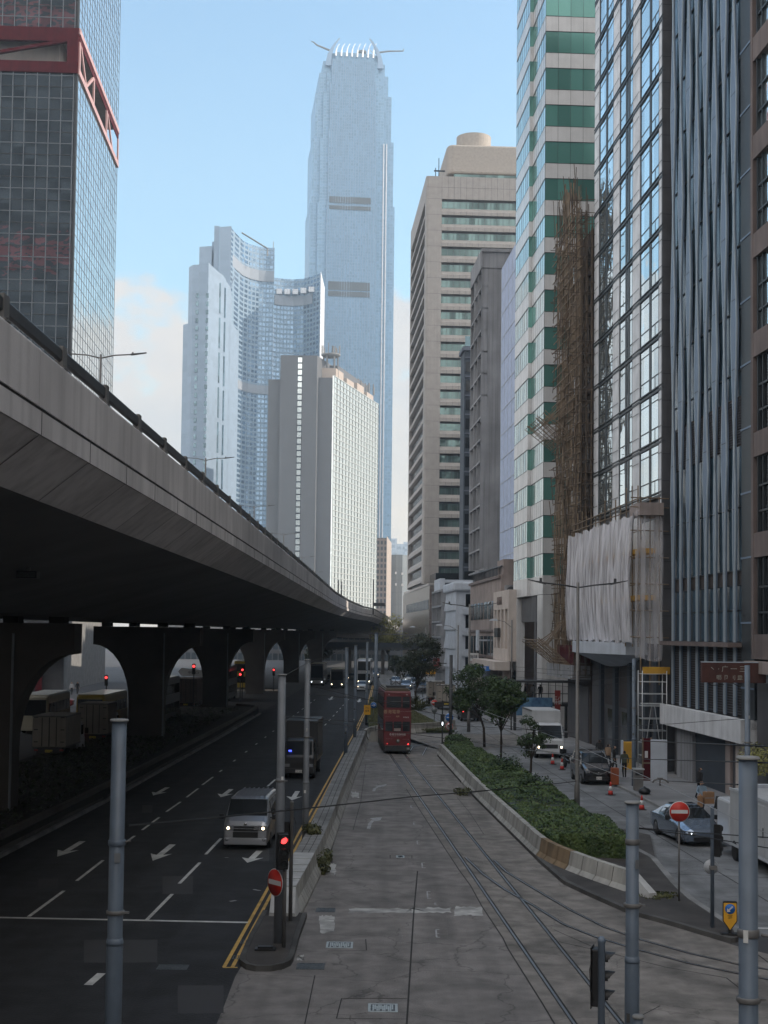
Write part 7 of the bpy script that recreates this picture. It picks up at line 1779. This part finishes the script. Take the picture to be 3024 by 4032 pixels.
# ---------------------------------------------------------------- footbridge with the blue banner on the right, and the walkway at the end of the road
Y = 127.0; t = thing('footbridge', 'low covered footbridge with a blue poster banner behind the white lorry', 'footbridge', (12.2,Y,0), 0)
MB().box(-.6,4.6,0,2.2,2.35,2.65).build('deck', 'steel_dark', t); MB().box(-.8,4.8,-.3,2.4,4.45,4.62).build('roof', 'steel_dark', t)
for i in range(9): MB().tube([(-.5+i*.62,-.1,2.65),(-.5+i*.62,-.1,4.45)], .035, 5).build('post', 'steel_dark', t)
MB().box(-.6,4.6,-.14,-.06,3.45,3.52).build('handrail', 'steel_dark', t)
glass('banner_blue', (0.03,0.12,0.28), 0.0, 0.6); nb_ = MATS['banner_blue'].node_tree
nz_ = nb_.nodes.new('ShaderNodeTexNoise'); nz_.inputs['Scale'].default_value = 1.1; nz_.inputs['Detail'].default_value = 5; rp_ = nb_.nodes.new('ShaderNodeValToRGB'); rp_.color_ramp.elements[0].color = (.01,.05,.14,1); rp_.color_ramp.elements[1].color = (.14,.30,.45,1); rp_.color_ramp.elements[0].position = .35; rp_.color_ramp.elements[1].position = .7
tcb = nb_.nodes.new('ShaderNodeTexCoord'); nb_.links.new(tcb.outputs['Object'], nz_.inputs['Vector']); nb_.links.new(nz_.outputs['Fac'], rp_.inputs[0]); nb_.links.new(rp_.outputs[0], nb_.nodes['Principled BSDF'].inputs['Base Color'])
MB().box(-.3,2.9,-.5,-.42,1.55,3.15).build('poster_banner', 'banner_blue', t)
MB().box(3.1,3.6,-.55,-.47,2.0,3.8).build('red_banner', 'red_paint', t); text('banner_text', '三八\n特價', .38, 'sign_white', t, (3.35,-.56,2.9))
for x in (-.3,2.2,4.3): MB().box(x-.12,x+.12,.9,1.2,0,2.35).build('support', 'steel_dark', t)
Y = 300.0; t = thing('footbridge', 'long dark footbridge beam crossing the far end of the road under the flyover', 'footbridge', (-14,Y,0), 0)
MB().box(0,22,0,3,5.2,5.75).build('deck', 'steel_dark', t); MB().box(0,22,-.1,0,5.75,6.7).build('railing', 'slate_panel', t); MB().box(0,22,-.2,3.2,8.4,8.6).build('roof', 'steel_grey', t)
for x in (.3,7,14,21.5): MB().box(x-.35,x+.35,1,1.7,0,5.2).build('support', 'pier_concrete', t)
# ---------------------------------------------------------------- people
mat('skin', (0.42,0.26,0.19), 0.6, var=0.05); mat('hair', (0.012,0.010,0.009), 0.6); mat('cloth_black', (0.012,0.012,0.014), 0.9); mat('cloth_green', (0.06,0.07,0.045), 0.9); mat('cloth_navy', (0.02,0.025,0.04), 0.9); mat('cloth_blue', (0.24,0.33,0.42), 0.9); mat('cloth_white', (0.4,0.4,0.42), 0.9); mat('cloth_tan', (0.25,0.17,0.11), 0.9); mat('shoe', (0.02,0.02,0.02), 0.7)
def person(label, loc, rz, top='cloth_black', legs='cloth_navy', h=1.72, stride=.18, armsf=0.0, group=None, bald=False, seat=False):
    s = h/1.72; st = stride
    J = {'pel':(0,0,.93),'wa':(0,0,1.08),'ch':(0,-.01,1.30),'nk':(0,0,1.46),'hd':(0,-.02,1.56),'ht':(0,0,1.68),
         'hl':(-.09,0,.90),'kl':(-.10,-st*.6-.02,.50),'al':(-.10,-st*.9+.02,.09),'tl':(-.10,-st*.9-.14,.04),
         'hr':(.09,0,.90),'kr':(.10,st*.3-.03,.50),'ar':(.10,st*1.1,.11),'tr':(.10,st*1.1-.14,.05),
         'sl':(-.18,0,1.40),'el':(-.23,.03+st*.3-armsf*.1,1.13),'wl':(-.22,-.03+st*.4-armsf*.34,.90+armsf*.18),'gl':(-.21,-.06+st*.4-armsf*.40,.84+armsf*.18),
         'sr':(.18,0,1.40),'er':(.23,.03-st*.3-armsf*.1,1.13),'wr':(.22,-.06-st*.4-armsf*.34,.90+armsf*.18),'gr':(.21,-.09-st*.4-armsf*.40,.84+armsf*.18)}
    R = {'pel':.15,'wa':.135,'ch':.155,'nk':.055,'hd':.095,'ht':.075,'hl':.09,'kl':.06,'al':.042,'tl':.035,'hr':.09,'kr':.06,'ar':.042,'tr':.035,'sl':.062,'el':.043,'wl':.03,'gl':.032,'sr':.062,'er':.043,'wr':.03,'gr':.032}
    E = [('pel','wa'),('wa','ch'),('ch','nk'),('nk','hd'),('hd','ht'),('pel','hl'),('hl','kl'),('kl','al'),('al','tl'),('pel','hr'),('hr','kr'),('kr','ar'),('ar','tr'),('ch','sl'),('sl','el'),('el','wl'),('wl','gl'),('ch','sr'),('sr','er'),('er','wr'),('wr','gr')]
    ks = list(J); me = bpy.data.meshes.new('person'); me.from_pydata([tuple(c*s for c in J[k]) for k in ks], [(ks.index(a),ks.index(c)) for a, c in E], [])
    o = bpy.data.objects.new('body', me); C.objects.link(o)
    md = o.modifiers.new('skin','SKIN'); md.use_smooth_shade = True
    for i, k in enumerate(ks):
        q = me.skin_vertices[0].data[i]; r = R[k]*s; q.radius = (r*1.12, r*.82) if k in ('pel','wa','ch') else (r, r)
        q.use_root = (k == 'pel')
    sb = o.modifiers.new('sub','SUBSURF'); sb.levels = 2; sb.render_levels = 2
    dg = bpy.context.evaluated_depsgraph_get(); m2 = bpy.data.meshes.new_from_object(o.evaluated_get(dg)); o.modifiers.clear(); o.data = m2; m2.name = 'body'
    for q in ('skin', top, legs, 'shoe', 'hair'): m2.materials.append(MATS[q])
    nv = len(m2.vertices)
    for p in m2.polygons:
        c = p.center/s; p.use_smooth = True
        if c.z < .12: k = 3
        elif c.z > 1.635 or (c.z > 1.5 and c.y > .025): k = 4
        elif c.z > 1.47 or (abs(c.x) > .17 and c.z < .92+armsf*.18): k = 0
        elif c.z < .95 and abs(c.x) < .17: k = 2
        else: k = 1
        p.material_index = k
    # five separate fingers and a face, joined to the same mesh
    fb = MB(); fb.cur = 0
    for sd_, w_, g_ in ((-1,'wl','gl'),(1,'wr','gr')):
        g = Vector(J[g_])*s; d = (Vector(J[g_])-Vector(J[w_])).normalized()
        for i, (o_, ln) in enumerate(((-.024,.066),(-.008,.076),(.008,.072),(.024,.058))):
            a = g+Vector((0,o_,0))+d*.02; fb.tube([a, a+d*ln*.5*s, a+d*ln*s+Vector((-sd_*.012,-.004,0))], [.0085,.008,.006], 5)
        a = g+Vector((-sd_*.0,-.03,.012)); fb.tube([a, a+Vector((-sd_*.012,-.025,-.02)), a+Vector((-sd_*.02,-.03,-.045))], [.01,.009,.007], 5)
    hy = -.115*s; hz_ = 1.585*s
    fb.tube([(0,hy+.01,hz_+.02),(0,hy-.016,hz_-.018),(0,hy+.004,hz_-.026)], [.008,.013,.008], 5)
    fb.tube([(-.022,hy+.012,hz_-.055),(.022,hy+.012,hz_-.055)], .006, 4)
    for q in (1,-1): fb.tube([(q*.093*s,-.01,hz_+.02),(q*.102*s,.005,hz_-.0),(q*.092*s,0,hz_-.03)], [.012,.014,.01], 5)
    fb.cur = 4
    for q in (1,-1): fb.lathe([(.009,0),(.006,-.004)], (q*.032*s,hy+.018,hz_+.012), 6, 'y')
    import bmesh
    bm = bmesh.new(); bm.from_mesh(m2); tmp = fb.mesh('tmp', ['skin','skin','skin','skin','hair']); bm.from_mesh(tmp); bm.to_mesh(m2); bm.free()
    t = thing('person', label, 'person', loc, rz, group); o.parent = t
    return t
def gp_(px, Y, z=.13): return ((px-CX)/FP*Y, Y, z)
person('person in a black jacket standing behind the black people carrier', gp_(2364,95), 2.8, 'cloth_black')
person('person in a tan top close to the wall behind the orange barrier block', gp_(2398,91), 2.4, 'cloth_tan')
person('person in black bending near the grey cabinet, beside the tan topped person', gp_(2422,89.5), 1.5, 'cloth_black', 'cloth_black')
person('person in an olive top and dark trousers walking away past the yellow cabinet', gp_(2462,86), math.pi+.1, 'cloth_green', 'cloth_black', stride=.14)
person('person in a thick black coat by the dark doors, behind the carton carrier', gp_(2757,75.5), 2.0, 'cloth_black','cloth_black')
person('person in a pale blue shirt carrying brown cartons on the right pavement', gp_(2764,68.4), .2, 'cloth_blue','cloth_navy', armsf=1.0)
t = thing('carton', 'large brown carton held by the person in the pale blue shirt', 'carton', ((2788-CX)/FP*68.0,67.95,.80), .2)
mat('cardboard', (0.30,0.17,0.09), 0.85, var=0.12); MB().box(-.22,.24,-.2,.12,0,.55).build('box', 'cardboard', t); MB().box(-.23,.25,-.205,-.201,.25,.3).build('tape', 'pink_render', t)
t = thing('shopping_bag', 'orange brown bag beside the large carton', 'bag', ((2757-CX)/FP*68.0,67.9,.62), .1); MB().box(-.12,.1,-.12,.1,0,.55).build('bag', 'cardboard', t, bevel=.03); MB().tube([(-.08,0,.55),(-.01,0,.68),(.06,0,.55)], .01, 5).build('handle', 'cardboard', t)
for px, lb_ in ((2071,'leftmost dark figure on the low footbridge'),(2104,'middle dark figure on the low footbridge, in a pale top'),(2131,'rightmost dark figure on the low footbridge')):
    person(lb_, gp_(px,128.3,2.65), 1.5 if px < 2100 else 3.0, 'cloth_black' if px != 2104 else 'cloth_white', group='people crossing the low footbridge', h=1.66)
person('small pale topped figure in the sunlit street beyond the first flyover arch', gp_(292,190,0), .5, 'cloth_white','cloth_black', h=1.75)
person('small dark figure beside the street box beyond the first flyover arch', gp_(315,192,0), .5, 'cloth_black','cloth_black')
# ---------------------------------------------------------------- foliage
def leafmat(name, c0, c1, rough=.55):
    mt = bpy.data.materials.new(name); mt.use_nodes = True; nt = mt.node_tree; N = nt.nodes; L = nt.links; bs = N['Principled BSDF']
    bs.inputs['Roughness'].default_value = rough; bs.inputs['Specular IOR Level'].default_value = .35
    tc = N.new('ShaderNodeTexCoord'); nz = N.new('ShaderNodeTexNoise'); nz.inputs['Scale'].default_value = 1.1; nz.inputs['Detail'].default_value = 3; L.new(tc.outputs['Object'], nz.inputs['Vector'])
    wn = N.new('ShaderNodeNewGeometry'); mr = N.new('ShaderNodeMath'); mr.operation = 'MULTIPLY_ADD'; mr.inputs[1].default_value = .45
    L.new(wn.outputs['Random Per Island'], mr.inputs[0])
    q = N.new('ShaderNodeMapRange'); q.inputs[1].default_value = .35; q.inputs[2].default_value = .65; q.inputs[3].default_value = 0; q.inputs[4].default_value = .55; L.new(nz.outputs['Fac'], q.inputs[0]); L.new(q.outputs[0], mr.inputs[2])
    mx = N.new('ShaderNodeMixRGB'); mx.inputs[1].default_value = (*c0,1); mx.inputs[2].default_value = (*c1,1); L.new(mr.outputs[0], mx.inputs[0]); L.new(mx.outputs[0], bs.inputs['Base Color'])
    MATS[name] = mt
leafmat('leaf_hedge', (0.018,0.046,0.018), (0.115,0.165,0.045))
leafmat('leaf_tree', (0.014,0.032,0.014), (0.065,0.105,0.032))
leafmat('leaf_dull', (0.05,0.06,0.025), (0.12,0.13,0.05))
leafmat('leaf_dark', (0.015,0.022,0.012), (0.04,0.05,0.022))
leafmat('leaf_yellow', (0.20,0.20,0.05), (0.42,0.40,0.18))
leafmat('grass_blade', (0.045,0.055,0.02), (0.12,0.12,0.05))
mat('bark', (0.045,0.035,0.028), 0.9, var=0.3, scale=4)
def leaves(name, mt, P, Nn, size, par=None, kind=None, aspect=.55, seed=1):
    """P: (n,3) points, Nn: (n,3) preferred normals; each leaf is a folded pointed quad"""
    r = np.random.default_rng(seed); n = len(P)
    nr = Nn + r.normal(0, .55, (n,3)); nr /= np.linalg.norm(nr, axis=1)[:,None]+1e-9
    a = np.cross(nr, r.normal(0,1,(n,3))); a /= np.linalg.norm(a, axis=1)[:,None]+1e-9; b_ = np.cross(nr, a)
    s = size*(.6+.8*r.random(n))[:,None]
    v = np.stack([P-a*s*.5, P+b_*s*aspect*.5, P+a*s*.5, P-b_*s*aspect*.5], axis=1).reshape(-1,3)
    f = np.arange(4*n).reshape(-1,4)
    me = bpy.data.meshes.new(name); me.vertices.add(4*n); me.vertices.foreach_set('co', v.astype(np.float32).ravel())
    me.loops.add(4*n); me.loops.foreach_set('vertex_index', f.astype(np.int32).ravel()); me.polygons.add(n); me.polygons.foreach_set('loop_start', (np.arange(n)*4).astype(np.int32)); me.polygons.foreach_set('loop_total', np.full(n,4,np.int32))
    me.materials.append(MATS[mt]); me.update(calc_edges=True); me.validate()
    o = bpy.data.objects.new(name, me); C.objects.link(o)
    if par is not None: o.parent = par
    if kind: o['kind'] = kind
    return o
def clumps(centres, radii, n, r, shell=.55):
    """points in a cloud of ellipsoid clumps with outward normals"""
    k = r.integers(0, len(centres), n); d = r.normal(0,1,(n,3)); d /= np.linalg.norm(d,axis=1)[:,None]
    q = (shell+(1-shell)*r.random(n))[:,None]; R = np.asarray(radii)[k]
    return np.asarray(centres)[k]+d*R*q, d + np.array([0,0,.35])
def tree(label, X, Y, h, cw, z0, trunk_h, nl, size, mt='leaf_tree', seed=1, ncl=26, tr=.09, name='tree', fill=.30, off=(0,0), group=None):
    t = thing(name, label, 'tree', (X,Y,.14), 0, group); r = np.random.default_rng(seed); R = random.Random(seed)
    b = MB(); b.tube([(0,0,-.1),(R.uniform(-.1,.1),0,trunk_h*.6),(off[0]*.4,off[1]*.4,trunk_h),(off[0],off[1],trunk_h+(h-trunk_h)*.45)], [tr*1.25,tr,tr*.8,tr*.35], 8)
    b.build('trunk', 'bark', t)
    cs = []; rs = []; zc = (h+z0)/2; hz2 = (h-z0)/2
    lim = MB()
    for i in range(ncl):
        while True:
            p = Vector((R.uniform(-1,1),R.uniform(-1,1),R.uniform(-1,1)))
            if p.length < 1 and p.length > .25: break
        c = (off[0]+p.x*cw/2*.82, off[1]+p.y*cw/2*.82, zc+p.z*hz2*.82); cs.append(c); q = R.uniform(.16,.3); rs.append((cw*q*.8,cw*q*.8,cw*q*.55))
        if i < 14: 
            s0 = Vector((off[0]*.4,off[1]*.4,trunk_h*(.85+.1*R.random()))); e = Vector(c); mdl = s0.lerp(e,.5)+Vector((0,0,.15)); lim.tube([s0,mdl,e], [tr*.5,tr*.3,tr*.1], 5)
    lim.build('limb', 'bark', t)
    P, Nn = clumps(cs, rs, nl, r); leaves('crown', mt, P, Nn, size, t, seed=seed)
    return t
tree('big dark tree on the grassy triangle above the tram roof', 3.9, 166, 8.9, 5.6, 2.5, 2.6, 7000, .24, 'leaf_dark', 3, ncl=34, tr=.14, off=(.3,0))
tree('dense leafy tree nearest the round blue arrow sign', 7.9, 110, 6.6, 4.0, 1.9, 2.2, 6500, .19, 'leaf_tree', 4, ncl=30, off=(-.85,0))
tree('leafy tree with a bare slender trunk in the middle of the hedge', 7.75, 93, 6.1, 3.5, 2.7, 2.6, 6000, .17, 'leaf_tree', 5, ncl=26)
tree('small sparse tree in front of the white lorry', 8.35, 80.5, 4.4, 2.0, 1.4, 1.7, 1900, .13, 'leaf_tree', 6, ncl=22, tr=.07, off=(.2,0))
for i, (px, y, Y, w, h) in enumerate([(1534,2440,330,14,7),(1570,2600,260,7,5),(1250,2560,330,12,6)]):
    X = (px-CX)/FP*Y
    tree(['pale sunlit trees rising behind the far bend of the flyover','low dark tree at the end of the tram street','dark tree below the far footbridge'][i], X, Y, (13.5 if i == 0 else h), w*.7, 4 if i == 0 else 1.5, 4, 2600, .5, ['leaf_yellow','leaf_dark','leaf_dark'][i], 20+i, ncl=26, tr=.2)
# hedge between the barrier and the side street
r = np.random.default_rng(8)
def hedge_pts(n, poly_fn, y0, y1, htop, lump, r):
    Y = y0 + (y1-y0)*r.random(n)**1.25; P = []; Nn = []
    a, c = poly_fn(Y); u = r.random(n)
    side = r.random(n)
    X = np.where(side < .18, a + .12*r.random(n), np.where(side > .84, c - .12*r.random(n), a+(c-a)*u))
    hh = htop*(.86+.16*np.sin(X*2.1+Y*.9)*np.sin(Y*1.7-X)+.12*np.sin(Y*.55)) * lump(X, Y)
    edge = np.minimum(np.minimum(X-a, c-X), .35)/.35; hh = hh*(.78+.22*np.sqrt(np.clip(edge,0,1)))
    Z = np.where((side < .18)|(side > .84), hh*r.random(n), hh*(1-.22*r.random(n)**2))
    Nx = np.where(side < .18, -1.0, np.where(side > .84, 1.0, 0.0)); Nz = np.where((side < .18)|(side > .84), .5, 1.0)
    return np.stack([X,Y,Z+.14],1), np.stack([Nx,-.25*np.ones(n),Nz],1)
def isl_x(Y):
    ly = np.array([55,59,64,75.5,90,101.5,112]); lx = np.array([6.9,6.25,6.05,5.35,4.95,4.45,5.0]); rx = np.array([9.9,9.75,9.45,8.6,7.2,6.6,6.0]); return np.interp(Y, ly, lx), np.interp(Y, ly, rx)
lump = lambda X, Y: 1 + .38*np.exp(-((Y-70)/2.2)**2-((X-7.6)/.9)**2) + .55*np.exp(-((Y-79)/3)**2-((X-7.2)/1.2)**2) + .5*np.exp(-((Y-88)/2.5)**2-((X-6.6)/1.2)**2)
P, Nn = hedge_pts(52000, isl_x, 55.6, 112, .92, lump, r)
fr_ = 4200; Xf = 6.95+2.85*r.random(fr_); Zf = .86*r.random(fr_)+.14; Pf = np.stack([Xf, 55.6-.12*r.random(fr_)+ (Xf-6.9)*-.25 +.2, Zf],1)
P = np.concatenate([P,Pf]); Nn = np.concatenate([Nn, np.tile([0,-1,.3],(fr_,1))])
t = thing('hedge', 'long clipped green hedge filling the planted island beside the side street', 'hedge', (7.4,80,.14), 0)
o = leaves('foliage', 'leaf_hedge', P-np.array([7.4,80,.14]), Nn, .125, t, seed=2)
rs_ = np.random.default_rng(77); kk = rs_.random(len(P)) < .07; q_ = P[kk]-np.array([7.4,80,.14]); q_[:,2] += .03
sel = (np.sin(q_[:,0]*1.9+q_[:,1]*.8)+np.sin(q_[:,1]*1.3)) > .1
leaves('young_shoots', 'leaf_dull', q_[sel], Nn[kk][sel], .12, t, seed=12)
b = MB(Matrix.Translation((-7.4,-80,-.14)))
ys = np.linspace(56,111.6,40); a, c = isl_x(ys)
for i in range(39):
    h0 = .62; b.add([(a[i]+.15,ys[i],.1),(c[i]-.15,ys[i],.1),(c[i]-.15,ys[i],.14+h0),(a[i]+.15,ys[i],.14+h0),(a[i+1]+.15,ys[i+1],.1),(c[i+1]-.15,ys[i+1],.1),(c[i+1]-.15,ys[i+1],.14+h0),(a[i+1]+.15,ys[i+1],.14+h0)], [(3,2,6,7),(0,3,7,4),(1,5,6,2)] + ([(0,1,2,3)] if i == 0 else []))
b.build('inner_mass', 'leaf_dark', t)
# bushes
def bush(label, X, Y, z, rx, ry, h, n, size, mt, seed, group=None, cat='bush', name='bush'):
    r = np.random.default_rng(seed); t = thing(name, label, cat, (X,Y,z), 0, group)
    cs = [(r.uniform(-rx*.5,rx*.5), r.uniform(-ry*.5,ry*.5), h*.45*r.uniform(.6,1.2)) for _ in range(8)]; rs = [(rx*.6,ry*.6,h*.5)]*8
    P, Nn = clumps(cs, rs, n, r, .5); P[:,2] = np.maximum(P[:,2], .01); leaves('foliage', mt, P, Nn, size, t, seed=seed); MB().tube([(0,0,-.05),(0,0,h*.5)], .03, 5).build('stem', 'bark', t); return t
bush('round bush bulging above the middle of the hedge', 7.9, 72.5, .5, .95, .95, 1.25, 2200, .12, 'leaf_tree', 31, 'bushes rising out of the hedge')
bush('taller loose bush behind the round one in the hedge', 7.0, 81, .5, 1.0, 1.3, 1.5, 2200, .13, 'leaf_tree', 32, 'bushes rising out of the hedge')
bush('bush at the far end of the hedge below the round signs', 5.6, 104, .3, 1.2, 1.6, 1.3, 1800, .15, 'leaf_tree', 33, 'bushes rising out of the hedge')
for i, (x, y, w, h) in enumerate([(1226,3368,.5,.45),(1262,3440,.35,.8),(1285,3395,.3,.5)]):
    p = G(x,y); bush(['weeds around the foot of the grey pole on the block wall','grassy weeds hanging over the end of the block wall','small weeds at the foot of the block wall'][i], p.x, p.y if i else 56.0, .86 if i == 0 else .01, w, .7, h, 500, .12, 'grass_blade', 40+i, 'weeds along the wall', 'weeds', 'weeds')
p = G(1830,3130); bush('weeds at the foot of the right concrete wall', p.x-.1, p.y, .01, .5, .8, .4, 300, .14, 'grass_blade', 44, 'weeds along the wall', 'weeds', 'weeds')
p = G(2575,3545); bush('low creeping weeds on the bare soil near the sign post', p.x, p.y, .14, 1.0, .8, .12, 500, .1, 'grass_blade', 45, 'weeds along the wall', 'weeds', 'weeds')
# grassy triangle
tri_ = [(-1.1,126.2),(.5,124.7),(5.2,125.6),(6.4,126),(4.2,150),(1.0,185),(-1.6,190),(-1.7,150)]
b = MB(); b.prism(tri_, 0, .2); struct('grass_bank', b, 'grass')
r = np.random.default_rng(9); n = 26000; Y = 125+62*r.random(n)**1.5; lo_ = np.interp(Y,[125,150,187],[-1.0,-1.6,-1.5]); hi_ = np.interp(Y,[125,150,187],[6.2,4.0,.9]); X = lo_+(hi_-lo_)*r.random(n)
o = leaves('grass', 'grass_blade', np.stack([X,Y,.2+.16*r.random(n)],1), np.tile([0,-1.0,.4],(n,1)), .16, kind='stuff', aspect=.3, seed=4)
for i, (px, y, h) in enumerate([(1655,2805,1.3),(1640,2780,1.5),(1668,2790,1.2)]):
    Yq = 8.7*FP/(y-2494); X = (px-CX)/FP*Yq; R = random.Random(i)
    t = thing('spiky_plant', ['low spiky plant right beside the tram roof line','tallest spiky plant on the grassy triangle','outer spiky plant on the grassy triangle'][i], 'plant', (X,Yq,.2), 0, 'spiky plants on the grassy triangle')
    b = MB()
    for k in range(46):
        a = R.uniform(0,6.28); ln = R.uniform(.6,1.25)*h; e = R.uniform(.3,1.2); d = Vector((math.cos(a)*math.cos(e),math.sin(a)*math.cos(e),math.sin(e))); s = Vector((-math.sin(a),math.cos(a),0))*.07
        p0, p1, p2 = Vector((0,0,0)), d*ln*.6, d*ln+Vector((0,0,-.15*ln)); b.add([p0-s*.5,p0+s*.5,p1+s,p2,p1-s], [(0,1,2,3,4)])
    b.build('leaf_tuft', 'leaf_dull', t)
# ground cover under the flyover, beyond the arches, and under the awning on the right
n = 9000; Y = 30+120*r.random(n); X = -22+7*r.random(n); leaves('ground_cover', 'leaf_dark', np.stack([X,Y,.5+.2*r.random(n)],1), np.tile([0,-.3,1.0],(n,1)), .22, kind='stuff', seed=6)
bush('green shrubs beyond the taxi under the flyover', -36.5, 150, 0, 3.5, 1.5, 1.5, 1500, .25, 'leaf_dull', 51)
bush('yellow lit bush hanging under the white fascia of the finned building', 18.6, 70.6, 2.0, .9, 1.6, 1.6, 1300, .13, 'leaf_yellow', 52)
bush('straggly bush on top of the left bus lane wall seen in the first arch', -30.5, 120, 8.1, 1.0, 1.0, .8, 500, .2, 'leaf_dark', 53)
# ---------------------------------------------------------------- haze over the harbour, whole scene inside
b = MB(); b.box(-420,420,-260,1330,-1.0,450)
hz_o = b.build('haze', 'haze_air'); hz_o['kind'] = 'stuff'
